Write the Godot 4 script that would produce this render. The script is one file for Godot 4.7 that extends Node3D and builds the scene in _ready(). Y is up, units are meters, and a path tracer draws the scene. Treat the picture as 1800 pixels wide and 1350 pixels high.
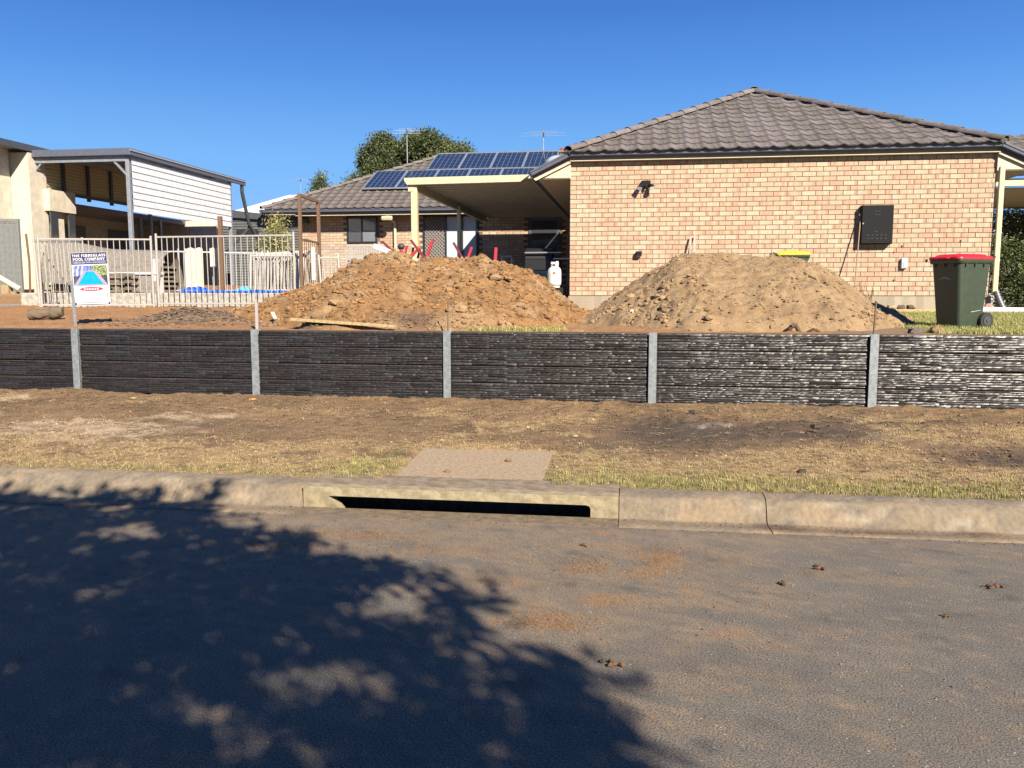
extends Node3D

# ---------------------------------------------------------------- mesh builder
class Mb:
	var v := PackedVector3Array()
	var n := PackedVector3Array()
	var c := PackedColorArray()
	var u := PackedVector2Array()
	var col := Color(1, 1, 1)
	var T := Transform3D.IDENTITY
	func put(p: Vector3, m: Vector3, w := Vector2.ZERO) -> void:
		v.append(T * p)
		n.append((T.basis * m).normalized())
		c.append(col)
		u.append(w)
	func tri(a: Vector3, b: Vector3, d: Vector3) -> void:
		var m := (b - a).cross(d - a)
		if m.length_squared() < 1e-16:
			return
		m = m.normalized()
		put(a, m)
		put(d, m)
		put(b, m)
	func q(a: Vector3, b: Vector3, d: Vector3, e: Vector3) -> void:
		tri(a, b, d)
		tri(a, d, e)
	func quv(a: Vector3, b: Vector3, d: Vector3, e: Vector3) -> void:
		var m := (b - a).cross(d - a).normalized()
		put(a, m, Vector2(0, 1)); put(d, m, Vector2(1, 0)); put(b, m, Vector2(1, 1))
		put(a, m, Vector2(0, 1)); put(e, m, Vector2(0, 0)); put(d, m, Vector2(1, 0))
	func sq(p: Array, m: Array) -> void:
		for k in [0, 2, 1, 0, 3, 2]:
			put(p[k], m[k])
	func box(cen: Vector3, size: Vector3, bev := 0.0, b := Basis.IDENTITY) -> void:
		var h := size * 0.5
		var keep := T
		T = T * Transform3D(b, cen)
		if bev <= 0.0:
			for ax in 3:
				for s in [-1.0, 1.0]:
					_face(ax, s, h, h)
		else:
			var i := h - Vector3(bev, bev, bev)
			for ax in 3:
				for s in [-1.0, 1.0]:
					var hh := i
					hh[ax] = h[ax]
					_face(ax, s, hh, hh)
			for ax in 3:
				var a1 := (ax + 1) % 3
				var a2 := (ax + 2) % 3
				for s1 in [-1.0, 1.0]:
					for s2 in [-1.0, 1.0]:
						var p := []
						for k in 4:
							var w := Vector3.ZERO
							w[ax] = i[ax] * (-1.0 if k == 0 or k == 3 else 1.0)
							w[a1] = s1 * (h[a1] if k < 2 else i[a1])
							w[a2] = s2 * (i[a2] if k < 2 else h[a2])
							p.append(w)
						if s1 * s2 > 0:
							q(p[0], p[1], p[2], p[3])
						else:
							q(p[3], p[2], p[1], p[0])
			for sx in [-1.0, 1.0]:
				for sy in [-1.0, 1.0]:
					for sz in [-1.0, 1.0]:
						var a := Vector3(sx * h.x, sy * i.y, sz * i.z)
						var bb := Vector3(sx * i.x, sy * h.y, sz * i.z)
						var d := Vector3(sx * i.x, sy * i.y, sz * h.z)
						if sx * sy * sz > 0:
							tri(a, bb, d)
						else:
							tri(a, d, bb)
		T = keep
	func _face(ax: int, s: float, h: Vector3, _h2: Vector3) -> void:
		var a1 := (ax + 1) % 3
		var a2 := (ax + 2) % 3
		var p := []
		for k in 4:
			var w := Vector3.ZERO
			w[ax] = s * h[ax]
			w[a1] = h[a1] * (-1.0 if k == 0 or k == 3 else 1.0)
			w[a2] = h[a2] * (-1.0 if k < 2 else 1.0)
			p.append(w)
		if s > 0:
			q(p[0], p[1], p[2], p[3])
		else:
			q(p[3], p[2], p[1], p[0])
	func bar(p0: Vector3, p1: Vector3, w: float, d: float, bev := 0.0, up := Vector3.UP) -> void:
		var y := (p1 - p0)
		var l := y.length()
		y = y.normalized()
		var x := up.cross(y)
		if x.length() < 0.01:
			x = Vector3.RIGHT
		x = x.normalized()
		var z := x.cross(y).normalized()
		box((p0 + p1) * 0.5, Vector3(w, l, d), bev, Basis(x, y, z))
	func tube(p0: Vector3, p1: Vector3, r0: float, r1: float, seg := 8, caps := true) -> void:
		var y := (p1 - p0).normalized()
		var x := y.cross(Vector3(0.31, 0.2, 0.93)).normalized()
		var z := x.cross(y)
		for k in seg:
			var a := TAU * k / seg
			var b := TAU * (k + 1) / seg
			var d0 := x * cos(a) + z * sin(a)
			var d1 := x * cos(b) + z * sin(b)
			sq([p0 + d1 * r0, p0 + d0 * r0, p1 + d0 * r1, p1 + d1 * r1], [d1, d0, d0, d1])
			if caps:
				tri(p1, p1 + d1 * r1, p1 + d0 * r1)
				tri(p0, p0 + d0 * r0, p0 + d1 * r0)
	func path(pts: Array, r: float, seg := 8) -> void:
		for k in pts.size() - 1:
			tube(pts[k], pts[k + 1], r, r, seg, k == 0 or k == pts.size() - 2)
			if k > 0:
				ball(pts[k], Vector3.ONE * r, 4, seg)
	func ball(cen: Vector3, r: Vector3, rings := 6, seg := 10) -> void:
		for i in rings:
			for k in seg:
				var p := []
				var m := []
				for e in [[0, 1], [0, 0], [1, 0], [1, 1]]:
					var th: float = PI * (i + e[0]) / rings
					var ph: float = TAU * (k + e[1]) / seg
					var d := Vector3(sin(th) * cos(ph), cos(th), sin(th) * sin(ph))
					p.append(cen + d * r)
					m.append(d / r)
				sq([p[1], p[0], p[3], p[2]], [m[1], m[0], m[3], m[2]])
	func rings(rr: Array, closed := true, cap0 := false, cap1 := false) -> void:
		# rr: rings of points, each ring anticlockwise seen from the end of the sweep
		var nr := rr.size()
		var k := (rr[0] as PackedVector3Array).size()
		var nm := []
		for i in nr:
			var row := PackedVector3Array()
			for j in k:
				var pa: Vector3 = rr[maxi(i - 1, 0)][j]
				var pb: Vector3 = rr[mini(i + 1, nr - 1)][j]
				var j0 := (j - 1 + k) % k if closed else maxi(j - 1, 0)
				var j1 := (j + 1) % k if closed else mini(j + 1, k - 1)
				var pc: Vector3 = rr[i][j0]
				var pd: Vector3 = rr[i][j1]
				row.append((pd - pc).cross(pb - pa).normalized())
			nm.append(row)
		for i in nr - 1:
			for j in (k if closed else k - 1):
				var j1 := (j + 1) % k
				sq([rr[i][j], rr[i][j1], rr[i + 1][j1], rr[i + 1][j]], [nm[i][j], nm[i][j1], nm[i + 1][j1], nm[i + 1][j]])
		for e in 2:
			if (e == 0 and cap0) or (e == 1 and cap1):
				var r: PackedVector3Array = rr[0] if e == 0 else rr[nr - 1]
				var m := Vector3.ZERO
				for p in r:
					m += p
				m /= r.size()
				for j in k:
					if e == 0:
						tri(m, r[(j + 1) % k], r[j])
					else:
						tri(m, r[j], r[(j + 1) % k])
	func prism(poly: PackedVector2Array, z0: float, z1: float) -> void:
		# polygon in x, y; pushed out from z0 to z1
		var pp := poly
		if Geometry2D.is_polygon_clockwise(pp):
			pp = pp.duplicate()
			pp.reverse()
		var ix := Geometry2D.triangulate_polygon(pp)
		for k in range(0, ix.size(), 3):
			var a := pp[ix[k]]
			var b := pp[ix[k + 1]]
			var d := pp[ix[k + 2]]
			if (b - a).cross(d - a) < 0:
				var t := b
				b = d
				d = t
			tri(Vector3(a.x, a.y, z1), Vector3(b.x, b.y, z1), Vector3(d.x, d.y, z1))
			tri(Vector3(a.x, a.y, z0), Vector3(d.x, d.y, z0), Vector3(b.x, b.y, z0))
		for k in pp.size():
			var a := pp[k]
			var b := pp[(k + 1) % pp.size()]
			q(Vector3(a.x, a.y, z0), Vector3(b.x, b.y, z0), Vector3(b.x, b.y, z1), Vector3(a.x, a.y, z1))
	func add(o: Mb, t: Transform3D, tint := Color(1, 1, 1)) -> void:
		for k in o.v.size():
			v.append(T * (t * o.v[k]))
			n.append((T.basis * (t.basis * o.n[k])).normalized())
			c.append(o.c[k] * tint)
			u.append(o.u[k])
	func mesh() -> ArrayMesh:
		var a := []
		a.resize(Mesh.ARRAY_MAX)
		a[Mesh.ARRAY_VERTEX] = v
		a[Mesh.ARRAY_NORMAL] = n
		a[Mesh.ARRAY_COLOR] = c
		a[Mesh.ARRAY_TEX_UV] = u
		var m := ArrayMesh.new()
		m.add_surface_from_arrays(Mesh.PRIMITIVE_TRIANGLES, a)
		return m

# ---------------------------------------------------------------- scene helpers
var rng := RandomNumberGenerator.new()
var taken := {}
var mats := {}
var tex := {}
var nz := FastNoiseLite.new()
var nz2 := FastNoiseLite.new()
var nz3 := FastNoiseLite.new()

func numbered(s: String) -> String:
	if not taken.has(s):
		taken[s] = 0
		return s
	taken[s] += 1
	return "%s_%03d" % [s, taken[s]]

func meta(o: Node, label: String, cat: String, group := "", kind := "") -> void:
	if label: o.set_meta("label", label)
	if cat: o.set_meta("category", cat)
	if group: o.set_meta("group", group)
	if kind: o.set_meta("kind", kind)

func thing(nm: String, label: String, cat: String, at := Vector3.ZERO, turn := 0.0, group := "") -> Node3D:
	var o := Node3D.new()
	o.name = numbered(nm)
	add_child(o)
	o.position = at
	o.rotation.y = turn
	meta(o, label, cat, group)
	return o

func part(parent: Node, nm: String, m: Mesh, mt: Material, t := Transform3D.IDENTITY) -> MeshInstance3D:
	var o := MeshInstance3D.new()
	o.name = nm if parent != self else numbered(nm)
	o.mesh = m
	o.material_override = mt
	o.transform = t
	parent.add_child(o, true)
	return o

func solo(nm: String, label: String, cat: String, mb: Mb, mt: Material, group := "", kind := "") -> MeshInstance3D:
	var o := part(self, nm, mb.mesh(), mt)
	meta(o, label, cat, group, kind)
	return o

func struct(nm: String, m: Mesh, mt: Material) -> MeshInstance3D:
	var o := part(self, nm, m, mt)
	o.set_meta("kind", "structure")
	return o

func L(r: float, g: float, b: float) -> Color:
	return Color(r, g, b).linear_to_srgb()

func gray_tex(key: String, size: int, freq: float, lo: float, hi: float, octaves := 4, power := 1.0, seed_ := 1, kind := FastNoiseLite.TYPE_SIMPLEX_SMOOTH) -> ImageTexture:
	if tex.has(key): return tex[key]
	var f := FastNoiseLite.new()
	f.seed = seed_
	f.noise_type = kind
	f.frequency = freq
	f.fractal_octaves = octaves
	f.fractal_gain = 0.6
	var im := f.get_seamless_image(size, size)
	im.convert(Image.FORMAT_L8)
	var d := im.get_data()
	for k in d.size():
		d[k] = int(255.0 * clampf(lerpf(lo, hi, pow(d[k] / 255.0, power)), 0, 1))
	var t := ImageTexture.create_from_image(Image.create_from_data(size, size, false, Image.FORMAT_L8, d))
	tex[key] = t
	return t

func bump_tex(key: String, size: int, freq: float, strength: float, octaves := 4, seed_ := 3, kind := FastNoiseLite.TYPE_SIMPLEX_SMOOTH) -> ImageTexture:
	if tex.has(key): return tex[key]
	var f := FastNoiseLite.new()
	f.seed = seed_
	f.noise_type = kind
	f.frequency = freq
	f.fractal_octaves = octaves
	f.fractal_gain = 0.6
	var im := f.get_seamless_image(size, size)
	im.convert(Image.FORMAT_RGBA8)
	im.bump_map_to_normal_map(strength)
	tex[key] = ImageTexture.create_from_image(im)
	return tex[key]

# colours are linear reflectances
func mat(key: String, r: float, g: float, b: float, rough := 0.8, metal := 0.0, t: Texture2D = null, scale := 1.0, nt: Texture2D = null, ns := 1.0, vc := false) -> StandardMaterial3D:
	if mats.has(key): return mats[key]
	var m := StandardMaterial3D.new()
	m.albedo_color = L(r, g, b)
	m.roughness = rough
	m.metallic = metal
	m.vertex_color_use_as_albedo = vc
	if t or nt:
		m.uv1_triplanar = true
		m.uv1_world_triplanar = true
		m.uv1_scale = Vector3.ONE * scale
	if t: m.albedo_texture = t
	if nt:
		m.normal_enabled = true
		m.normal_texture = nt
		m.normal_scale = ns
	mats[key] = m
	return m

# a height sheet: xs by zs points, f(x, z) -> height, g(x, z) -> colour
func sheet(x0: float, x1: float, z0: float, z1: float, step: float, f: Callable, g: Callable) -> ArrayMesh:
	var nx := int(round(absf(x1 - x0) / step)) + 1
	var nzz := int(round(absf(z1 - z0) / step)) + 1
	var vs := PackedVector3Array()
	var cs := PackedColorArray()
	vs.resize(nx * nzz)
	cs.resize(nx * nzz)
	for j in nzz:
		var z := lerpf(z0, z1, float(j) / (nzz - 1))
		for i in nx:
			var x := lerpf(x0, x1, float(i) / (nx - 1))
			vs[j * nx + i] = Vector3(x, f.call(x, z), z)
			cs[j * nx + i] = g.call(x, z)
	var ns := PackedVector3Array()
	ns.resize(nx * nzz)
	var ix := PackedInt32Array()
	var flip := (z1 - z0) * (x1 - x0) < 0
	for j in nzz:
		for i in nx:
			var a := vs[j * nx + mini(i + 1, nx - 1)] - vs[j * nx + maxi(i - 1, 0)]
			var b := vs[mini(j + 1, nzz - 1) * nx + i] - vs[maxi(j - 1, 0) * nx + i]
			var m := b.cross(a).normalized()
			ns[j * nx + i] = m if m.y > 0 else -m
			if i < nx - 1 and j < nzz - 1:
				var k := j * nx + i
				if flip:
					ix.append_array([k, k + nx, k + 1, k + 1, k + nx, k + nx + 1])
				else:
					ix.append_array([k, k + 1, k + nx, k + 1, k + nx + 1, k + nx])
	var ar := []
	ar.resize(Mesh.ARRAY_MAX)
	ar[Mesh.ARRAY_VERTEX] = vs
	ar[Mesh.ARRAY_NORMAL] = ns
	ar[Mesh.ARRAY_COLOR] = cs
	ar[Mesh.ARRAY_INDEX] = ix
	var am := ArrayMesh.new()
	am.add_surface_from_arrays(Mesh.PRIMITIVE_TRIANGLES, ar)
	return am

func scatter(parent: Node, nm: String, m: Mesh, mt: Material, xf: Array, cols: Array) -> MultiMeshInstance3D:
	var mm := MultiMesh.new()
	mm.transform_format = MultiMesh.TRANSFORM_3D
	mm.use_colors = true
	mm.mesh = m
	mm.instance_count = xf.size()
	for k in xf.size():
		mm.set_instance_transform(k, xf[k])
		mm.set_instance_color(k, cols[k])
	var o := MultiMeshInstance3D.new()
	o.name = nm if parent != self else numbered(nm)
	o.multimesh = mm
	o.material_override = mt
	parent.add_child(o, true)
	return o

func bump(x: float, z: float, cx: float, cz: float, rx: float, rz: float) -> float:
	var a := (x - cx) / rx
	var b := (z - cz) / rz
	return exp(-(a * a + b * b))

func sstep(a: float, b: float, x: float) -> float:
	return smoothstep(a, b, x)

func lump(seed_: int, flat := 1.0) -> Mb:
	# an uneven clod or stone of about 1 m across
	var m := Mb.new()
	var f := FastNoiseLite.new()
	f.seed = seed_
	f.frequency = 0.9
	var pt := func(th: float, ph: float) -> Vector3:
		var d := Vector3(sin(th) * cos(ph), cos(th), sin(th) * sin(ph))
		var r := 0.5 * (1.0 + 0.55 * f.get_noise_3dv(d * 1.3) + 0.35 * f.get_noise_3dv(d * 3.1))
		return Vector3(d.x * r, d.y * r * flat, d.z * r)
	for i in 4:
		for k in 6:
			var a: Vector3 = pt.call(PI * i / 4, TAU * k / 6)
			var b: Vector3 = pt.call(PI * i / 4, TAU * ((k + 1) % 6) / 6)
			var c: Vector3 = pt.call(PI * (i + 1) / 4, TAU * ((k + 1) % 6) / 6)
			var d: Vector3 = pt.call(PI * (i + 1) / 4, TAU * k / 6)
			m.q(a, b, c, d)
	return m

func _ready() -> void:
	rng.seed = 20240611
	nz.seed = 5; nz.frequency = 1.0; nz.fractal_octaves = 4
	nz2.seed = 17; nz2.frequency = 1.0; nz2.fractal_octaves = 3
	nz3.seed = 31; nz3.frequency = 1.0; nz3.fractal_octaves = 5; nz3.fractal_gain = 0.6
	# camera: standing in the road, looking slightly left of square to the walls
	var cam := Camera3D.new()
	cam.name = "camera"
	cam.position = Vector3(0, 1.65, 0)
	cam.rotation = Vector3(-atan(165.0 / 1480.0), deg_to_rad(8.3), 0)
	cam.fov = rad_to_deg(2.0 * atan(675.0 / 1480.0))
	cam.near = 0.05
	cam.far = 900
	add_child(cam)
	cam.current = true
	# clear winter sky
	var sky := PanoramaSkyMaterial.new()
	sky.panorama = clear_sky()
	var env := Environment.new()
	env.background_mode = Environment.BG_SKY
	env.sky = Sky.new()
	env.sky.sky_material = sky
	env.background_energy_multiplier = 0.4
	env.tonemap_mode = Environment.TONE_MAPPER_LINEAR
	env.tonemap_exposure = 2.5
	env.sdfgi_enabled = true
	env.ssao_enabled = true
	env.ssil_enabled = true
	var we := WorldEnvironment.new()
	we.name = "world_environment"
	we.environment = env
	add_child(we)
	# low winter sun behind the camera, from the right
	var sun := DirectionalLight3D.new()
	sun.name = "sun"
	sun.light_color = Color(1.0, 0.95, 0.875)
	sun.light_energy = 1.6
	sun.light_angular_distance = 0.53
	sun.shadow_enabled = true
	add_child(sun)
	sun.look_at_from_position(SUN * 50.0, Vector3.ZERO)
	make_textures()
	build_road()
	build_kerb()
	build_verge()
	build_yard()
	build_retaining_wall()
	build_house()
	build_wing()
	build_patio()
	build_heaps()
	build_neighbour()
	build_background()
	build_fences()
	build_wall_fittings()
	build_bins()
	build_yard_things()
	build_right_side()
	build_small_things()
	build_trees()

# cloudless air: pale at the horizon, deepening with height, the same all round
func clear_sky() -> ImageTexture:
	var st := [[0.0, Color(0.42, 0.66, 1.0)], [6.0, Color(0.245, 0.535, 1.0)], [8.6, Color(0.200, 0.490, 0.97)], [13.5, Color(0.107, 0.319, 0.82)], [17.6, Color(0.066, 0.222, 0.668)], [30.0, Color(0.050, 0.168, 0.52)], [60.0, Color(0.042, 0.135, 0.41)], [90.0, Color(0.040, 0.130, 0.385)]]
	var im := Image.create(64, 1024, false, Image.FORMAT_RGBF)
	for y in 1024:
		var e := 90.0 - 180.0 * (y + 0.5) / 1024.0
		var c := Color(0.20, 0.165, 0.125)
		if e >= 0.0:
			for k in st.size() - 1:
				if e >= st[k][0] and e <= st[k + 1][0]:
					c = (st[k][1] as Color).lerp(st[k + 1][1], (e - st[k][0]) / (st[k + 1][0] - st[k][0]))
		for x in 64: im.set_pixel(x, y, c)
	return ImageTexture.create_from_image(im)

# unit vector towards the sun
const SUN := Vector3(0.4568, 0.5446, 0.7034)

func make_textures() -> void:
	gray_tex("fine", 512, 0.05, 0.78, 1.10, 4, 1.0, 2)
	gray_tex("mott", 512, 0.012, 0.72, 1.08, 5, 1.0, 4)
	gray_tex("soil", 512, 0.03, 0.60, 1.17, 5, 1.0, 6)
	gray_tex("speck", 1024, 0.13, 0.42, 1.38, 3, 1.05, 8)
	gray_tex("paint", 256, 0.02, 0.88, 1.03, 4, 1.0, 9)
	bump_tex("nsoil", 512, 0.04, 9.0, 5, 12)
	bump_tex("nfine", 512, 0.15, 5.0, 3, 13)
	bump_tex("nasph", 1024, 0.16, 6.0, 3, 14)

func col(c: Color, w: Color, t: float) -> Color:
	return c.lerp(w, clampf(t, 0, 1))

# ---------------------------------------------------------------- road, kerb, verge
const ASPH := Color(0.124, 0.114, 0.098)
const CLAYDUST := Color(0.262, 0.186, 0.112)
const CLAY := Color(0.26, 0.125, 0.045)

func road_col(x: float, z: float) -> Color:
	var a := 1.0 + 0.16 * nz.get_noise_2d(x * 1.3, z * 1.9) + 0.14 * nz2.get_noise_2d(x * 7.0, z * 9.0)
	var c := ASPH * a
	# pale dust, thicker towards the gutter and along the track left by the digger
	var d := 0.40 * sstep(-4.2, -5.9, z) * sstep(3.5, -1.5, x) + 0.12 + 0.55 * bump(x, z, -0.2, -4.5, 1.0, 1.0) + 0.3 * bump(x, z, -1.8, -5.2, 1.4, 0.4)
	d += 0.3 * sstep(-5.2, -5.85, z)
	d *= 0.65 + 0.9 * nz.get_noise_2d(x * 2.1 + 40, z * 3.2)
	d += 0.22 * sstep(0.08, 0.45, nz2.get_noise_2d(x * 3.0 + z * 1.4, z * 6.0 - x * 2.0 + 9))
	# long smears dragged along the street
	d += 0.30 * sstep(0.05, 0.4, nz3.get_noise_2d(x * 0.9 + z * 0.5, z * 3.4 - x * 0.9 + 21)) * sstep(3.2, 0.8, x + (z + 4.5) * 0.8)
	d *= 0.75 + 0.7 * nz2.get_noise_2d(x * 24, z * 24)
	c = col(c, CLAYDUST, clampf(d * 1.15, 0, 0.72))
	# orange clay dropped and smeared in two wheel tracks running up to the drain
	var k := 0.0
	for s in [[-0.15, -4.38, 0.16, 0.10, 1.0], [-0.42, -4.05, 0.24, 0.15, 0.85], [0.2, -5.1, 0.16, 0.26, 0.9], [0.1, -4.85, 0.14, 0.14, 0.8], [-0.28, -4.9, 0.18, 0.14, 0.7],
			[-0.05, -5.35, 0.25, 0.12, 0.6], [-1.87, -5.35, 0.55, 0.10, 0.75], [-2.3, -5.05, 0.45, 0.08, 0.7], [-1.2, -5.1, 0.5, 0.12, 0.5], [-0.48, -4.28, 0.1, 0.05, 0.9],
			[0.5, -4.02, 0.10, 0.05, 0.8], [-0.23, -5.66, 0.3, 0.06, 0.7], [0.55, -5.2, 0.12, 0.1, 0.5], [-0.75, -4.6, 0.3, 0.12, 0.6], [-0.9, -3.75, 0.3, 0.1, 0.4], [0.3, -4.6, 0.08, 0.3, 0.4],
			[0.62, -3.9, 0.18, 0.05, 0.45], [1.7, -4.5, 0.1, 0.03, 0.4], [2.3, -5.2, 0.12, 0.04, 0.5], [0.45, -3.45, 0.1, 0.03, 0.5]]:
		k = maxf(k, s[4] * bump(x, z, s[0], s[1], s[2], s[3]))
	var gr := nz.get_noise_2d(x * 14.0, z * 14.0) * 0.5 + nz2.get_noise_2d(x * 45.0, z * 45.0) * 0.35
	k = sstep(0.34, 0.62, k + gr * 1.1)
	c = col(c, CLAY.lerp(CLAYDUST, clampf(0.5 + nz2.get_noise_2d(x * 8, z * 8), 0, 1)), k * 0.75)
	# scattered straw coloured scuffs
	var sc := nz2.get_noise_2d(x * 5.0 + 90, z * 15.0)
	c = col(c, CLAYDUST * 1.1, 0.5 * sstep(0.47, 0.6, sc))
	# a few small darker damp-oil marks
	c = c * (1.0 - 0.25 * sstep(0.42, 0.6, nz2.get_noise_2d(x * 2.2 - 30, z * 2.6)))
	return Color(c.r, c.g, c.b)

func road_y(x: float, z: float) -> float:
	return 0.006 * nz2.get_noise_2d(x * 0.7, z * 0.7) + 0.0012 * nz.get_noise_2d(x * 30, z * 30)

func build_road() -> void:
	var m := mat("asphalt", 1, 1, 1, 0.86, 0.0, tex.speck, 0.62, tex.nasph, 0.28, true)
	struct("road", sheet(-9, 8, 2.5, -5.8, 0.036, road_y, road_col), m)
	var m2 := mat("asphalt_far", 0.11, 0.10, 0.095, 0.88, 0.0, tex.speck, 0.62, tex.nasph, 1.0)
	for e in [[-120.0, -8.99, -5.8, 2.5], [7.99, 120.0, -5.8, 2.5], [-120.0, 120.0, 2.49, 6.0]]:
		var b := Mb.new()
		b.q(Vector3(e[0], -0.004, e[3]), Vector3(e[1], -0.004, e[3]), Vector3(e[1], -0.004, e[2]), Vector3(e[0], -0.004, e[2]))
		struct("road_beyond", b.mesh(), m2)
	var g := Mb.new()
	g.q(Vector3(-400, -0.6, 400), Vector3(400, -0.6, 400), Vector3(400, -0.6, -400), Vector3(-400, -0.6, -400))
	struct("ground", g.mesh(), mat("far_soil", 0.16, 0.13, 0.07, 0.95, 0.0, tex.soil, 0.3))
	# opposite verge behind the camera, where the shade tree stands
	var o := Mb.new()
	o.box(Vector3(0, -0.2, 20), Vector3(240, 0.68, 28), 0.03)
	struct("opposite_verge", o.mesh(), mat("dry_lawn", 0.16, 0.15, 0.06, 0.95, 0.0, tex.soil, 1.1))
	# lumps of clay and stones on the asphalt
	var cm := mat("clod", 1, 1, 1, 0.95, 0.0, tex.soil, 6.0, tex.nsoil, 1.0, true)
	var one := lump(3, 0.7).mesh()
	var spots := [[-0.09, -3.59, 0.045, "brown clay clod beside the edge of the tree shadow on the road"], [1.12, -5.08, 0.035, "brown clod with a dry twig look on the road below the kerb joint"], [0.86, -4.76, 0.035, "dark crumbled clod lying in the middle of the asphalt"],
		[1.98, -4.86, 0.04, "dark clod of soil on bare grey asphalt away from the clay tracks"], [1.58, -4.39, 0.022, "small round dark pebble alone on the asphalt"], [-0.31, -5.32, 0.028, "small dark clod just out from the drain mouth"]]
	for s in spots:
		var b := Mb.new()
		for k in 8:
			b.col = Color(0.14, 0.08, 0.042) * rng.randf_range(0.6, 1.3)
			b.add(lump(50 + k + int(s[0] * 100)), Transform3D(Basis(Vector3.UP, rng.randf() * TAU).scaled(Vector3(1.2, 0.7, 1.0) * s[2] * rng.randf_range(0.25, 0.85)), Vector3(rng.randfn(0, s[2] * 0.55), s[2] * 0.2, rng.randfn(0, s[2] * 0.4))), b.col)
		var o2 := part(self, "dirt_clod", b.mesh(), cm, Transform3D(Basis.IDENTITY, Vector3(s[0], 0.004, s[1])))
		meta(o2, s[3], "clod", "clods on the road")
	# crumbs of clay too many to count
	var xf := []
	var cs := []
	while xf.size() < 3200:
		var x := rng.randf_range(-5, 3.6)
		var z := rng.randf_range(-5.8, -2.4)
		var w := 0.06 + 0.9 * bump(x, z, -0.1, -4.5, 0.8, 1.0) + 0.6 * bump(x, z, -1.6, -5.2, 1.2, 0.3) + 0.5 * sstep(-5.2, -5.8, z)
		if rng.randf() > w: continue
		var s := rng.randf_range(0.0025, 0.006) * (1.8 if rng.randf() < 0.06 else 1.0)
		xf.append(Transform3D(Basis(Vector3.UP, rng.randf() * TAU).scaled(Vector3(s * 1.4, s, s)), Vector3(x, 0.003, z)))
		cs.append(Color(0.22, 0.14, 0.075) * rng.randf_range(0.4, 1.2))
	while xf.size() < 8200:
		var x := rng.randf_range(-2.6, 1.0)
		var z := rng.randf_range(-5.75, -3.3)
		var k := 0.0
		for s in [[-0.15, -4.38, 0.16, 0.10, 1.0], [-0.42, -4.05, 0.24, 0.15, 0.8], [0.2, -5.1, 0.16, 0.24, 0.9], [0.1, -4.85, 0.14, 0.14, 0.8], [-0.28, -4.9, 0.18, 0.14, 0.6], [-1.87, -5.35, 0.55, 0.10, 0.5], [-2.3, -5.05, 0.4, 0.08, 0.5], [-1.2, -5.1, 0.5, 0.12, 0.3]]:
			k = maxf(k, s[4] * bump(x, z, s[0], s[1], s[2], s[3]))
		if rng.randf() > pow(k, 1.5): continue
		var q := rng.randf_range(0.002, 0.0055) * (2.2 if rng.randf() < 0.03 else 1.0)
		xf.append(Transform3D(Basis(Vector3.UP, rng.randf() * TAU).scaled(Vector3(q * 1.5, q * 0.8, q)), Vector3(x, 0.003, z)))
		cs.append(Color(0.215, 0.128, 0.063) * rng.randf_range(0.5, 1.3))
	# grit and litter washed into the gutter and left on the lintel
	for j in 2600:
		var q := rng.randf_range(0.002, 0.006) * (2.0 if rng.randf() < 0.06 else 1.0)
		var x := rng.randf_range(-5.0, 3.2)
		var z := rng.randf_range(-6.01, -5.72)
		if nz.get_noise_2d(x * 2.0, 40.0) < -0.1: continue
		var y := 0.005
		if j % 6 == 0 and x > -2.4 and x < -0.2:
			z = rng.randf_range(-6.44, -6.06)
			y = 0.163
		xf.append(Transform3D(Basis(Vector3.UP, rng.randf() * TAU).scaled(Vector3(q * 1.8, q * 0.8, q)), Vector3(x, y, z)))
		cs.append(Color(0.17, 0.108, 0.06) * rng.randf_range(0.35, 1.3))
	# pale stone chips worn bare in the asphalt
	for j in 5200:
		var q := rng.randf_range(0.003, 0.007)
		xf.append(Transform3D(Basis(Vector3.UP, rng.randf() * TAU).scaled(Vector3(q * 1.5, q * 0.35, q)), Vector3(rng.randf_range(-4.5, 3.4), 0.003, rng.randf_range(-5.7, -2.4))))
		cs.append(Color(0.36, 0.34, 0.30) * rng.randf_range(0.5, 1.15))
	var sc := scatter(self, "clay_crumbs", one, cm, xf, cs)
	meta(sc, "loose crumbs of clay scattered over the asphalt", "dirt", "", "stuff")

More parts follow.
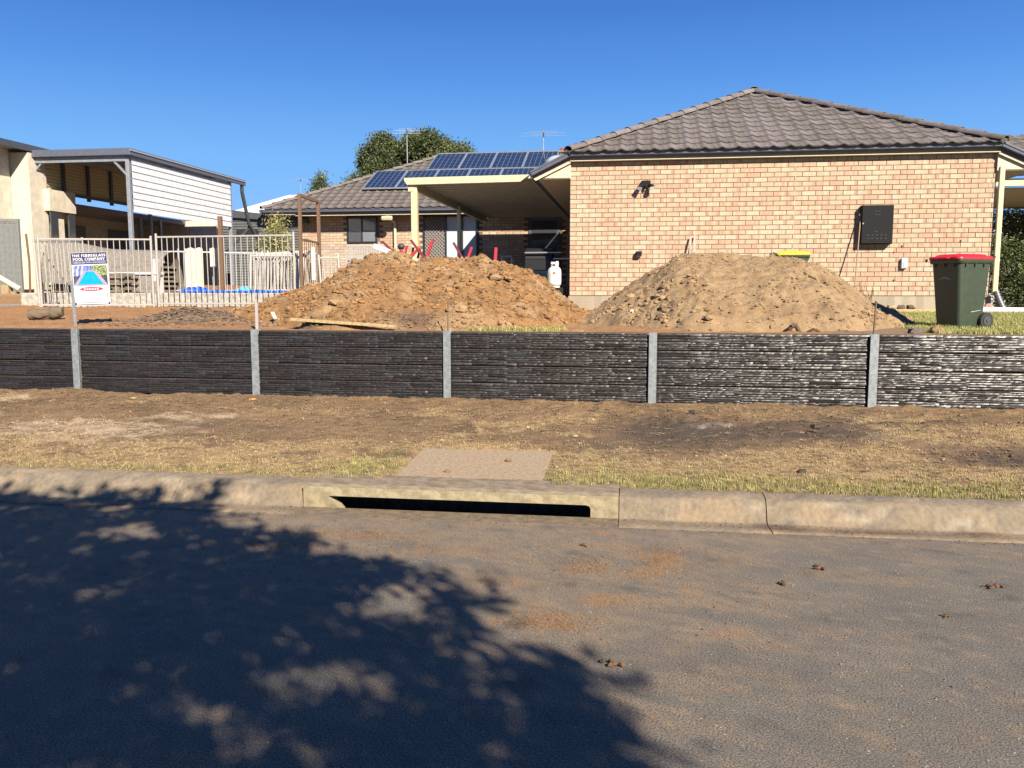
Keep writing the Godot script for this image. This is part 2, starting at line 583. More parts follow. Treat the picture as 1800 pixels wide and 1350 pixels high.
func kerb_col(x: float, y: float, z: float) -> Color:
	var c := Color(0.178, 0.143, 0.100) * (1.0 + 0.16 * nz.get_noise_3d(x * 2.5, y * 6, z * 4) + 0.10 * nz2.get_noise_3d(x * 15, y * 15, z * 15))
	var g := nz2.get_noise_2d(x * 2.0, 4.0) * 0.5 + nz.get_noise_3d(x * 6, y * 9, z * 9) * 0.6
	# grey lichen-dark weathering and pale scrapes
	var dark := sstep(0.12, 0.42, g + 0.25 * sstep(0.25, 0.9, x) * sstep(4.0, 1.2, x))
	c = col(c, Color(0.125, 0.105, 0.082), dark * 0.6)
	c = col(c, Color(0.28, 0.235, 0.17), 0.75 * sstep(0.2, 0.5, nz.get_noise_3d(x * 1.6 + 50, y * 22, z * 12)))
	# brown silt lying in the gutter, grey lichen mottling
	c = col(c, Color(0.11, 0.078, 0.05), 0.85 * sstep(-0.15, 0.2, nz.get_noise_2d(x * 1.6, z * 7)) * sstep(-6.07, -6.0, z) * sstep(0.6, 1.1, x) * sstep(-5.80, -5.86, z))
	c = col(c, Color(0.095, 0.085, 0.07), 0.8 * sstep(0.22, 0.42, nz3.get_noise_3d(x * 11, y * 16, z * 11)))
	if z > -6.02:
		c = col(c, Color(0.155, 0.116, 0.078), 0.6 + 0.5 * nz.get_noise_2d(x * 5, z * 9))
		c = col(c, Color(0.095, 0.066, 0.042), sstep(-0.12, 0.12, nz.get_noise_2d(x * 1.3 + 4, z * 5)) * sstep(0.7, 1.0, x) * sstep(-5.82, -5.88, z))
	# orange dust
	c = col(c, CLAYDUST, 0.45 * sstep(-0.1, 0.4, nz2.get_noise_2d(x * 1.7 + 12, z * 5)))
	return Color(c.r, c.g, c.b)

func kerb_section(parent: Node, x0: float, x1: float, slope0: float, slope1: float) -> void:
	# profile points (z, y): gutter lip, gutter, foot of the face, shoulder, top, back
	var step := 0.05
	var nxx := int(ceil((x1 - x0) / step))
	var b := Mb.new()
	var rr := []
	for i in nxx + 1:
		var x := lerpf(x0, x1, float(i) / nxx)
		var t := float(i) / nxx
		var s := lerpf(slope0, slope1, t)
		var w := 0.004 * nz.get_noise_2d(x * 2.0, 3.0)
		var pr := [Vector2(-5.79, -0.06), Vector2(-5.79, 0.006), Vector2(-5.90, 0.002), Vector2(-6.0, -0.004), Vector2(-6.04 , 0.004), Vector2(-6.05 - s * 0.22, 0.045), Vector2(-6.05 - s * 0.62, 0.10), Vector2(-6.06 - s * 0.85, 0.135), Vector2(-6.085 - s, 0.151), Vector2(-6.16 - s, 0.158), Vector2(-6.30 - s * 0.25, 0.160), Vector2(-6.32 - s * 0.25, 0.155), Vector2(-6.33 - s * 0.25, 0.0)]
		var row := PackedVector3Array()
		for p in pr:
			row.append(Vector3(x, p.y + w + 0.003 * nz2.get_noise_3d(x * 9, p.y * 20, p.x * 9), p.x + 0.004 * nz.get_noise_3d(x * 5, p.y * 20, 1)))
		rr.append(row)
	for i in nxx:
		for j in 12:
			var p := [rr[i][j], rr[i + 1][j], rr[i + 1][j + 1], rr[i][j + 1]]
			var m := []
			for k in 4:
				var ii: int = i + (1 if k == 1 or k == 2 else 0)
				var jj: int = j + (1 if k >= 2 else 0)
				var d1: Vector3 = rr[mini(ii + 1, nxx)][jj] - rr[maxi(ii - 1, 0)][jj]
				var d2: Vector3 = rr[ii][mini(jj + 1, 12)] - rr[ii][maxi(jj - 1, 0)]
				m.append(d1.cross(d2).normalized())
			for k in [0, 2, 1, 0, 3, 2]:
				b.col = kerb_col(p[k].x, p[k].y, p[k].z)
				b.put(p[k], m[k])
	for e in [0, nxx]:
		b.col = Color(0.2, 0.16, 0.11)
		for j in 11:
			b.tri(Vector3(rr[e][0].x, -0.06, -6.2), rr[e][j], rr[e][j + 1])
	part(parent, "kerb_section", b.mesh(), mat("concrete", 1, 1, 1, 0.92, 0.0, tex.fine, 0.8, tex.nsoil, 0.14, true))

func build_kerb() -> void:
	var k := Node3D.new()
	k.name = "kerb"
	add_child(k)
	k.set_meta("kind", "structure")
	kerb_section(k, -12.0, -3.6, 0.20, 0.17)
	kerb_section(k, -3.595, -2.503, 0.17, 0.02)
	kerb_section(k, -0.092, 0.947, 0.02, 0.07)
	kerb_section(k, 0.955, 4.2, 0.08, 0.12)
	kerb_section(k, 4.21, 12.0, 0.12, 0.12)
	var far := Mb.new()
	for s in [-1.0, 1.0]:
		far.col = Color(0.2, 0.155, 0.1)
		far.box(Vector3(s * 66.0, 0.05, -6.05), Vector3(108, 0.2, 0.5), 0.03)
	struct("kerb_beyond", far.mesh(), mats.concrete)
	# storm drain: lintel with a long low mouth, pit behind, cover slab on the verge
	var d := thing("storm_drain", "concrete kerb inlet with a long black slot mouth and a dusty cover slab", "storm drain", Vector3(-1.3, 0, -6.2))
	var at := Vector3(1.3, 0, 6.2)
	var cm := mat("lintel", 1, 1, 1, 0.92, 0.0, tex.mott, 1.3, tex.nsoil, 0.12, true)
	var b := Mb.new()
	b.T = Transform3D(Basis.IDENTITY, at)
	b.col = Color(0.275, 0.230, 0.145)
	var zf := -6.03
	var zb := -6.47
	# face as a plate with the mouth cut out: left end of the mouth leans in, right end rounded
	var outer := PackedVector2Array([Vector2(-2.498, -0.05), Vector2(-2.20, -0.05), Vector2(-2.20, -0.022), Vector2(-2.30, 0.088), Vector2(-0.335, 0.088), Vector2(-0.31, 0.08), Vector2(-0.30, 0.06), Vector2(-0.30, -0.05), Vector2(-0.098, -0.05), Vector2(-0.098, 0.158), Vector2(-2.498, 0.158)])
	b.prism(outer, zf - 0.10, zf)
	# small weathering: the plate is subdivided into stained blocks by thin pads proud of it would look false, so colour comes from grain
	b.col = Color(0.22, 0.17, 0.115)
	b.box(Vector3(-1.298, 0.124, (zf - 0.10 + zb) * 0.5), Vector3(2.398, 0.074, absf(zb - zf) - 0.1))
	part(d, "lintel", b.mesh(), cm)
	var f := Mb.new()
	f.T = Transform3D(Basis.IDENTITY, at)
	f.col = Color(0.16, 0.118, 0.078)
	f.box(Vector3(-1.298, -0.055, -5.91), Vector3(2.40, 0.11, 0.24), 0.006)
	part(d, "gutter_apron", f.mesh(), cm)
	var p := Mb.new()
	p.T = Transform3D(Basis.IDENTITY, at)
	p.col = Color(0.20, 0.18, 0.155)
	p.q(Vector3(-2.498, -1.2, -6.8), Vector3(-0.1, -1.2, -6.8), Vector3(-0.1, 0.087, -6.8), Vector3(-2.498, 0.087, -6.8))
	p.q(Vector3(-2.498, -1.2, -6.03), Vector3(-0.1, -1.2, -6.03), Vector3(-0.1, -1.2, -6.8), Vector3(-2.498, -1.2, -6.8))
	p.q(Vector3(-2.497, -1.2, -6.8), Vector3(-2.497, 0.087, -6.8), Vector3(-2.497, 0.087, -6.1), Vector3(-2.497, -1.2, -6.1))
	p.q(Vector3(-0.1, -1.2, -6.1), Vector3(-0.1, 0.087, -6.1), Vector3(-0.1, 0.087, -6.8), Vector3(-0.1, -1.2, -6.8))
	p.q(Vector3(-2.498, -1.2, -6.04), Vector3(-2.498, -0.05, -6.04), Vector3(-0.1, -0.05, -6.04), Vector3(-0.1, -1.2, -6.04))
	part(d, "pit", p.mesh(), cm)
	var s := Mb.new()
	s.T = Transform3D(Basis.IDENTITY, at)
	var n2 := 26
	for i in n2:
		for j in n2:
			var q4 := []
			for e in [[0, 0], [1, 0], [1, 1], [0, 1]]:
				var x := lerpf(-1.885, -0.70, float(i + e[0]) / n2)
				var z := lerpf(-6.465, -7.36, float(j + e[1]) / n2)
				q4.append(Vector3(x, slab_y(z) + 0.002 * nz.get_noise_2d(x * 8, z * 8), z))
			var x2: float = q4[0].x
			var z2: float = q4[0].z
			var dd := clampf(0.45 + 0.7 * nz.get_noise_2d(x2 * 4, z2 * 4) + 0.5 * bump(x2, z2, -1.35, -6.7, 0.3, 0.5), 0, 1)
			s.col = Color(0.280, 0.218, 0.148).lerp(Color(0.300, 0.205, 0.120), dd * 0.5)
			s.q(q4[0], q4[1], q4[2], q4[3])
	s.col = Color(0.21, 0.16, 0.12)
	s.q(Vector3(-1.885, 0.0, -6.465), Vector3(-0.70, 0.0, -6.465), Vector3(-0.70, slab_y(-6.465), -6.465), Vector3(-1.885, slab_y(-6.465), -6.465))
	part(d, "cover_slab", s.mesh(), mat("slab_concrete", 1, 1, 1, 0.92, 0.0, tex.fine, 1.0, null, 1.0, true))

func slab_y(z: float) -> float:
	return 0.163 + (-6.465 - z) * 0.062

func verge_y(x: float, z: float) -> float:
	var t := clampf((-z - 6.33) / 3.33, 0, 1)
	var y := lerpf(0.15, 0.375, pow(t, 1.05))
	var k := sstep(0.0, 0.12, t)
	y += k * (0.022 * nz.get_noise_2d(x * 0.9, z * 0.9) + 0.014 * nz2.get_noise_2d(x * 3.1, z * 3.1))
	var rough := 0.35 + 0.9 * sstep(0.45, 0.8, t)
	rough += 1.4 * (bump(x, z, 0.5, -8.7, 0.55, 0.35) + bump(x, z, 1.65, -8.4, 0.3, 0.2) + bump(x, z, 3.0, -7.5, 0.5, 0.4))
	y += k * rough * (0.020 * nz3.get_noise_2d(x * 5.0, z * 5.0) + 0.010 * nz.get_noise_2d(x * 15, z * 15))
	y += 0.05 * bump(x, z, -7.0, -9.6, 0.3, 0.25) + 0.02 * bump(x, z, -8.2, -9.5, 0.8, 0.3)
	# hole and its spoil by the wall
	y += -0.10 * bump(x, z, 1.62, -8.42, 0.085, 0.07) + 0.05 * bump(x, z, 1.62, -8.62, 0.28, 0.10)
	y += 0.035 * bump(x, z, 0.55, -8.9, 0.22, 0.12) + 0.02 * bump(x, z, -1.3, -7.55, 0.3, 0.12)
	# the sheet dips under the cover slab, which lies in it
	if x > -1.98 and x < -0.6 and z > -7.46:
		var e := minf(minf(x + 1.98, -0.6 - x), z + 7.46)
		y = lerpf(y, slab_y(z) - 0.03, sstep(0.0, 0.10, e) )
	return y

func straw(x: float, z: float) -> float:
	# how much dead grass covers the soil
	var g := 0.22 + 0.62 * sstep(-7.9, -6.7, z) - 0.35 * sstep(-8.6, -9.4, z) + 0.24 * sstep(-1.5, 1.0, x)
	g += 0.85 * nz.get_noise_2d(x * 0.8 + 7, z * 1.7)
	g += 0.45 * nz2.get_noise_2d(x * 2.7, z * 3.3 + 5)
	g -= 1.0 * bump(x, z, -2.9, -8.0, 1.1, 0.45) + 1.3 * bump(x, z, 0.3, -8.2, 0.75, 0.6) + 1.2 * bump(x, z, 1.5, -8.4, 0.8, 0.5) + 1.2 * bump(x, z, 3.2, -7.5, 0.7, 0.5) + 0.6 * bump(x, z, -6.3, -8.7, 1.5, 0.35) + 0.7 * bump(x, z, -4.2, -8.35, 1.4, 0.3)
	g += 0.55 * bump(x, z, -1.2, -8.0, 0.8, 0.6) + 0.4 * bump(x, z, -3.2, -7.4, 0.9, 0.2) + 0.45 * bump(x, z, -3.9, -8.9, 0.9, 0.18) + 0.5 * bump(x, z, 2.6, -8.0, 1.0, 0.6)
	return clampf(g, 0, 1)

func green(x: float, z: float) -> float:
	var e := sstep(-6.95, -6.45, z)
	var g := 0.0
	if x > -0.75: g = e * (0.55 + 0.6 * nz2.get_noise_2d(x * 2.2, z * 4)) + 0.3 * sstep(-7.3, -6.9, z) * nz2.get_noise_2d(x * 3, z * 3 + 8)
	g += 0.7 * bump(x, z, -2.2, -6.75, 0.4, 0.25) + 0.35 * bump(x, z, 1.0, -6.5, 2.5, 0.22) + 0.25 * bump(x, z, -4.5, -6.45, 3.0, 0.12)
	return clampf(g, 0, 1)

func verge_col(x: float, z: float) -> Color:
	var soil := Color(0.148, 0.092, 0.047) * (1.0 + 0.55 * nz.get_noise_2d(x * 1.6, z * 1.6))
	soil = col(soil, Color(0.222, 0.140, 0.070), 0.5 + 0.9 * nz2.get_noise_2d(x * 0.6 + 3, z * 0.9))
	# grey-black turned earth
	var blk := 1.3 * bump(x, z, 0.35, -8.25, 0.6, 0.6) + 1.3 * bump(x, z, 1.5, -8.35, 0.8, 0.4) + bump(x, z, 3.2, -7.5, 0.55, 0.4) + 0.7 * bump(x, z, 2.4, -8.9, 0.6, 0.4)
	soil = col(soil, Color(0.060, 0.042, 0.030), 0.9 * clampf(blk + 0.4 * nz.get_noise_2d(x * 5, z * 5), 0, 1))
	var s := straw(x, z)
	s = sstep(0.28, 0.72, s + 0.45 * nz3.get_noise_2d(x * 9.0, z * 16.0))
	var dry := Color(0.335, 0.232, 0.112) * (1.0 + 0.3 * nz2.get_noise_2d(x * 4, z * 9))
	var c := col(soil, dry, s * 0.85)
	# pale dust where subsoil and cement were tipped
	var p := 0.9 * bump(x, z, -5.6, -7.7, 1.3, 0.6) + 0.7 * bump(x, z, -7.8, -9.2, 0.7, 0.3) + 0.5 * bump(x, z, -4.6, -8.5, 0.8, 0.25)
	p += 0.55 * bump(x, z, 0.75, -8.55, 0.35, 0.2) + 0.5 * bump(x, z, 2.3, -8.2, 0.45, 0.22) + 0.45 * bump(x, z, 0.15, -7.1, 0.3, 0.15)
	p = sstep(0.25, 0.8, p + 0.7 * nz.get_noise_2d(x * 2.4, z * 4.2) * sstep(0.1, 0.5, p))
	c = col(c, Color(0.42, 0.32, 0.215) if x < -2 else Color(0.27, 0.225, 0.185), p * 0.75)
	var o := 0.8 * bump(x, z, -3.3, -7.35, 0.5, 0.14) + 0.6 * bump(x, z, -1.3, -7.6, 0.5, 0.2) + 0.5 * bump(x, z, -1.0, -8.6, 0.4, 0.3)
	c = col(c, Color(0.36, 0.225, 0.105), o * clampf(0.6 + nz.get_noise_2d(x * 6, z * 6), 0, 1))
	c = col(c, Color(0.12, 0.12, 0.035), 0.6 * green(x, z))
	return Color(c.r, c.g, c.b)

func blade_tuft(h: float, nbl: int, lean: float, seed_: int) -> ArrayMesh:
	var r := RandomNumberGenerator.new()
	r.seed = seed_
	var b := Mb.new()
	for k in nbl:
		var a := r.randf() * TAU
		var d := Vector3(cos(a), 0, sin(a))
		var s := Vector3(-d.z, 0, d.x) * 0.0016 * r.randf_range(0.8, 1.5)
		var o := Vector3(r.randfn(0, 0.012), 0, r.randfn(0, 0.012))
		var hh := h * r.randf_range(0.5, 1.15)
		var l := lean * r.randf_range(0.3, 1.3)
		var mid := o + Vector3.UP * hh * 0.6 + d * hh * l * 0.5
		var tip := o + Vector3.UP * hh * (1.0 - 0.35 * l) + d * hh * l * 1.3
		b.tri(o - s, o + s, mid + s * 0.8)
		b.tri(o - s, mid + s * 0.8, mid - s * 0.8)
		b.tri(mid - s * 0.8, mid + s * 0.8, tip)
	return b.mesh()

func build_verge() -> void:
	var m := mat("earth", 1, 1, 1, 0.97, 0.0, tex.soil, 2.6, tex.nsoil, 1.1, true)
	struct("verge", sheet(-11, 7, -6.335, -9.72, 0.03, verge_y, verge_col), m)
	var far := Mb.new()
	for s in [-1.0, 1.0]:
		var x0: float = 7.0 if s > 0 else -120.0
		var x1: float = 120.0 if s > 0 else -11.0
		far.col = Color(0.2, 0.15, 0.075)
		far.q(Vector3(x0, 0.15, -6.335), Vector3(x1, 0.15, -6.335), Vector3(x1, 0.375, -9.72), Vector3(x0, 0.375, -9.72))
	struct("verge_beyond", far.mesh(), m)
	# dead and living grass
	var gm := mat("grass_blade", 1, 1, 1, 0.8, 0.0, null, 1.0, null, 1.0, true)
	gm.cull_mode = BaseMaterial3D.CULL_DISABLED
	var dry := blade_tuft(0.026, 8, 1.1, 4)
	var lush := blade_tuft(0.042, 8, 0.55, 9)
	var xf := []
	var cs := []
	var xg := []
	var cg := []
	for k in 60000:
		var x := rng.randf_range(-8.2, 4.6)
		var z := rng.randf_range(-9.5, -6.34)
		if x > -1.95 and x < -0.66 and z > -7.4 and rng.randf() < 0.985: continue
		var g := green(x, z)
		var y := verge_y(x, z)
		if x > -1.95 and x < -0.66 and z > -7.4: y = slab_y(z)
		if rng.randf() < g * 0.8:
			xg.append(Transform3D(Basis(Vector3.UP, rng.randf() * TAU).scaled(Vector3.ONE * rng.randf_range(0.7, 1.25)), Vector3(x, y - 0.004, z)))
			cg.append(Color(0.15, 0.165, 0.042).lerp(Color(0.40, 0.31, 0.14), clampf(rng.randf() * 0.9 - 0.1, 0, 1)) * rng.randf_range(0.8, 1.15))
		elif rng.randf() < pow(straw(x, z), 1.6) * 0.8:
			xf.append(Transform3D(Basis(Vector3.UP, rng.randf() * TAU).scaled(Vector3.ONE * rng.randf_range(0.6, 1.2)), Vector3(x, y - 0.006, z)))
			cs.append(Color(0.40, 0.29, 0.155).lerp(Color(0.22, 0.17, 0.07), rng.randf() * 0.7) * rng.randf_range(0.75, 1.15))
	# loose straw lying flat on the bare soil
	for k in 9000:
		var x := rng.randf_range(-8.2, 4.6)
		var z := rng.randf_range(-9.6, -6.4)
		if x > -1.95 and x < -0.66 and z > -7.4: continue
		if nz.get_noise_2d(x * 1.7 + 90, z * 2.4) < -0.08: continue
		xf.append(Transform3D(Basis(Vector3.UP, rng.randf() * TAU).scaled(Vector3(1.5, 0.35, 1.5) * rng.randf_range(0.6, 1.3)), Vector3(x, verge_y(x, z) + 0.002, z)))
		cs.append(Color(0.33, 0.24, 0.13).lerp(Color(0.15, 0.105, 0.055), rng.randf()) * rng.randf_range(0.7, 1.15))
	meta(scatter(self, "dry_grass", dry, gm, xf, cs), "short dead straw coloured grass on the verge", "dry grass", "", "stuff")
	meta(scatter(self, "verge_grass", lush, gm, xg, cg), "short green grass growing along the kerb", "grass", "", "stuff")
	# crumbs of soil
	var cm := mat("clod", 1, 1, 1, 0.95)
	xf = []
	cs = []
	while xf.size() < 15000:
		var x := rng.randf_range(-8.5, 5.0)
		var z := rng.randf_range(-9.6, -6.6)
		if x > -1.95 and x < -0.66 and z > -7.4: continue
		if rng.randf() < straw(x, z) * 0.8: continue
		var s := rng.randf_range(0.004, 0.012) * (2.6 if rng.randf() < 0.05 else 1.0)
		xf.append(Transform3D(Basis(Vector3.UP, rng.randf() * TAU).scaled(Vector3(s * 1.3, s, s)), Vector3(x, verge_y(x, z) + s * 0.15, z)))
		cs.append(verge_col(x, z) * rng.randf_range(0.55, 1.5))
	meta(scatter(self, "soil_crumbs", lump(21).mesh(), cm, xf, cs), "crumbs of turned soil lying on the verge", "soil", "", "stuff")
	# single stones and clods one can pick out
	var stones := [[-6.0, -9.35, 0.10, 0.035, Color(0.42, 0.30, 0.16), "flat tan clod lying on brown soil below the leftmost steel post bay"], [-4.52, -9.45, 0.12, 0.03, Color(0.52, 0.29, 0.10), "orange broken tile-like clod at the foot of a steel post"],
		[1.35, -6.95, 0.09, 0.05, Color(0.06, 0.04, 0.03), "black clod of earth in the straw above the kerb"], [0.62, -8.93, 0.12, 0.05, Color(0.09, 0.065, 0.05), "dark lump of turned earth on the grey disturbed patch"], [1.78, -8.52, 0.13, 0.07, Color(0.07, 0.05, 0.035), "black clump of earth beside the small hole"],
		[1.6, -8.33, 0.05, 0.03, Color(0.5, 0.36, 0.16), "small pale stone in the mouth of the hole"], [-1.05, -8.25, 0.055, 0.03, Color(0.45, 0.35, 0.22), "pale pebble on straw above the cover slab"], [-0.55, -7.95, 0.05, 0.03, Color(0.42, 0.3, 0.16), "small tan pebble on the slope up from the slab"],
		[-1.05, -7.0, 0.07, 0.035, Color(0.2, 0.12, 0.06), "brown clod lying on the concrete cover slab"], [-1.5, -6.62, 0.06, 0.03, Color(0.2399, 0.14, 0.07), "crumbled brown clod near the front of the cover slab"]]
	for s in stones:
		var b := Mb.new()
		b.col = s[4]
		for k in 3:
			b.add(lump(int(absf(s[0]) * 77) + k, 0.6), Transform3D(Basis(Vector3.UP, rng.randf() * TAU).scaled(Vector3(s[2], s[3] * 1.6, s[2] * 0.8) * (1.0 if k == 0 else 0.5)), Vector3(rng.randf_range(-0.3, 0.3) * s[2] if k else 0.0, s[3] * 0.2, rng.randf_range(-0.2, 0.2) * s[2] if k else 0.0)), s[4] * rng.randf_range(0.8, 1.2))
		var y := slab_y(s[1]) if s[0] > -1.9 and s[0] < -0.7 and s[1] > -7.4 else verge_y(s[0], s[1])
		var o := part(self, "clod", b.mesh(), cm, Transform3D(Basis.IDENTITY, Vector3(s[0], y, s[1])))
		meta(o, s[5], "clod", "clods and stones on the verge")

# ---------------------------------------------------------------- yard behind the wall
func yard_y(x: float, z: float) -> float:
	var l := sstep(-4.0, -7.0, x)
	var y := 1.165 + lerpf(0.085 * clampf((-z - 9.7) / 6.0, 0, 1), 0.18 * clampf((-z - 10.0) / 3.6, 0, 1), l)
	y += sstep(-9.78, -10.1, z) * (0.03 * nz.get_noise_2d(x * 1.1, z * 1.1) + 0.018 * nz3.get_noise_2d(x * 5, z * 5)) * (0.35 + 0.9 * sstep(3.0, 1.5, x))
	y += 0.17 * bump(x, z, -6.0, -10.9, 0.8, 0.5) + 0.10 * nz3.get_noise_2d(x * 7, z * 7) * bump(x, z, -6.0, -10.9, 0.95, 0.6)
	return y

func lawn(x: float, z: float) -> float:
	var g := sstep(3.2, 3.55, x + 0.25 * nz.get_noise_2d(x * 2, z * 2)) * sstep(-9.85, -9.98, z + 0.1 * nz2.get_noise_2d(x * 5, z * 5))
	g = maxf(g, 0.8 * bump(x, z, -1.4, -9.95, 0.45, 0.10))
	g *= 1.0 - sstep(-15.0, -15.6, z) * 0.85
	return clampf(g, 0, 1)

func yard_col(x: float, z: float) -> Color:
	var c := Color(0.31, 0.158, 0.063) * (1.0 + 0.25 * nz.get_noise_2d(x * 2.2, z * 2.2) + 0.2 * nz2.get_noise_2d(x * 9, z * 9))
	c = col(c, Color(0.33, 0.215, 0.12), 0.45 * sstep(0.2, 0.55, nz2.get_noise_2d(x * 1.2, z * 1.6)))
	var mul := bump(x, z, -6.0, -10.9, 0.9, 0.6)
	c = col(c, Color(0.15, 0.105, 0.07), clampf(mul * 1.3 + 0.5 * nz3.get_noise_2d(x * 8, z * 8) * mul, 0, 1))
	if x > 2.2:
		c = col(c, Color(0.22, 0.155, 0.095), 0.7)
	c = col(c, Color(0.13, 0.14, 0.045) * (1.0 + 0.3 * nz2.get_noise_2d(x * 3, z * 3)), lawn(x, z) * 0.9)
	return Color(c.r, c.g, c.b)

func build_yard() -> void:
	var m: StandardMaterial3D = mats.earth
	struct("yard_soil", sheet(-15, 9, -9.74, -16.4, 0.05, yard_y, yard_col), m)
	var g := Mb.new()
	g.col = Color(0.2, 0.15, 0.08)
	for e in [[-150.0, 150.0, -16.38, -300.0], [-150.0, -14.99, -9.74, -16.38], [8.99, 150.0, -9.74, -16.38]]:
		g.q(Vector3(e[0], 1.2, e[2]), Vector3(e[1], 1.2, e[2]), Vector3(e[1], 1.2, e[3]), Vector3(e[0], 1.2, e[3]))
	struct("terrain", g.mesh(), m)
	var gm: StandardMaterial3D = mats.grass_blade
	var xf := []
	var cs := []
	for k in 30000:
		var x := rng.randf_range(2.6, 8.5)
		var z := rng.randf_range(-15.6, -9.78)
		if k % 20 == 0:
			x = rng.randf_range(-2.2, -0.6)
			z = rng.randf_range(-10.15, -9.78)
		if rng.randf() > lawn(x, z): continue
		xf.append(Transform3D(Basis(Vector3.UP, rng.randf() * TAU).scaled(Vector3.ONE * rng.randf_range(0.8, 1.5)), Vector3(x, yard_y(x, z) - 0.004, z)))
		cs.append(Color(0.20, 0.225, 0.058).lerp(Color(0.42, 0.37, 0.15), rng.randf() * 0.7) * rng.randf_range(0.8, 1.2))
	meta(scatter(self, "lawn_grass", blade_tuft(0.05, 8, 0.5, 14), gm, xf, cs), "green lawn grass round the red lidded bin", "grass", "", "stuff")
	# raised pad round the pool
	var p := Mb.new()
	p.col = Color(0.27, 0.16, 0.085)
	p.box(Vector3(-10.6, 1.35, -20.4), Vector3(11.0, 0.46, 11.2), 0.03)
	struct("pool_pad_ground", p.mesh(), m)

# ---------------------------------------------------------------- sleeper wall
func sleeper_mesh(len_: float, seed_: int) -> ArrayMesh:
	# concrete sleeper cast as stacked ledge stones; front towards +z, 0.2 m high
	var r := RandomNumberGenerator.new()
	r.seed = seed_
	var f := FastNoiseLite.new()
	f.seed = seed_
	f.frequency = 1.0
	f.fractal_octaves = 3
	var b := Mb.new()
	var h := 0.187
	b.col = Color(0.010, 0.0095, 0.0095)
	b.box(Vector3(len_ * 0.5, h * 0.5 - 0.0005, -0.047), Vector3(len_, h - 0.002, 0.066))
	# raw concrete with soil on it along the top edge
	b.col = Color(0.12, 0.10, 0.08)
	b.box(Vector3(len_ * 0.5, h - 0.0008, -0.045), Vector3(len_, 0.004, 0.07))
	# blocks of uneven width, each stacked from its own courses of ledge stones
	var stones := []
	var x := 0.0
	while x < len_ - 0.001:
		var x1 := minf(x + r.randf_range(0.45, 1.0), len_)
		if len_ - x1 < 0.12: x1 = len_
		var y := 0.0
		while y < h - 0.001:
			var y1 := minf(y + r.randf_range(0.014, 0.034), h)
			if h - y1 < 0.012: y1 = h
			var xs := [x - (r.randf_range(0.0, 0.10) if x > 0.0 else 0.0)]
			while xs[-1] < x1 - 0.001:
				var e: float = xs[-1] + r.randf_range(0.09, 0.38)
				xs.append(x1 if x1 - e < 0.08 else e)
			for k in xs.size() - 1: stones.append([xs[k], xs[k + 1], y, y1])
			y = y1
		x = x1
	var id := 0
	for s in stones:
		id += 1
		var sx0: float = s[0] + 0.0008
		var sx1: float = s[1] - 0.0008
		var y0: float = s[2] + 0.001
		var y1: float = s[3] - 0.001
		var hh := y1 - y0
		var dz := r.randf_range(-0.004, 0.008)
		var tu := r.randfn(0.03, 0.20)
		var amp := r.randf_range(0.15, 1.5)
		var tl := r.randfn(0.0, 0.012)
		b.col = Color(0.020, 0.0180, 0.0178) * r.randf_range(0.7, 1.5)
		if r.randf() < 0.2: b.col = Color(0.023, 0.0175, 0.0175)
		var nx := maxi(2, int((sx1 - sx0) / 0.028))
		var ny := 3 if hh > 0.03 else 2
		var pt := func(ii: int, jj: int) -> Vector3:
			var px := lerpf(sx0, sx1, float(ii) / nx)
			var t := float(jj) / ny
			var py := lerpf(y0, y1, t)
			if jj > 0 and jj < ny: py += 0.2 * hh * f.get_noise_2d(px * 40, id)
			var edge := 0.0
			if jj == 0 or jj == ny: edge = -0.004 - 0.002 * f.get_noise_2d(px * 30, id * 5 + jj)
			if ii == 0 or ii == nx: edge -= 0.003
			var zz := dz + edge - tu * (t - 0.5) * hh + tl * (float(ii) / nx - 0.5) * (sx1 - sx0)
			zz += amp * 0.0034 * f.get_noise_3d(px * 11, py * 75, id * 3.7) + 0.0012 * f.get_noise_3d(px * 24, py * 170, id)
			return Vector3(px, py, clampf(zz, -0.014, 0.022))
		for ii in nx:
			for jj in ny:
				b.q(pt.call(ii, jj), pt.call(ii + 1, jj), pt.call(ii + 1, jj + 1), pt.call(ii, jj + 1))
		for ii in nx:
			var a: Vector3 = pt.call(ii, ny)
			var c2: Vector3 = pt.call(ii + 1, ny)
			b.q(a, c2, Vector3(c2.x, c2.y, -0.016), Vector3(a.x, a.y, -0.016))
			a = pt.call(ii, 0)
			c2 = pt.call(ii + 1, 0)
			b.q(c2, a, Vector3(a.x, a.y, -0.016), Vector3(c2.x, c2.y, -0.016))
		for e in [0, nx]:
			var a: Vector3 = pt.call(e, 0)
			var c2: Vector3 = pt.call(e, ny)
			b.q(a, c2, Vector3(c2.x, c2.y, -0.016), Vector3(a.x, a.y, -0.016))
	return b.mesh()

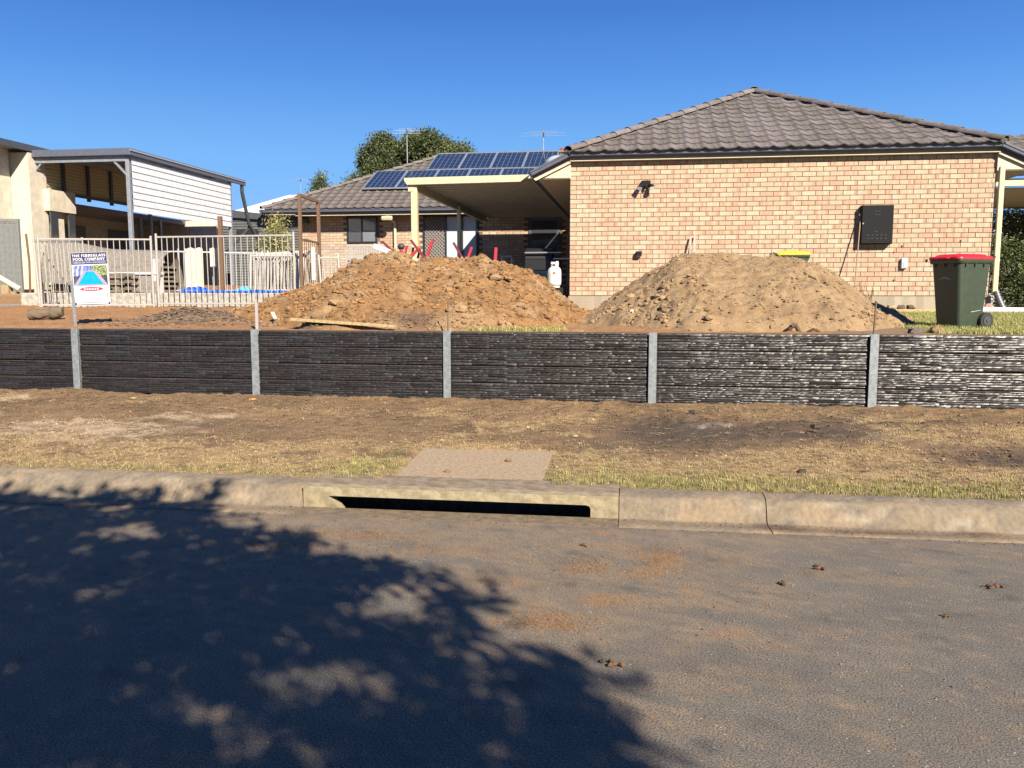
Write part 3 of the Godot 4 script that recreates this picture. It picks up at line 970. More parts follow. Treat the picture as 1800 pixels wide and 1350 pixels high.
func build_retaining_wall() -> void:
	var w := thing("retaining_wall", "low black ledge stone sleeper wall between galvanised steel posts", "retaining wall", Vector3(-2.18, 0.38, -9.66))
	var at := Vector3(2.18, -0.38, 9.66)
	var sm := mat("charcoal_sleeper", 1, 1, 1, 0.43, 0.0, tex.mott, 3.0, tex.nfine, 0.12, true)
	sm.metallic_specular = 0.55
	var gal := mat("galvanised", 0.25, 0.275, 0.29, 0.48, 0.35, gray_tex("galv", 256, 0.03, 0.80, 1.06, 3, 1.0, 44, FastNoiseLite.TYPE_CELLULAR), 2.0)
	var px := []
	for k in range(-3, 8):
		px.append(-2.18 + (k - 2) * 2.385)
	var kinds := [sleeper_mesh(2.30, 101), sleeper_mesh(2.30, 202), sleeper_mesh(2.30, 303)]
	for k in px.size():
		var b := Mb.new()
		# H post: front flange, web, rear flange, set in the ground
		b.box(Vector3(0, 0.30, 0.0), Vector3(0.090, 1.02, 0.010), 0.002)
		b.box(Vector3(0, 0.30, -0.05), Vector3(0.008, 1.02, 0.088))
		b.box(Vector3(0, 0.30, -0.10), Vector3(0.090, 1.02, 0.010), 0.002)
		var h := -0.014
		part(w, "post", b.mesh(), gal, Transform3D(Basis(Vector3.FORWARD, rng.randf_range(-0.004, 0.004)), at + Vector3(px[k], 0.38 + h + rng.randf_range(-0.006, 0.004), -9.648)))
		if k == px.size() - 1: break
		for r in 4:
			var v: int = [0, 0, 1, 1][r]
			if k % 3 == 1: v = [2, 0, 2, 1][r]
			if k % 3 == 2: v = [1, 2, 2, 0][r]
			var t := Transform3D(Basis(Vector3.FORWARD, rng.randf_range(-0.001, 0.001)), at + Vector3(px[k] + 0.0425, 0.372 + r * 0.2005 + rng.randf_range(-0.001, 0.001), -9.682 + rng.randf_range(-0.003, 0.002)))
			part(w, "sleeper", kinds[v], sm, t)
	# stakes left standing behind the posts
	var st := [[-4.61, 1.50, 0.022, 0.42, 0.40, 0.37, "pale square steel stub standing behind the second sleeper post from the sign", 0.6], [-2.21, 1.50, 0.010, 0.16, 0.12, 0.10, "thin dark steel rod standing behind the post in front of the clay heap", 0.7], [2.62, 1.52, 0.012, 0.15, 0.10, 0.075, "thin rusty rod standing in front of the foot of the sand heap", 0.8]]
	for s in st:
		var b := Mb.new()
		if s[2] > 0.02:
			b.box(Vector3(0, (s[1] - 1.05) * 0.5, 0), Vector3(s[2] * 1.6, s[1] - 1.05, s[2]), 0.002)
		else:
			b.tube(Vector3(0, 0, 0), Vector3(0.012, s[1] - 1.05, 0.0), s[2] * 0.9, s[2] * 0.8, 8)
			b.ball(Vector3(0.012, s[1] - 1.05, 0), Vector3.ONE * s[2] * 1.15, 4, 8)
		var o := part(self, "marker_stake", b.mesh(), mat("stake%d" % int(s[1] * 100 + s[2] * 1000), s[3], s[4], s[5], s[7], 0.3, tex.fine, 6.0), Transform3D(Basis.IDENTITY, Vector3(s[0], 1.05, -9.83)))
		meta(o, s[6], "stake", "stakes behind the sleeper wall")

# ---------------------------------------------------------------- heaps of spoil
var OX := [-7.2, -6.35, -5.9, -5.55, -4.85, -4.4, -4.06, -3.65, -3.3, -3.0, -2.6, -2.25, -1.85, -1.4, -1.06, -0.75, -0.4, 0.1]
var OH := [0.0, 0.02, 0.09, 0.30, 0.50, 0.72, 0.95, 1.0, 0.95, 0.92, 0.90, 0.90, 0.82, 0.64, 0.36, 0.12, 0.02, 0.0]
var SX := [-1.3, -0.9, -0.55, -0.3, 0.1, 0.5, 0.8, 1.45, 1.9, 2.25, 2.6, 3.05, 3.45, 3.85, 4.3]
var SH := [0.0, 0.08, 0.17, 0.38, 0.64, 0.93, 0.99, 0.945, 0.925, 0.91, 0.80, 0.46, 0.20, 0.03, 0.0]

func prof(xs: Array, hs: Array, x: float) -> float:
	if x <= xs[0] or x >= xs[-1]: return 0.0
	for k in xs.size() - 1:
		if x < xs[k + 1]:
			return lerpf(hs[k], hs[k + 1], (x - xs[k]) / (xs[k + 1] - xs[k]))
	return 0.0

func heap_y(xs: Array, hs: Array, x: float, z: float, zc: float, front: float, back: float, seedx: float, rough: float) -> float:
	# the crest is seen from z near zc; heights in xs/hs hold there
	var h := prof(xs, hs, x * 1.0)
	var hs2 := (prof(xs, hs, x - 0.12) + h + prof(xs, hs, x + 0.12)) / 3.0
	var dz := z - zc
	var run := front if dz > 0 else back
	var t := absf(dz) / (run * (0.45 + 0.55 * clampf(hs2, 0, 1)))
	var s := clampf(1.0 - t, 0, 1)
	s = s * (1.0 + 0.35 * (1.0 - s)) # slightly convex
	var y := hs2 * minf(s, 1.0)
	y -= 0.06 * sstep(0.25, 0.0, t) * hs2 * sstep(0.0, 0.3, t)
	var k := sstep(0.0, 0.12, y)
	y += k * rough * (0.055 * nz.get_noise_2d(x * 1.3 + seedx, z * 1.3) + 0.055 * nz3.get_noise_2d(x * 3.6 + seedx, z * 3.6) + 0.022 * nz3.get_noise_2d(x * 12 + seedx, z * 12) + 0.010 * nz.get_noise_2d(x * 34, z * 34))
	return yard_y(x, z) - 0.05 * (1.0 - k) + y

func clay_y(x: float, z: float) -> float:
	var y := heap_y(OX, OH, x, z, -12.5, 2.75, 2.3, 3.0, 1.15)
	# ruts and broken lips near the crest
	y -= 0.09 * bump(x, z, -3.28, -12.3, 0.10, 0.28) + 0.10 * bump(x, z, -2.6, -12.1, 0.07, 0.3)
	y += 0.05 * bump(x, z, -2.3, -12.4, 0.16, 0.2) + 0.06 * bump(x, z, -2.95, -12.4, 0.14, 0.2) + 0.03 * bump(x, z, -3.75, -12.4, 0.2, 0.2)
	return y

func sand_y(x: float, z: float) -> float:
	var y := heap_y(SX, SH, x, z, -12.55, 2.55, 2.2, 60.0, 0.9)
	y -= 0.10 * bump(x, z, 2.42, -11.75, 0.06, 0.22)
	# channels combed down the face by sliding sand
	y += 0.018 * nz2.get_noise_2d(x * 5.0 + 0.5 * nz.get_noise_2d(x, z), z * 0.7) * sstep(-12.4, -11.2, z)
	return y

func clay_col(x: float, z: float) -> Color:
	var c := Color(0.250, 0.137, 0.054) * (1.0 + 0.22 * nz.get_noise_2d(x * 2, z * 2) + 0.28 * nz2.get_noise_2d(x * 10, z * 10))
	c = col(c, Color(0.315, 0.205, 0.108), 0.75 * sstep(-0.05, 0.4, nz2.get_noise_2d(x * 1.4 + 5, z * 1.1)))
	c = col(c, Color(0.165, 0.085, 0.038), 0.7 * sstep(0.22, 0.5, nz3.get_noise_2d(x * 4 + 30, z * 4)))
	c = col(c, Color(0.10, 0.072, 0.05), 0.9 * (bump(x, z, -2.75, -10.15, 0.35, 0.2) + bump(x, z, -4.1, -9.95, 0.5, 0.12)))
	return Color(c.r, c.g, c.b)

func sand_col(x: float, z: float) -> Color:
	var c := Color(0.290, 0.197, 0.104) * (1.0 + 0.15 * nz.get_noise_2d(x * 2, z * 2) + 0.20 * nz2.get_noise_2d(x * 10, z * 10))
	c = col(c, Color(0.25, 0.155, 0.078), 0.6 * sstep(0.0, 0.45, nz2.get_noise_2d(x * 1.5 - 5, z * 1.5)))
	c = col(c, Color(0.175, 0.112, 0.06), 0.6 * sstep(0.28, 0.5, nz3.get_noise_2d(x * 4.4 + 70, z * 4.4)))
	return Color(c.r, c.g, c.b)

func clods(parent: Node, count: int, x0: float, x1: float, z0: float, z1: float, fy: Callable, fc: Callable, smin: float, smax: float, seed_: int) -> void:
	var r := RandomNumberGenerator.new()
	r.seed = seed_
	var sets := [[], [], []]
	var cols := [[], [], []]
	var n := 0
	while n < count:
		var x := r.randf_range(x0, x1)
		var z := r.randf_range(z0, z1)
		var y: float = fy.call(x, z)
		if y < yard_y(x, z) + 0.03 and r.randf() < 0.75: continue
		var cl := nz3.get_noise_2d(x * 2.6 + 11, z * 2.6)
		if r.randf() > 0.35 + 1.2 * cl: continue
		var s := smin * pow(smax / smin, pow(r.randf(), 3.0))
		var k := n % 3
		var b := Basis.from_euler(Vector3(r.randf() * TAU, r.randf() * TAU, r.randf() * TAU)).scaled(Vector3(s * r.randf_range(0.8, 1.5), s * r.randf_range(0.6, 1.0), s))
		sets[k].append(Transform3D(b, Vector3(x, y + s * 0.12, z)))
		cols[k].append((fc.call(x, z) as Color) * r.randf_range(0.7, 1.3))
		n += 1
	for k in 3:
		var o := scatter(parent, "clods", lump(seed_ + k, 0.8).mesh(), mats.spoil_clod, sets[k], cols[k])
		o.set_meta("kind", "stuff")

func build_heaps() -> void:
	var m: StandardMaterial3D = mat("spoil", 1, 1, 1, 0.97, 0.0, tex.soil, 3.2, tex.nsoil, 1.3, true)
	mat("spoil_clod", 1, 1, 1, 0.97, 0.0, tex.soil, 7.0, null, 1.0, true)
	var h := thing("clay_heap", "tall mound of orange brown clay behind the sleeper wall in front of the patio", "dirt mound")
	part(h, "mound", sheet(-7.0, -0.1, -9.79, -15.2, 0.03, clay_y, clay_col), m)
	clods(h, 16000, -6.6, -0.4, -13.2, -9.8, clay_y, clay_col, 0.010, 0.075, 400)
	clods(h, 240, -6.2, -0.4, -12.75, -9.85, clay_y, clay_col, 0.05, 0.15, 430)
	var s := thing("sand_heap", "wide mound of pale tan sand in front of the blank brick wall", "sand mound")
	part(s, "mound", sheet(-1.3, 4.25, -9.80, -15.0, 0.03, sand_y, sand_col), m)
	clods(s, 5500, -1.1, 4.0, -13.2, -9.82, sand_y, sand_col, 0.008, 0.05, 500)
	clods(s, 150, -1.0, 0.9, -11.6, -9.9, sand_y, sand_col, 0.04, 0.13, 530)
	clods(s, 60, 2.6, 4.0, -11.2, -9.9, sand_y, sand_col, 0.04, 0.12, 560)
	# things lying in the heaps
	var lumps := [["tan slab of dry clay standing out near the crest of the orange mound", -1.93, -11.6, 0.30, 0.09, Color(0.33, 0.22, 0.12), 0.35], ["dark earth lump half way up the right side of the orange mound", -1.99, -10.62, 0.13, 0.08, Color(0.14, 0.09, 0.06), 0.1],
		["white stone lying low on the sand mound", -0.05, -11.15, 0.07, 0.06, Color(0.45, 0.42, 0.37), 0.0], ["brown clod on the lower left of the sand mound", 0.9, -10.95, 0.14, 0.07, Color(0.26, 0.16, 0.09), 0.2], ["dark clod near the foot of the sand mound by the clay", 0.3, -10.6, 0.12, 0.09, Color(0.17, 0.10, 0.065), 0.2],
		["dark lump of earth at the far end of the sand mound by the lawn", 3.12, -10.02, 0.20, 0.10, Color(0.12, 0.10, 0.09), 0.1], ["tan clod beside a dark lump at the end of the sand mound", 3.34, -10.05, 0.16, 0.13, Color(0.28, 0.18, 0.09), 0.2]]
	for e in lumps:
		var b := Mb.new()
		for k in 4:
			var sc: float = 1.0 if k == 0 else rng.randf_range(0.25, 0.5)
			b.add(lump(600 + k + int(absf(e[1]) * 30), 0.7), Transform3D(Basis.from_euler(Vector3(0.2, rng.randf() * TAU, e[6])).scaled(Vector3(e[3], e[4] * 1.5, e[3] * 0.7) * sc), Vector3(rng.randfn(0, e[3] * 0.35) if k else 0.0, 0, rng.randfn(0, e[3] * 0.25) if k else 0.0)), (e[5] as Color) * rng.randf_range(0.85, 1.15))
		var y: float = (clay_y(e[1], e[2]) if e[1] < -0.5 else maxf(sand_y(e[1], e[2]), yard_y(e[1], e[2]))) + e[4] * 0.15
		meta(part(self, "earth_lump", b.mesh(), m, Transform3D(Basis.IDENTITY, Vector3(e[1], y, e[2]))), e[0], "clod", "lumps lying on the heaps")
	# roots showing in the sand
	for e in [["twisted dark root sticking out of the foot of the sand mound", 1.92, -10.08, 0.42, 0.030, Color(0.10, 0.07, 0.045), 0.9], ["thin pale root hanging down the upper right side of the sand mound", 2.42, -11.6, 0.40, 0.022, Color(0.30, 0.20, 0.105), 0.15], ["thin dark root lying along the foot of the sand mound near the wall", 1.75, -9.92, 0.5, 0.014, Color(0.08, 0.055, 0.035), 0.1]]:
		var b := Mb.new()
		b.col = e[5]
		var last := Vector3.ZERO
		for k in 13:
			var t := k / 12.0
			var x: float = e[1] + (t - 0.5) * e[3] + 0.03 * nz.get_noise_2d(t * 4, e[1] * 9)
			var z: float = e[2] + 0.05 * nz.get_noise_2d(t * 4 + 7, e[1] * 9) + (0.35 * (t - 0.5) if e[6] < 0.2 and e[1] > 2.0 else 0.0)
			var p := Vector3(x, sand_y(x, z) + e[6] * 0.09 * sin(t * PI) * (1.0 + 0.8 * sin(t * 9.0)) + 0.006, z)
			if k > 0: b.tube(last, p, e[4] * (1.0 - 0.6 * (t - 0.083)), e[4] * (1.0 - 0.6 * t), 7)
			last = p
		solo("root", e[0], "root", b, m, "roots in the sand mound")

# ---------------------------------------------------------------- brick house
const HX0 := -1.25
const HX1 := 6.25
const HZ := -16.2
const PITCH := 0.4433 # 25.4 degrees
const BRICKS := [Color(0.440, 0.370, 0.266), Color(0.435, 0.343, 0.238), Color(0.412, 0.294, 0.202), Color(0.445, 0.388, 0.290), Color(0.400, 0.264, 0.182), Color(0.425, 0.326, 0.220)]

func brick_mb(w: float, seed_: int) -> Mb:
	# front face at z = 0 towards +z, lower left corner at the origin; flashed colour runs in bands across the face
	var r := RandomNumberGenerator.new()
	r.seed = seed_
	var b := Mb.new()
	var h := 0.076
	var e := 0.0025
	var nc := maxi(2, int(round(w / 0.046)))
	var base: Color = BRICKS[r.randi() % BRICKS.size()]
	var other: Color = BRICKS[r.randi() % BRICKS.size()]
	var xs := [e]
	for k in nc - 1:
		xs.append(lerpf(e, w - e, (k + 1 + r.randf_range(-0.25, 0.25)) / nc))
	xs.append(w - e)
	for k in nc:
		b.col = base.lerp(other, clampf(r.randf() * 1.4 - 0.3, 0, 1)) * r.randf_range(0.94, 1.05)
		if r.randf() < 0.12: b.col = Color(0.385, 0.240, 0.160)
		b.q(Vector3(xs[k], e, 0), Vector3(xs[k + 1], e, 0), Vector3(xs[k + 1], h - e, 0), Vector3(xs[k], h - e, 0))
	b.col = base
	var f := [Vector3(e, e, 0), Vector3(w - e, e, 0), Vector3(w - e, h - e, 0), Vector3(e, h - e, 0)]
	var o := [Vector3(0, 0, -e), Vector3(w, 0, -e), Vector3(w, h, -e), Vector3(0, h, -e)]
	for k in 4:
		var k2 := (k + 1) % 4
		b.q(o[k], o[k2], f[k2], f[k])
		b.q(o[k] + Vector3(0, 0, -0.03), o[k2] + Vector3(0, 0, -0.03), o[k2], o[k])
	return b

func brick_rows(x0: float, x1: float, y0: float, rows: int) -> Array:
	# [x, y, width] of each brick in stretcher bond
	var out := []
	for r in rows:
		var x := x0
		if r % 2 == 1:
			out.append([x, y0 + r * 0.086, 0.11])
			x += 0.12
		while x < x1 - 0.03:
			var w := minf(0.23, x1 - x)
			out.append([x, y0 + r * 0.086, w])
			x += 0.24
	return out

func tile_mb(w := 0.30, l := 0.42) -> Mb:
	# one roll-and-pan concrete tile: x across, y up the slope, z out of it; lower edge at y = 0
	var b := Mb.new()
	var n := 9
	var hh := func(t: float) -> float:
		return 0.034 * exp(-pow((t - 0.32) / 0.17, 2)) + 0.012 * exp(-pow((t - 0.95) / 0.1, 2))
	for k in n:
		var t0 := float(k) / n
		var t1 := float(k + 1) / n
		var a: float = hh.call(t0)
		var c: float = hh.call(t1)
		var x0 := w * t0
		var x1 := w * t1
		var na := Vector3(-(hh.call(t0 + 0.02) - hh.call(t0 - 0.02)) / (w * 0.04), 0.06, 1).normalized()
		var nb := Vector3(-(hh.call(t1 + 0.02) - hh.call(t1 - 0.02)) / (w * 0.04), 0.06, 1).normalized()
		b.sq([Vector3(x0, 0, a + 0.028), Vector3(x1, 0, c + 0.028), Vector3(x1, l, c), Vector3(x0, l, a)], [na, nb, nb, na])
		b.q(Vector3(x0, 0.004, a + 0.006), Vector3(x1, 0.004, c + 0.006), Vector3(x1, 0, c + 0.028), Vector3(x0, 0, a + 0.028))
	return b

func clip_tile(src: Mb, t: Transform3D, lo: Callable, hi: Callable) -> Mb:
	# moves points past the hip lines back onto them; lo and hi give x limits at a point
	var o := Mb.new()
	for k in src.v.size():
		var p := t * src.v[k]
		p.x = clampf(p.x, lo.call(p), hi.call(p))
		o.v.append(p)
		o.n.append((t.basis * src.n[k]).normalized())
		o.c.append(src.c[k])
		o.u.append(Vector2.ZERO)
	return o

func cap_mb(l: float) -> Mb:
	# half round hip cap along +y, a little wider at its lower end
	var b := Mb.new()
	var n := 8
	for k in n:
		var a0 := PI * k / n
		var a1 := PI * (k + 1) / n
		var p0 := Vector3(cos(a0), 0, sin(a0) * 0.75)
		var p1 := Vector3(cos(a1), 0, sin(a1) * 0.75)
		b.sq([p0 * 0.118, p0 * 0.106 + Vector3(0, l, 0), p1 * 0.106 + Vector3(0, l, 0), p1 * 0.118], [p0, p0, p1, p1])
		b.q(p0 * 0.118, p1 * 0.118, p1 * 0.104, p0 * 0.104)
	return b

func slope_frame(x: float, s: float, z0: float, y0: float) -> Transform3D:
	# front slope: x across, y up the slope, z out of it
	var up := Vector3(0, sin(PITCH), -cos(PITCH))
	var nm := Vector3(0, cos(PITCH), sin(PITCH))
	return Transform3D(Basis(Vector3.RIGHT, up, nm), Vector3(x, y0, z0) + up * s)

func gutter_mb(p0: Vector3, p1: Vector3, out: Vector3) -> Mb:
	# squareline gutter: a folded channel swept from p0 to p1; out points away from the wall
	var b := Mb.new()
	var pr := [Vector2(0.0, 0.085), Vector2(0.0, 0.0), Vector2(0.10, 0.0), Vector2(0.112, 0.012), Vector2(0.115, 0.05), Vector2(0.128, 0.062), Vector2(0.128, 0.092), Vector2(0.118, 0.095), Vector2(0.115, 0.085)]
	var up := Vector3.UP
	if absf((p1 - p0).normalized().y) > 0.05:
		up = out.cross((p1 - p0).normalized()).normalized()
		if up.y < 0: up = -up
	for k in pr.size() - 1:
		var a: Vector3 = out * pr[k].x + up * pr[k].y
		var c: Vector3 = out * pr[k + 1].x + up * pr[k + 1].y
		b.q(p0 + a, p1 + a, p1 + c, p0 + c)
	return b

func build_house() -> void:
	var h := thing("brick_house", "cream brick house with grey brown tiled hip roof and a blank end wall", "house", Vector3(2.5, 1.25, HZ))
	var inv := Transform3D(Basis.IDENTITY, -h.position)
	var brick_m := mat("brick", 1, 1, 1, 0.86, 0.0, tex.fine, 5.0, tex.nfine, 0.4, true)
	var mortar := mat("mortar", 0.150, 0.106, 0.066, 0.95, 0.0, tex.fine, 5.0, tex.nfine, 0.4)
	# end wall: mortar bed behind the bricks, control joint at x = 2.84
	var w := Mb.new()
	w.box(Vector3((HX0 + HX1) * 0.5, 2.79, HZ - 0.121), Vector3(HX1 - HX0 - 0.002, 2.52, 0.226))
	var wall := part(h, "end_wall", w.mesh(), mortar, inv)
	var list := brick_rows(HX0, 2.833, 1.553, 29) + brick_rows(2.847, HX1, 1.553, 29)
	var eye := Vector3(0, 1.65, 0)
	list.sort_custom(func(a, b) -> bool: return Vector3(a[0], a[1], HZ).distance_squared_to(eye) + (9.0 if a[0] < 3.0 and a[1] < 2.0 else 0.0) < Vector3(b[0], b[1], HZ).distance_squared_to(eye) + (9.0 if b[0] < 3.0 and b[1] < 2.0 else 0.0))
	var full := []
	var fm := []
	for k in 22:
		full.append(brick_mb(0.23, 1000 + k))
		fm.append(full[k].mesh())
	var halfs := []
	for k in 6:
		halfs.append(brick_mb(0.11, 1100 + k))
	var rest := Mb.new()
	var n := 0
	for e in list:
		var at := Vector3(e[0], e[1] + rng.randf_range(-0.001, 0.001), HZ + rng.randf_range(-0.0015, 0.0015))
		var k := rng.randi() % 22
		if n < 300:
			var ms: Mesh
			if is_equal_approx(e[2], 0.23): ms = fm[k]
			elif is_equal_approx(e[2], 0.11): ms = halfs[k % 6].mesh()
			else: ms = brick_mb(e[2], 1200 + n).mesh()
			part(wall, "brick", ms, brick_m, Transform3D(Basis.IDENTITY, at))
		else:
			var src: Mb = full[k] if is_equal_approx(e[2], 0.23) else (halfs[k % 6] if is_equal_approx(e[2], 0.11) else brick_mb(e[2], 1200 + n))
			rest.add(src, Transform3D(Basis.IDENTITY, at))
		n += 1
	part(wall, "bricks", rest.mesh(), brick_m).set_meta("kind", "stuff")
	var j := Mb.new()
	j.box(Vector3(2.84, 2.79, HZ - 0.009), Vector3(0.013, 2.49, 0.012))
	part(h, "control_joint", j.mesh(), mat("sealant", 0.36, 0.31, 0.22, 0.7), inv)
	# the rest of the shell: side walls, slab edge
	var sh := Mb.new()
	sh.box(Vector3(HX0 + 0.12, 2.79, -22.0), Vector3(0.23, 2.5, 11.3))
	sh.box(Vector3(HX1 - 0.12, 2.79, -22.0), Vector3(0.23, 2.5, 11.3))
	part(h, "side_wall", sh.mesh(), mat("side_brick", 0.40, 0.27, 0.17, 0.9, 0.0, tex.mott, 2.0), inv)
	var sl := Mb.new()
	sl.col = Color(0.42, 0.36, 0.27)
	var steps := 60
	for k in steps:
		var xa := lerpf(HX0 - 0.02, HX1 + 0.02, float(k) / steps)
		var xb := lerpf(HX0 - 0.02, HX1 + 0.02, float(k + 1) / steps)
		sl.col = Color(0.31, 0.265, 0.20) * (1.0 + 0.25 * nz.get_noise_2d(xa * 3, 2))
		var za := HZ + 0.05 + 0.025 * nz.get_noise_2d(xa * 4, 0)
		var zb := HZ + 0.05 + 0.025 * nz.get_noise_2d(xb * 4, 0)
		sl.q(Vector3(xa, 1.15, za), Vector3(xb, 1.15, zb), Vector3(xb, 1.53, zb - 0.01), Vector3(xa, 1.53, za - 0.01))
		sl.q(Vector3(xa, 1.53, za - 0.01), Vector3(xb, 1.53, zb - 0.01), Vector3(xb, 1.545, HZ - 0.05), Vector3(xa, 1.545, HZ - 0.05))
	sl.box(Vector3(2.5, 1.35, -22.0), Vector3(7.4, 0.36, 11.3))
	part(h, "slab_edge", sl.mesh(), mat("slab", 1, 1, 1, 0.92, 0.0, tex.fine, 2.0, tex.nsoil, 0.6, true), inv)
	# fascia, trim and gutters
	var gm := mat("gutter_grey", 0.085, 0.095, 0.13, 0.42, 0.0, tex.paint, 2.0)
	var fas := mat("fascia_brown", 0.16, 0.14, 0.125, 0.6, 0.0, tex.paint, 2.0)
	var cream := mat("cream_trim", 0.50, 0.45, 0.32, 0.6, 0.0, tex.paint, 2.0)
	var f := Mb.new()
	f.box(Vector3(2.5, 4.125, -16.135), Vector3(7.52, 0.135, 0.02))
	part(h, "fascia", f.mesh(), fas, inv)
	var t := Mb.new()
	t.box(Vector3(2.5, 4.047, -16.13), Vector3(7.50, 0.014, 0.11), 0.003)
	part(h, "trim", t.mesh(), cream, inv)
	part(h, "gutter", gutter_mb(Vector3(-1.235, 4.125, -16.125), Vector3(6.235, 4.125, -16.125), Vector3(0, 0, 1)).mesh(), gm, inv)
	for s in [-1.0, 1.0]:
		var xc: float = 2.5 + s * 3.735
		var rake := Vector3(s * 0.72, -0.342, 0)
		var g := gutter_mb(Vector3(xc, 4.125, -16.124), Vector3(xc, 4.125, -16.124) + rake, Vector3(0, 0, 1))
		part(h, "gutter", g.mesh(), gm, inv)
		var fr := Mb.new()
		fr.prism(PackedVector2Array([Vector2(xc, 4.19), Vector2(xc, 4.06), Vector2(xc + rake.x, 3.73), Vector2(xc + rake.x, 3.85)]), -16.145, -16.126)
		part(h, "fascia", fr.mesh(), fas, inv)
		var tr := Mb.new()
		tr.prism(PackedVector2Array([Vector2(xc, 4.058), Vector2(xc, 4.015), Vector2(xc + s * 0.66, 3.70), Vector2(xc + s * 0.70, 3.735)]), -16.14, -16.10)
		part(h, "trim", tr.mesh(), cream, inv)
		var so := Mb.new()
		so.prism(PackedVector2Array([Vector2(xc + s * 0.005, 4.05), Vector2(xc + s * 0.005, 3.735), Vector2(xc + s * 0.66, 3.735)]), -16.19, -16.150)
		so.box(Vector3(xc + s * 0.33, 3.745, -21.5), Vector3(0.62, 0.012, 10.7))
		part(h, "soffit", so.mesh(), cream, inv)
		var sg := gutter_mb(Vector3(xc + s * 0.66, 3.76, -16.15), Vector3(xc + s * 0.66, 3.76, -26.0), Vector3(s, 0, 0))
		part(h, "gutter", sg.mesh(), gm, inv)
	# roof: the front slope in single tiles, hips capped, the slopes behind in sheet
	var tm := mat("roof_tile", 0.146, 0.126, 0.113, 0.82, 0.0, tex.mott, 1.6, tex.nfine, 0.5)
	var roof := Mb.new()
	var za := -16.0
	var ya := 4.2
	var rise := 3.735 * tan(PITCH)
	var apex := Vector3(2.5, ya + rise, za - 3.735)
	var fl := Vector3(-1.235, ya, za)
	var fr2 := Vector3(6.235, ya, za)
	var bl := Vector3(-1.95, 3.86, -26.0)
	var br := Vector3(6.95, 3.86, -26.0)
	var dn := Vector3(0, -0.02, 0)
	roof.tri(fl + dn, fr2 + dn, apex + dn)
	roof.q(Vector3(-1.95, 3.86, za - 0.1) + dn, fl + dn, Vector3(fl.x, ya, -26.0) + dn, bl + dn)
	roof.q(fl + dn, apex + dn, Vector3(2.5, ya + rise, -26.0) + dn, Vector3(fl.x, ya, -26.0) + dn)
	roof.q(fr2 + dn, Vector3(6.95, 3.86, za - 0.1) + dn, br + dn, Vector3(fr2.x, ya, -26.0) + dn)
	roof.q(apex + dn, fr2 + dn, Vector3(fr2.x, ya, -26.0) + dn, Vector3(2.5, ya + rise, -26.0) + dn)
	var ro := part(h, "roof", roof.mesh(), tm, inv)
	var tone := []
	for k in 5:
		var q := 0.86 + 0.07 * k
		tone.append(mat("roof_tile%d" % k, 0.146 * q, 0.126 * q, (0.112 + 0.003 * k) * q, 0.82, 0.0, tex.mott, 1.6, tex.nfine, 0.5))
	var src := tile_mb()
	var sm := src.mesh()
	var lo := func(p: Vector3) -> float: return fl.x + (za - p.z) - 0.03
	var hi := func(p: Vector3) -> float: return fr2.x - (za - p.z) + 0.03
	var total := 0
	var ex := 0.343
	for r in 12:
		var s := r * ex - 0.05
		var run := s * cos(PITCH)
		for i in range(-1, 26):
			var x := -1.30 + i * 0.30
			if x + 0.30 < fl.x + run - 0.02 or x > fr2.x - run + 0.02: continue
			var tf := slope_frame(x, s, za, ya)
			tf.origin += Vector3(0, rng.randf_range(-0.003, 0.003), 0)
			var edge: bool = x < fl.x + run + 0.42 or x + 0.30 > fr2.x - run - 0.42
			if edge:
				part(ro, "tile", clip_tile(src, tf, lo, hi).mesh(), tone[rng.randi() % 5])
			else:
				part(ro, "tile", sm, tone[rng.randi() % 5], tf)
			total += 1
	for sgn in [-1.0, 1.0]:
		var a: Vector3 = fl if sgn < 0 else fr2
		var dir := (apex - a).normalized()
		var ln := (apex - a).length()
		var side := Vector3(dir.z, 0, -dir.x).normalized()
		var nn := side.cross(dir)
		if nn.y < 0:
			side = -side
			nn = side.cross(dir)
		var nc := 14
		for k in nc:
			var tf := Transform3D(Basis(side, dir, nn), a + dir * (ln * k / nc - 0.05) + nn * 0.035)
			tf.basis = tf.basis * Basis(Vector3.RIGHT, -0.03)
			part(ro, "hip_cap", cap_mb(ln / nc + 0.07).mesh(), tone[(k * 3) % 5], tf)
	for k in 6:
		part(ro, "ridge_cap", cap_mb(0.5).mesh(), tone[k % 5], Transform3D(Basis(Vector3.RIGHT, Vector3(0, 0.05, -1).normalized(), Vector3(0, 1, 0.05).normalized()), apex + Vector3(0, 0.03, 0.1 - 0.42 * k)))

# ---------------------------------------------------------------- rear wing of the house
const WZ := -26.5

func wing_tiles() -> Mb:
	var o := Mb.new()
	var src := tile_mb()
	var hip := func(p: Vector3) -> float: return -11.75 + (-25.75 - p.z) - 0.03
	var far := func(_p: Vector3) -> float: return 50.0
	for r in 16:
		var s := r * 0.343 - 0.05
		var run := s * cos(PITCH)
		if s * cos(PITCH) > 4.75: break
		for i in 46:
			var x := -11.8 + i * 0.30
			if x + 0.30 < -11.75 + run: continue
			var tf := slope_frame(x, s, -25.75, 4.2)
			var c := clip_tile(src, tf, hip, far) if x < -11.75 + run + 0.42 else null
			var tint := Color(1, 1, 1) * rng.randf_range(0.84, 1.1)
			if c: o.add(c, Transform3D.IDENTITY, tint)
			else: o.add(src, tf, tint)
	return o

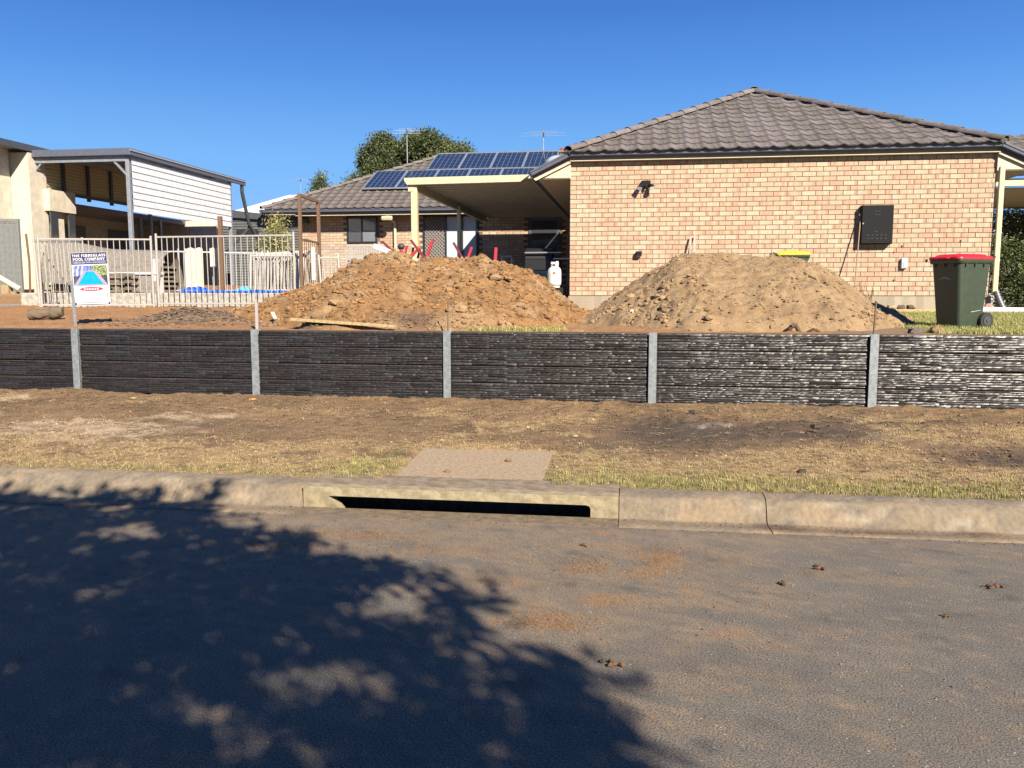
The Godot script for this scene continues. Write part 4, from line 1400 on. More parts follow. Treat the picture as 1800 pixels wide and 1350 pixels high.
func build_wing() -> void:
	var h := thing("house_wing", "rear wing of the brick house carrying the solar panels, half shaded under its eave", "house", Vector3(-6.5, 1.25, WZ))
	var inv := Transform3D(Basis.IDENTITY, -h.position)
	var w := Mb.new()
	w.box(Vector3(-5.8, 2.75, WZ - 0.121), Vector3(10.0, 2.6, 0.226))
	w.box(Vector3(-10.7, 2.75, WZ - 4.1), Vector3(0.22, 2.6, 8.0))
	w.box(Vector3(-5.0, 2.75, WZ - 8.0), Vector3(10.0, 2.6, 0.22))
	var wall := part(h, "rear_wall", w.mesh(), mats.mortar, inv)
	var b := Mb.new()
	var src := []
	for k in 12: src.append(brick_mb(0.23, 1000 + k))
	var opens := [[-9.24, -8.25, 3.17, 4.02], [-6.70, -4.97, 1.5, 4.0], [-3.35, -2.33, 1.5, 3.98]]
	for e in brick_rows(-10.8, -0.8, 1.5, 30):
		var skip := false
		for q in opens:
			if e[0] + e[2] > q[0] and e[0] < q[1] and e[1] + 0.05 > q[2] and e[1] < q[3]: skip = true
		if skip or e[2] < 0.2: 
			if skip: continue
			b.add(brick_mb(maxf(e[2], 0.05), 77), Transform3D(Basis.IDENTITY, Vector3(e[0], e[1], WZ)))
		else:
			b.add(src[rng.randi() % 12], Transform3D(Basis.IDENTITY, Vector3(e[0], e[1], WZ)))
	part(wall, "bricks", b.mesh(), mats.brick).set_meta("kind", "stuff")
	# roof
	var tm := mat("wing_tile", 0.142, 0.122, 0.108, 0.84, 0.0, tex.mott, 1.6, null, 1.0, true)
	var r := Mb.new()
	var ya := 4.2 - 0.02
	var ry := 4.2 + 4.75 * tan(PITCH) - 0.02
	r.q(Vector3(-11.75, ya, -25.75), Vector3(3, ya, -25.75), Vector3(3, ry, -30.5), Vector3(-7.0, ry, -30.5))
	r.tri(Vector3(-11.75, ya, -25.75), Vector3(-7.0, ry, -30.5), Vector3(-11.75, ya, -35.25))
	r.q(Vector3(3, ya, -35.25), Vector3(-11.75, ya, -35.25), Vector3(-7.0, ry, -30.5), Vector3(3, ry, -30.5))
	var ro := part(h, "roof", r.mesh(), tm, inv)
	part(ro, "tiles", wing_tiles().mesh(), tm).set_meta("kind", "stuff")
	var a := Vector3(-11.75, 4.2, -25.75)
	var ap := Vector3(-7.0, ry + 0.02, -30.5)
	var dir := (ap - a).normalized()
	var side := Vector3(-dir.z, 0, dir.x).normalized()
	var nn := side.cross(dir)
	for k in 17:
		part(ro, "hip_cap", cap_mb((ap - a).length() / 17 + 0.06).mesh(), mats.roof_tile1 if k % 2 else mats.roof_tile3, Transform3D(Basis(side, dir, nn) * Basis(Vector3.RIGHT, -0.05), a + dir * ((ap - a).length() * k / 17.0 - 0.05) + nn * 0.035))
	for k in 20:
		part(ro, "ridge_cap", cap_mb(0.46).mesh(), mats.roof_tile2 if k % 2 else mats.roof_tile4, Transform3D(Basis(Vector3(0, 0, 1), Vector3(1, 0.04, 0).normalized(), Vector3(-0.04, 1, 0).normalized()), ap + Vector3(-0.1 + 0.4 * k, 0.03, 0)))
	# eave
	part(h, "gutter", gutter_mb(Vector3(-11.85, 4.09, -25.86), Vector3(2.0, 4.09, -25.86), Vector3(0, 0, 1)).mesh(), mats.gutter_grey, inv)
	part(h, "gutter", gutter_mb(Vector3(-11.78, 4.09, -35.2), Vector3(-11.78, 4.09, -25.8), Vector3(-1, 0, 0)).mesh(), mats.gutter_grey, inv)
	var f := Mb.new()
	f.box(Vector3(-4.9, 4.09, -25.875), Vector3(13.75, 0.16, 0.02))
	part(h, "fascia", f.mesh(), mats.fascia_brown, inv)
	var t := Mb.new()
	t.box(Vector3(-4.9, 4.0, -25.885), Vector3(13.6, 0.025, 0.03))
	part(h, "trim", t.mesh(), mats.cream_trim, inv)
	var so := Mb.new()
	so.box(Vector3(-4.9, 4.03, -26.2), Vector3(13.6, 0.012, 0.62))
	so.box(Vector3(-11.2, 4.031, -30.5), Vector3(1.0, 0.012, 9.4))
	part(h, "soffit", so.mesh(), mats.cream_trim, inv)
	# window
	var dark := mat("dark_frame", 0.02, 0.021, 0.024, 0.35)
	var glass := mat("window_glass", 0.035, 0.04, 0.047, 0.06)
	glass.metallic_specular = 0.7
	var wf := Mb.new()
	for e in [[-8.745, 3.185, 0.99, 0.04], [-8.745, 4.0, 0.99, 0.04]]:
		wf.box(Vector3(e[0], e[1], WZ + 0.01), Vector3(e[2], e[3], 0.05))
	for x in [-9.22, -8.745, -8.27]:
		wf.box(Vector3(x, 3.59, WZ + 0.012), Vector3(0.04, 0.8, 0.05))
	var win := part(h, "window", wf.mesh(), dark, inv)
	for x in [-8.98, -8.51]:
		var p := Mb.new()
		p.box(Vector3(x, 3.59, WZ - 0.0), Vector3(0.44, 0.78, 0.006))
		part(win, "pane", p.mesh(), glass)
	var bl := Mb.new()
	bl.box(Vector3(-8.51, 3.38, WZ + 0.006), Vector3(0.42, 0.34, 0.004))
	part(win, "lower_screen", bl.mesh(), mat("screen_and_shade_grey", 0.12, 0.13, 0.15, 0.6))
	# sliding door: a diamond grille screen leaf and two pale blind leaves
	var df := Mb.new()
	for x in [-6.69, -5.98, -5.45, -4.98]:
		df.box(Vector3(x, 2.75, WZ + 0.02), Vector3(0.05, 2.5, 0.06))
	df.box(Vector3(-5.83, 3.98, WZ + 0.02), Vector3(1.74, 0.05, 0.06))
	var door := part(h, "sliding_door", df.mesh(), dark, inv)
	var bp := Mb.new()
	bp.box(Vector3(-5.72, 2.72, WZ), Vector3(0.48, 2.48, 0.01))
	bp.box(Vector3(-5.215, 2.72, WZ), Vector3(0.43, 2.48, 0.01))
	part(door, "blind", bp.mesh(), mat("pale_blind", 0.36, 0.40, 0.44, 0.5))
	var sp := Mb.new()
	sp.box(Vector3(-6.335, 2.72, WZ - 0.02), Vector3(0.66, 2.48, 0.01))
	part(door, "pane", sp.mesh(), glass)
	var gr := Mb.new()
	var k0 := -6.66
	for k in 26:
		for s in [-1.0, 1.0]:
			var y := 1.5 + k * 0.11
			var ya2 := y
			var yb: float = y + s * 0.64
			var xa := k0
			var xb := k0 + 0.64
			if yb > 3.94: xb = xa + (3.94 - ya2) / ((yb - ya2) / 0.64); yb = 3.94
			if yb < 1.5: xb = xa + (1.5 - ya2) / ((yb - ya2) / 0.64); yb = 1.5
			if xb - xa > 0.04 and ya2 < 3.94: gr.bar(Vector3(xa, ya2, WZ + 0.03), Vector3(xb, yb, WZ + 0.03), 0.014, 0.008, 0.0, Vector3(0, 0, 1))
	part(door, "grille", gr.mesh(), mat("grille_grey", 0.26, 0.27, 0.28, 0.5))
	# downpipe with a swan neck, and a twin floodlight under the eave
	var dp := Mb.new()
	dp.path([Vector3(-7.78, 4.02, -25.95), Vector3(-7.78, 3.93, -26.0), Vector3(-7.62, 3.80, -26.40), Vector3(-7.62, 1.5, -26.40)], 0.045, 10)
	part(h, "downpipe", dp.mesh(), mats.cream_trim, inv)
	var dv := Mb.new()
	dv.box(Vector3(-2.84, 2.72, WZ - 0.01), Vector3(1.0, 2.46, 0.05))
	var dd := part(h, "opening_shade", dv.mesh(), mat("doorway_shade", 0.06, 0.06, 0.065, 0.5), inv)  # charcoal sheet paints in the dark of an open doorway
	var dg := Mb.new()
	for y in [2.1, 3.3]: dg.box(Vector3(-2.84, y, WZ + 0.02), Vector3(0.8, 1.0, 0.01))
	part(dd, "pane", dg.mesh(), glass)  # dark panes added over the painted doorway shade
	var fl := thing("floodlight", "white twin floodlight hanging under the eave of the rear wing", "light", Vector3(-7.73, 4.02, -25.95))
	var fb := Mb.new()
	fb.box(Vector3(0, -0.03, 0), Vector3(0.14, 0.06, 0.1), 0.01)
	part(fl, "base", fb.mesh(), mats.cream_trim)
	var hd := Mb.new()
	hd.box(Vector3(0, -0.13, 0.06), Vector3(0.34, 0.11, 0.12), 0.015, Basis(Vector3.RIGHT, 0.4))
	part(fl, "head", hd.mesh(), mats.cream_trim)
	# solar panels
	var al := mat("aluminium", 0.62, 0.64, 0.66, 0.35, 0.8)
	var cell := mat("solar_cell", 0.008, 0.017, 0.046, 0.12, 0.0, gray_tex("cells", 256, 0.05, 0.6, 1.1, 2, 1.0, 70, FastNoiseLite.TYPE_CELLULAR), 4.0)
	cell.metallic_specular = 0.6
	var line := mat("cell_line", 0.16, 0.18, 0.22, 0.4)
	var first: Node3D = null
	var spots := []
	for k in 4: spots.append([-7.13 + 1.1 * k, 3.32, "solar panel in the upper row on the rear roof, %s from the hip end" % ["first", "second", "third", "fourth"][k]])
	for k in 5: spots.append([-8.87 + 1.1 * k, 1.47, "solar panel in the lower row on the rear roof, %s from the hip end" % ["first", "second", "third", "fourth", "fifth"][k]])
	for e in spots:
		var o: Node3D
		if first == null:
			o = Node3D.new()
			var gl := Mb.new()
			gl.box(Vector3(0.54, 0.90, 0.0), Vector3(1.05, 1.77, 0.03))
			part(o, "cells", gl.mesh(), cell)
			var fr := Mb.new()
			for y in [0.012, 1.788]: fr.box(Vector3(0.54, y, 0.004), Vector3(1.085, 0.03, 0.045))
			for x in [0.0125, 1.0675]: fr.box(Vector3(x, 0.9, 0.004), Vector3(0.03, 1.75, 0.045))
			part(o, "frame", fr.mesh(), al)
			var ln := Mb.new()
			for k in range(1, 6): ln.box(Vector3(0.03 + 1.02 * k / 6.0, 0.9, 0.0165), Vector3(0.009, 1.74, 0.003))
			for k in range(1, 10): ln.box(Vector3(0.54, 0.03 + 1.74 * k / 10.0, 0.0155), Vector3(1.02, 0.005, 0.002))
			part(o, "cell_lines", ln.mesh(), line)
			var rl := Mb.new()
			for y in [0.4, 1.4]: rl.box(Vector3(0.54, y, -0.05), Vector3(1.1, 0.04, 0.06))
			part(o, "rail", rl.mesh(), al)
			first = o
		else:
			o = first.duplicate()
		o.name = numbered("solar_panel")
		add_child(o)
		var tf := slope_frame(e[0], e[1], -25.75, 4.2)
		tf.origin += tf.basis.z * 0.12
		o.transform = tf
		meta(o, e[2], "solar panel", "solar panels on the rear roof")

func antenna(label: String, at: Vector3, hgt: float, turn: float, mt: Material, wide := 1.0) -> void:
	var a := thing("tv_antenna", label, "antenna", at, turn, "rooftop antennas")
	var m := Mb.new()
	m.tube(Vector3(0, 0, 0), Vector3(0, hgt, 0), 0.018, 0.014, 8)
	part(a, "mast", m.mesh(), mt)
	var b := Mb.new()
	b.bar(Vector3(0, hgt - 0.04, -0.5), Vector3(0, hgt - 0.02, 0.5), 0.02, 0.02)
	part(a, "boom", b.mesh(), mt)
	for k in 4:
		var e := Mb.new()
		var w: float = wide * [0.85, 0.4, 0.75, 0.5][k]
		e.tube(Vector3(-w, hgt - 0.03, -0.4 + 0.27 * k), Vector3(w, hgt - 0.03 + 0.02, -0.4 + 0.27 * k), 0.005, 0.005, 6)
		part(a, "element", e.mesh(), mt)
	var c := Mb.new()
	c.box(Vector3(0, hgt - 0.08, 0.0), Vector3(0.05, 0.14, 0.06), 0.008)
	part(a, "clamp", c.mesh(), mat("dark_plastic", 0.03, 0.03, 0.033, 0.5))

# ---------------------------------------------------------------- patio
func build_patio() -> void:
	var p := thing("patio_cover", "cream flat patio roof on two posts between the brick house and the clay mound", "patio cover", Vector3(-3.2, 1.25, -20))
	var inv := Transform3D(Basis.IDENTITY, -p.position)
	var cr := mat("patio_cream", 0.50, 0.455, 0.285, 0.45, 0.0, tex.paint, 2.0)
	var wh := mat("patio_sheet", 0.40, 0.375, 0.32, 0.5, 0.0, tex.paint, 2.0)
	var x0 := -4.62
	var x1 := -2.05
	var b := Mb.new()
	b.prism(PackedVector2Array([Vector2(x0, 3.775), Vector2(-2.30, 3.795), Vector2(-2.12, 3.93), Vector2(x0 - 0.06, 3.91), Vector2(x0 - 0.06, 3.86)]), -17.02, -16.92)
	part(p, "front_beam", b.mesh(), cr, inv)
	var sb := Mb.new()
	sb.box(Vector3(x0 + 0.04, 3.80, -21.5), Vector3(0.07, 0.20, 8.9), 0.004)
	part(p, "side_beam", sb.mesh(), cr, inv)
	# ribbed ceiling sheets
	var s := Mb.new()
	s.box(Vector3((x0 + x1) * 0.5 + 0.04, 3.895, -0.2), Vector3(x1 - x0 - 0.1, 0.05, 0.392))
	s.box(Vector3((x0 + x1) * 0.5 + 0.04, 3.862, -0.398), Vector3(x1 - x0 - 0.1, 0.02, 0.012))
	var sm := s.mesh()
	for k in 22: part(p, "roof_sheet", sm, wh, inv * Transform3D(Basis.IDENTITY, Vector3(0, 0, -17.03 - 0.4 * k)))
	var posts := [[-4.50, -17.05, 0.125], [-4.52, -21.55, 0.09]]
	for e in posts:
		var o := Mb.new()
		o.box(Vector3(e[0], 2.5, e[1]), Vector3(e[2], 2.6, e[2]), 0.006)
		if e[1] > -18: o.box(Vector3(e[0] + 0.003, 2.5, e[1] + e[2] * 0.5 + 0.001), Vector3(0.012, 2.55, 0.004))
		part(p, "post", o.mesh(), cr, inv)
	var hb := Mb.new()
	hb.box(Vector3(-4.56, 3.72, -17.03), Vector3(0.12, 0.16, 0.10), 0.006)
	part(p, "post_bracket", hb.mesh(), cr, inv)
	var fl := Mb.new()
	fl.box(Vector3(-3.2, 1.3, -21.3), Vector3(3.8, 0.16, 10.0), 0.01)
	part(p, "floor_slab", fl.mesh(), mat("patio_slab", 0.34, 0.31, 0.27, 0.85, 0.0, tex.mott, 1.0), inv)

# ---------------------------------------------------------------- neighbour on the left
func ribbed(x0: float, x1: float, y0: float, y1: float, pitch: float, depth: float, vertical: bool) -> Mb:
	# profiled steel sheet in the x-y plane, facing +z
	var b := Mb.new()
	var len_ := (x1 - x0) if vertical else (y1 - y0)
	var n := int(round(len_ / pitch))
	for k in n:
		var a := len_ * k / n
		var c := len_ * (k + 1) / n
		var w := c - a
		var pr := [[a, 0.0], [a + w * 0.12, depth], [a + w * 0.28, depth], [a + w * 0.40, 0.0], [c, 0.0]]
		for j in 4:
			var s0: float = pr[j][0]
			var s1: float = pr[j + 1][0]
			var d0: float = pr[j][1]
			var d1: float = pr[j + 1][1]
			if vertical:
				b.q(Vector3(x0 + s0, y0, d0), Vector3(x0 + s1, y0, d1), Vector3(x0 + s1, y1, d1), Vector3(x0 + s0, y1, d0))
			else:
				b.q(Vector3(x0, y0 + s0, d0), Vector3(x1, y0 + s0, d0), Vector3(x1, y0 + s1, d1), Vector3(x0, y0 + s1, d1))
	return b

func boards(x0: float, x1: float, y0: float, y1: float, pitch: float) -> Mb:
	# lapped cladding boards in the x-y plane, facing +z
	var b := Mb.new()
	var n := int(round((y1 - y0) / pitch))
	for k in n:
		var a := lerpf(y0, y1, float(k) / n)
		var c := lerpf(y0, y1, float(k + 1) / n)
		b.q(Vector3(x0, a, 0.035), Vector3(x1, a, 0.035), Vector3(x1, c - 0.03, 0.032), Vector3(x0, c - 0.03, 0.032))
		b.q(Vector3(x0, c - 0.03, 0.032), Vector3(x1, c - 0.03, 0.032), Vector3(x1, c - 0.012, 0.0), Vector3(x0, c - 0.012, 0.0))
		b.q(Vector3(x0, c - 0.012, 0.0), Vector3(x1, c - 0.012, 0.0), Vector3(x1, c, 0.035), Vector3(x0, c, 0.035))
	return b

func build_neighbour() -> void:
	var cream := mat("render_cream", 0.50, 0.455, 0.365, 0.85, 0.0, tex.paint, 0.8)
	var steel := mat("carport_steel", 0.22, 0.245, 0.28, 0.45, 0.2, tex.paint, 2.0)
	var dark := mat("charcoal_steel", 0.055, 0.06, 0.07, 0.5, 0.0, tex.paint, 2.0)
	# rendered house
	var h := thing("rendered_house", "cream rendered neighbour house with a dark fascia at the edge of the carport", "house", Vector3(-14.2, 1.3, -17.3))
	var inv := Transform3D(Basis.IDENTITY, -h.position)
	var w := Mb.new()
	w.box(Vector3(-16.3, 3.0, -14.2), Vector3(5.0, 3.6, 6.2))
	part(h, "wall", w.mesh(), cream, inv)
	var w2 := Mb.new()
	w2.box(Vector3(-15.35, 3.0, -17.6), Vector3(4.0, 3.36, 0.55))
	part(h, "corner_wall", w2.mesh(), cream, inv)
	var w3 := Mb.new()
	w3.box(Vector3(-15.2, 3.69, -18.2), Vector3(4.0, 0.48, 0.9))
	w3.box(Vector3(-15.2, 2.0, -18.2), Vector3(4.0, 1.1, 0.9))
	w3.box(Vector3(-15.25, 2.9, -18.22), Vector3(3.85, 1.2, 0.3))
	part(h, "side_wall", w3.mesh(), cream, inv)
	var wd := Mb.new()
	for z in [-17.9, -18.52]: wd.box(Vector3(-13.24, 3.0, z), Vector3(0.04, 0.86, 0.22))
	part(h, "window", wd.mesh(), mats.window_glass, inv)
	var rf := Mb.new()
	rf.box(Vector3(-15.6, 4.79, -15.0), Vector3(4.45, 0.05, 6.6))
	part(h, "roof", rf.mesh(), mat("pale_soffit", 0.40, 0.36, 0.29, 0.7), inv)
	var fa := Mb.new()
	fa.box(Vector3(-13.36, 4.78, -15.0), Vector3(0.06, 0.14, 6.7))
	fa.box(Vector3(-15.6, 4.78, -18.33), Vector3(4.5, 0.14, 0.06))
	part(h, "fascia", fa.mesh(), dark, inv)
	# carport: steel frame, flat roof, one side clad white outside, the other seen from inside
	var c := thing("carport", "tall grey steel carport frame clad with white horizontal boards on one side", "carport", Vector3(-12.3, 1.58, -20))
	inv = Transform3D(Basis.IDENTITY, -c.position)
	var ro := Mb.new()
	ro.box(Vector3(-12.35, 4.70, -20.25), Vector3(2.75, 0.03, 5.6))
	part(c, "roof_sheet", ro.mesh(), mat("roof_under", 0.24, 0.25, 0.27, 0.5), inv)
	var fb := Mb.new()
	fb.box(Vector3(-12.35, 4.665, -17.46), Vector3(2.72, 0.155, 0.05), 0.01)
	part(c, "front_gutter", fb.mesh(), mats.gutter_grey, inv)
	var sg := Mb.new()
	sg.box(Vector3(-11.02, 4.665, -20.25), Vector3(0.05, 0.155, 5.55), 0.01)
	part(c, "side_gutter", sg.mesh(), mats.gutter_grey, inv)
	var be := Mb.new()
	be.box(Vector3(-12.36, 4.53, -17.56), Vector3(2.4, 0.12, 0.06), 0.004)
	part(c, "front_beam", be.mesh(), steel, inv)
	for e in [[-13.52, -17.58, 4.6], [-11.13, -17.58, 4.6], [-11.13, -22.3, 4.6], [-13.52, -22.3, 4.6]]:
		var o := Mb.new()
		o.box(Vector3(e[0], (e[2] + 1.4) * 0.5, e[1]), Vector3(0.085, e[2] - 1.4, 0.085), 0.006)
		part(c, "post", o.mesh(), steel, inv)
	for s in [-1.0, 1.0]:
		var o := Mb.new()
		var xp: float = -12.325 + s * 1.17
		o.bar(Vector3(xp, 4.18, -17.57), Vector3(xp - s * 0.30, 4.49, -17.57), 0.045, 0.04)
		part(c, "brace", o.mesh(), steel, inv)
	for e in [[Vector3(-13.1, 4.62, -17.7), Vector3(-11.2, 4.62, -21.5)], [Vector3(-12.4, 4.62, -17.7), Vector3(-11.2, 4.62, -19.5)]]:
		var o := Mb.new()
		o.bar(e[0], e[1], 0.05, 0.04)
		part(c, "purlin", o.mesh(), steel, inv)
	var bd := boards(-22.25, -17.63, 0.0, 0.148, 0.148).mesh()
	for k in 8:
		part(c, "cladding_board", bd, mat("white_board", 0.61, 0.625, 0.65, 0.5, 0.0, tex.paint, 1.0), inv * Transform3D(Basis(Vector3(0, 0, -1), Vector3.UP, Vector3(1, 0, 0)), Vector3(-11.11, 3.385 + 0.148 * k, -39.88)))
	var tan_ := mat("cladding_back", 0.42, 0.36, 0.22, 0.6)
	for k in 4:
		var z0 := -17.7 - k * 0.92
		var q := ribbed(0, 0.92, 3.95, 4.69, 0.075, 0.02, false)
		part(c, "inner_panel", q.mesh(), tan_, inv * Transform3D(Basis(Vector3(0, 0, -1), Vector3.UP, Vector3(1, 0, 0)), Vector3(-13.45, 0, z0)))
		var o := Mb.new()
		o.box(Vector3(-13.42, 4.25, z0 - 0.86), Vector3(0.06, 0.86, 0.09))
		part(c, "mullion", o.mesh(), dark, inv)
	var sr := Mb.new()
	sr.box(Vector3(-13.42, 3.915, -19.5), Vector3(0.07, 0.06, 3.8))
	part(c, "lower_rail", sr.mesh(), dark, inv)
	var dp := Mb.new()
	dp.path([Vector3(-11.05, 4.6, -22.9), Vector3(-11.08, 4.42, -22.95), Vector3(-11.16, 3.55, -23.5), Vector3(-11.16, 3.2, -24.0)], 0.05, 8)
	dp.tube(Vector3(-11.16, 3.5, -23.6), Vector3(-12.0, 2.7, -23.6), 0.045, 0.045, 8)
	part(c, "downpipe", dp.mesh(), dark, inv)
	# low verandah behind the carport
	var v := thing("verandah", "shaded low verandah with grey posts seen under the carport boards", "verandah", Vector3(-14.0, 1.58, -21.5))
	inv = Transform3D(Basis.IDENTITY, -v.position)
	var vw := Mb.new()
	vw.box(Vector3(-15.2, 2.6, -23.0), Vector3(0.2, 2.3, 9.0))
	vw.box(Vector3(-13.9, 2.6, -24.6), Vector3(2.4, 2.3, 0.2))
	part(v, "wall", vw.mesh(), cream, inv)
	var vr := Mb.new()
	vr.box(Vector3(-14.6, 3.68, -22.0), Vector3(1.7, 0.06, 6.6))
	part(v, "roof", vr.mesh(), mats.roof_under, inv)
	var vf := Mb.new()
	vf.box(Vector3(-13.72, 3.70, -22.0), Vector3(0.05, 0.13, 6.6))
	vf.box(Vector3(-14.5, 3.70, -18.68), Vector3(1.6, 0.13, 0.05))
	part(v, "fascia", vf.mesh(), mats.fascia_brown, inv)
	for z in [-22.1, -23.1]:
		var o := Mb.new()
		o.box(Vector3(-13.72, 2.6, z), Vector3(0.10, 2.15, 0.10), 0.006)
		part(v, "post", o.mesh(), steel, inv)
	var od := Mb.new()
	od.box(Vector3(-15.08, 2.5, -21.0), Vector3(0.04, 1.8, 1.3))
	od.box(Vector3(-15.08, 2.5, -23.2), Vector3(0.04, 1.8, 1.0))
	part(v, "opening_shade", od.mesh(), mats.screen_and_shade_grey, inv)  # flat grey sheets paint in the shade of two open gaps
	# tarpaulin over a stack inside the carport
	var tp := thing("tarp_covered_stack", "grey brown tarpaulin slumped over stacked sheets behind the temporary fence", "tarpaulin", Vector3(-11.6, 1.58, -17.0))
	var tb := Mb.new()
	var rr := []
	for i in 11:
		var t := i / 10.0
		var row := PackedVector3Array()
		for k in 9:
			var s := k / 8.0
			var hgt := lerpf(1.13, 0.86, t) + 0.03 * sin(t * 9.0) - pow(absf(s - 0.5) * 2.0, 3) * 0.9
			row.append(Vector3(lerpf(-1.05, 1.7, t), maxf(hgt + 0.025 * nz.get_noise_2d(t * 9, s * 9), 0.02), lerpf(0.5, -0.6, s)))
		rr.append(row)
	tb.col = Color(1, 1, 1)
	tb.rings(rr, false)
	part(tp, "sheet", tb.mesh(), mat("tarp", 0.19, 0.172, 0.15, 0.7, 0.0, tex.mott, 2.0))
	var st := Mb.new()
	for k in 7: st.box(Vector3(0.3, 0.06 + 0.1 * k, -0.1), Vector3(2.4 + 0.1 * (k % 3), 0.05, 0.8))
	part(tp, "stack", st.mesh(), mat("old_timber", 0.20, 0.165, 0.125, 0.85, 0.0, tex.mott, 3.0))
	# corrugated fence and rubbish at the far left
	var cf := thing("corrugated_fence", "grey corrugated steel fence panel in front of the rendered house", "fence", Vector3(-12.9, 1.3, -15.5))
	part(cf, "sheet", ribbed(-1.6, 0.62, 0.05, 1.70, 0.11, 0.03, true).mesh(), mat("fence_grey", 0.155, 0.165, 0.165, 0.5, 0.0, tex.paint, 2.0))
	var fr := Mb.new()
	fr.box(Vector3(-0.49, 1.74, 0.01), Vector3(2.26, 0.06, 0.06), 0.005)
	part(cf, "top_rail", fr.mesh(), mats.fence_grey)
	var fp := Mb.new()
	fp.box(Vector3(0.645, 0.88, 0.01), Vector3(0.06, 1.78, 0.07), 0.005)
	part(cf, "end_post", fp.mesh(), mats.fence_grey)
	var pb := Mb.new()
	pb.tube(Vector3(-12.40, 1.93, -15.0), Vector3(-11.86, 1.66, -14.95), 0.055, 0.055, 12)
	solo("offcut_pipe", "pale round pipe leaning on timber at the foot of the corrugated fence", "pipe", pb, mat("pipe_pale", 0.40, 0.37, 0.31, 0.5))
	var tim := mat("raw_timber", 0.33, 0.24, 0.14, 0.85, 0.0, tex.mott, 4.0)
	for e in [[-12.19, 0.16, 0.55, "upright timber block under the pale leaning pipe"], [-12.02, 0.10, 0.42, "shorter timber block beside the corrugated fence post"]]:
		var b := Mb.new()
		b.box(Vector3(e[0], 1.2 + e[2] * 0.5, -15.0), Vector3(e[1], e[2], 0.14), 0.005)
		solo("timber_block", e[3], "timber", b, tim, "timber by the corrugated fence")
	var rs := Mb.new()
	rs.path([Vector3(-11.86, 1.3, -15.2), Vector3(-11.84, 2.2, -15.22), Vector3(-11.86, 2.75, -15.2)], 0.022, 6)
	solo("rusty_bar", "thin rusty bar standing against the rendered wall corner", "steel bar", rs, mat("rust", 0.15, 0.085, 0.05, 0.85, 0.0, tex.mott, 5.0))
	var ss := Mb.new()
	ss.box(Vector3(-12.9, 1.33, -14.2), Vector3(2.9, 0.10, 1.2), 0.01, Basis(Vector3.UP, 0.05))
	solo("concrete_sheet", "flat grey concrete slab on the orange soil by the corrugated fence", "slab", ss, mat("grey_slab", 0.24, 0.24, 0.23, 0.85, 0.0, tex.mott, 2.0))

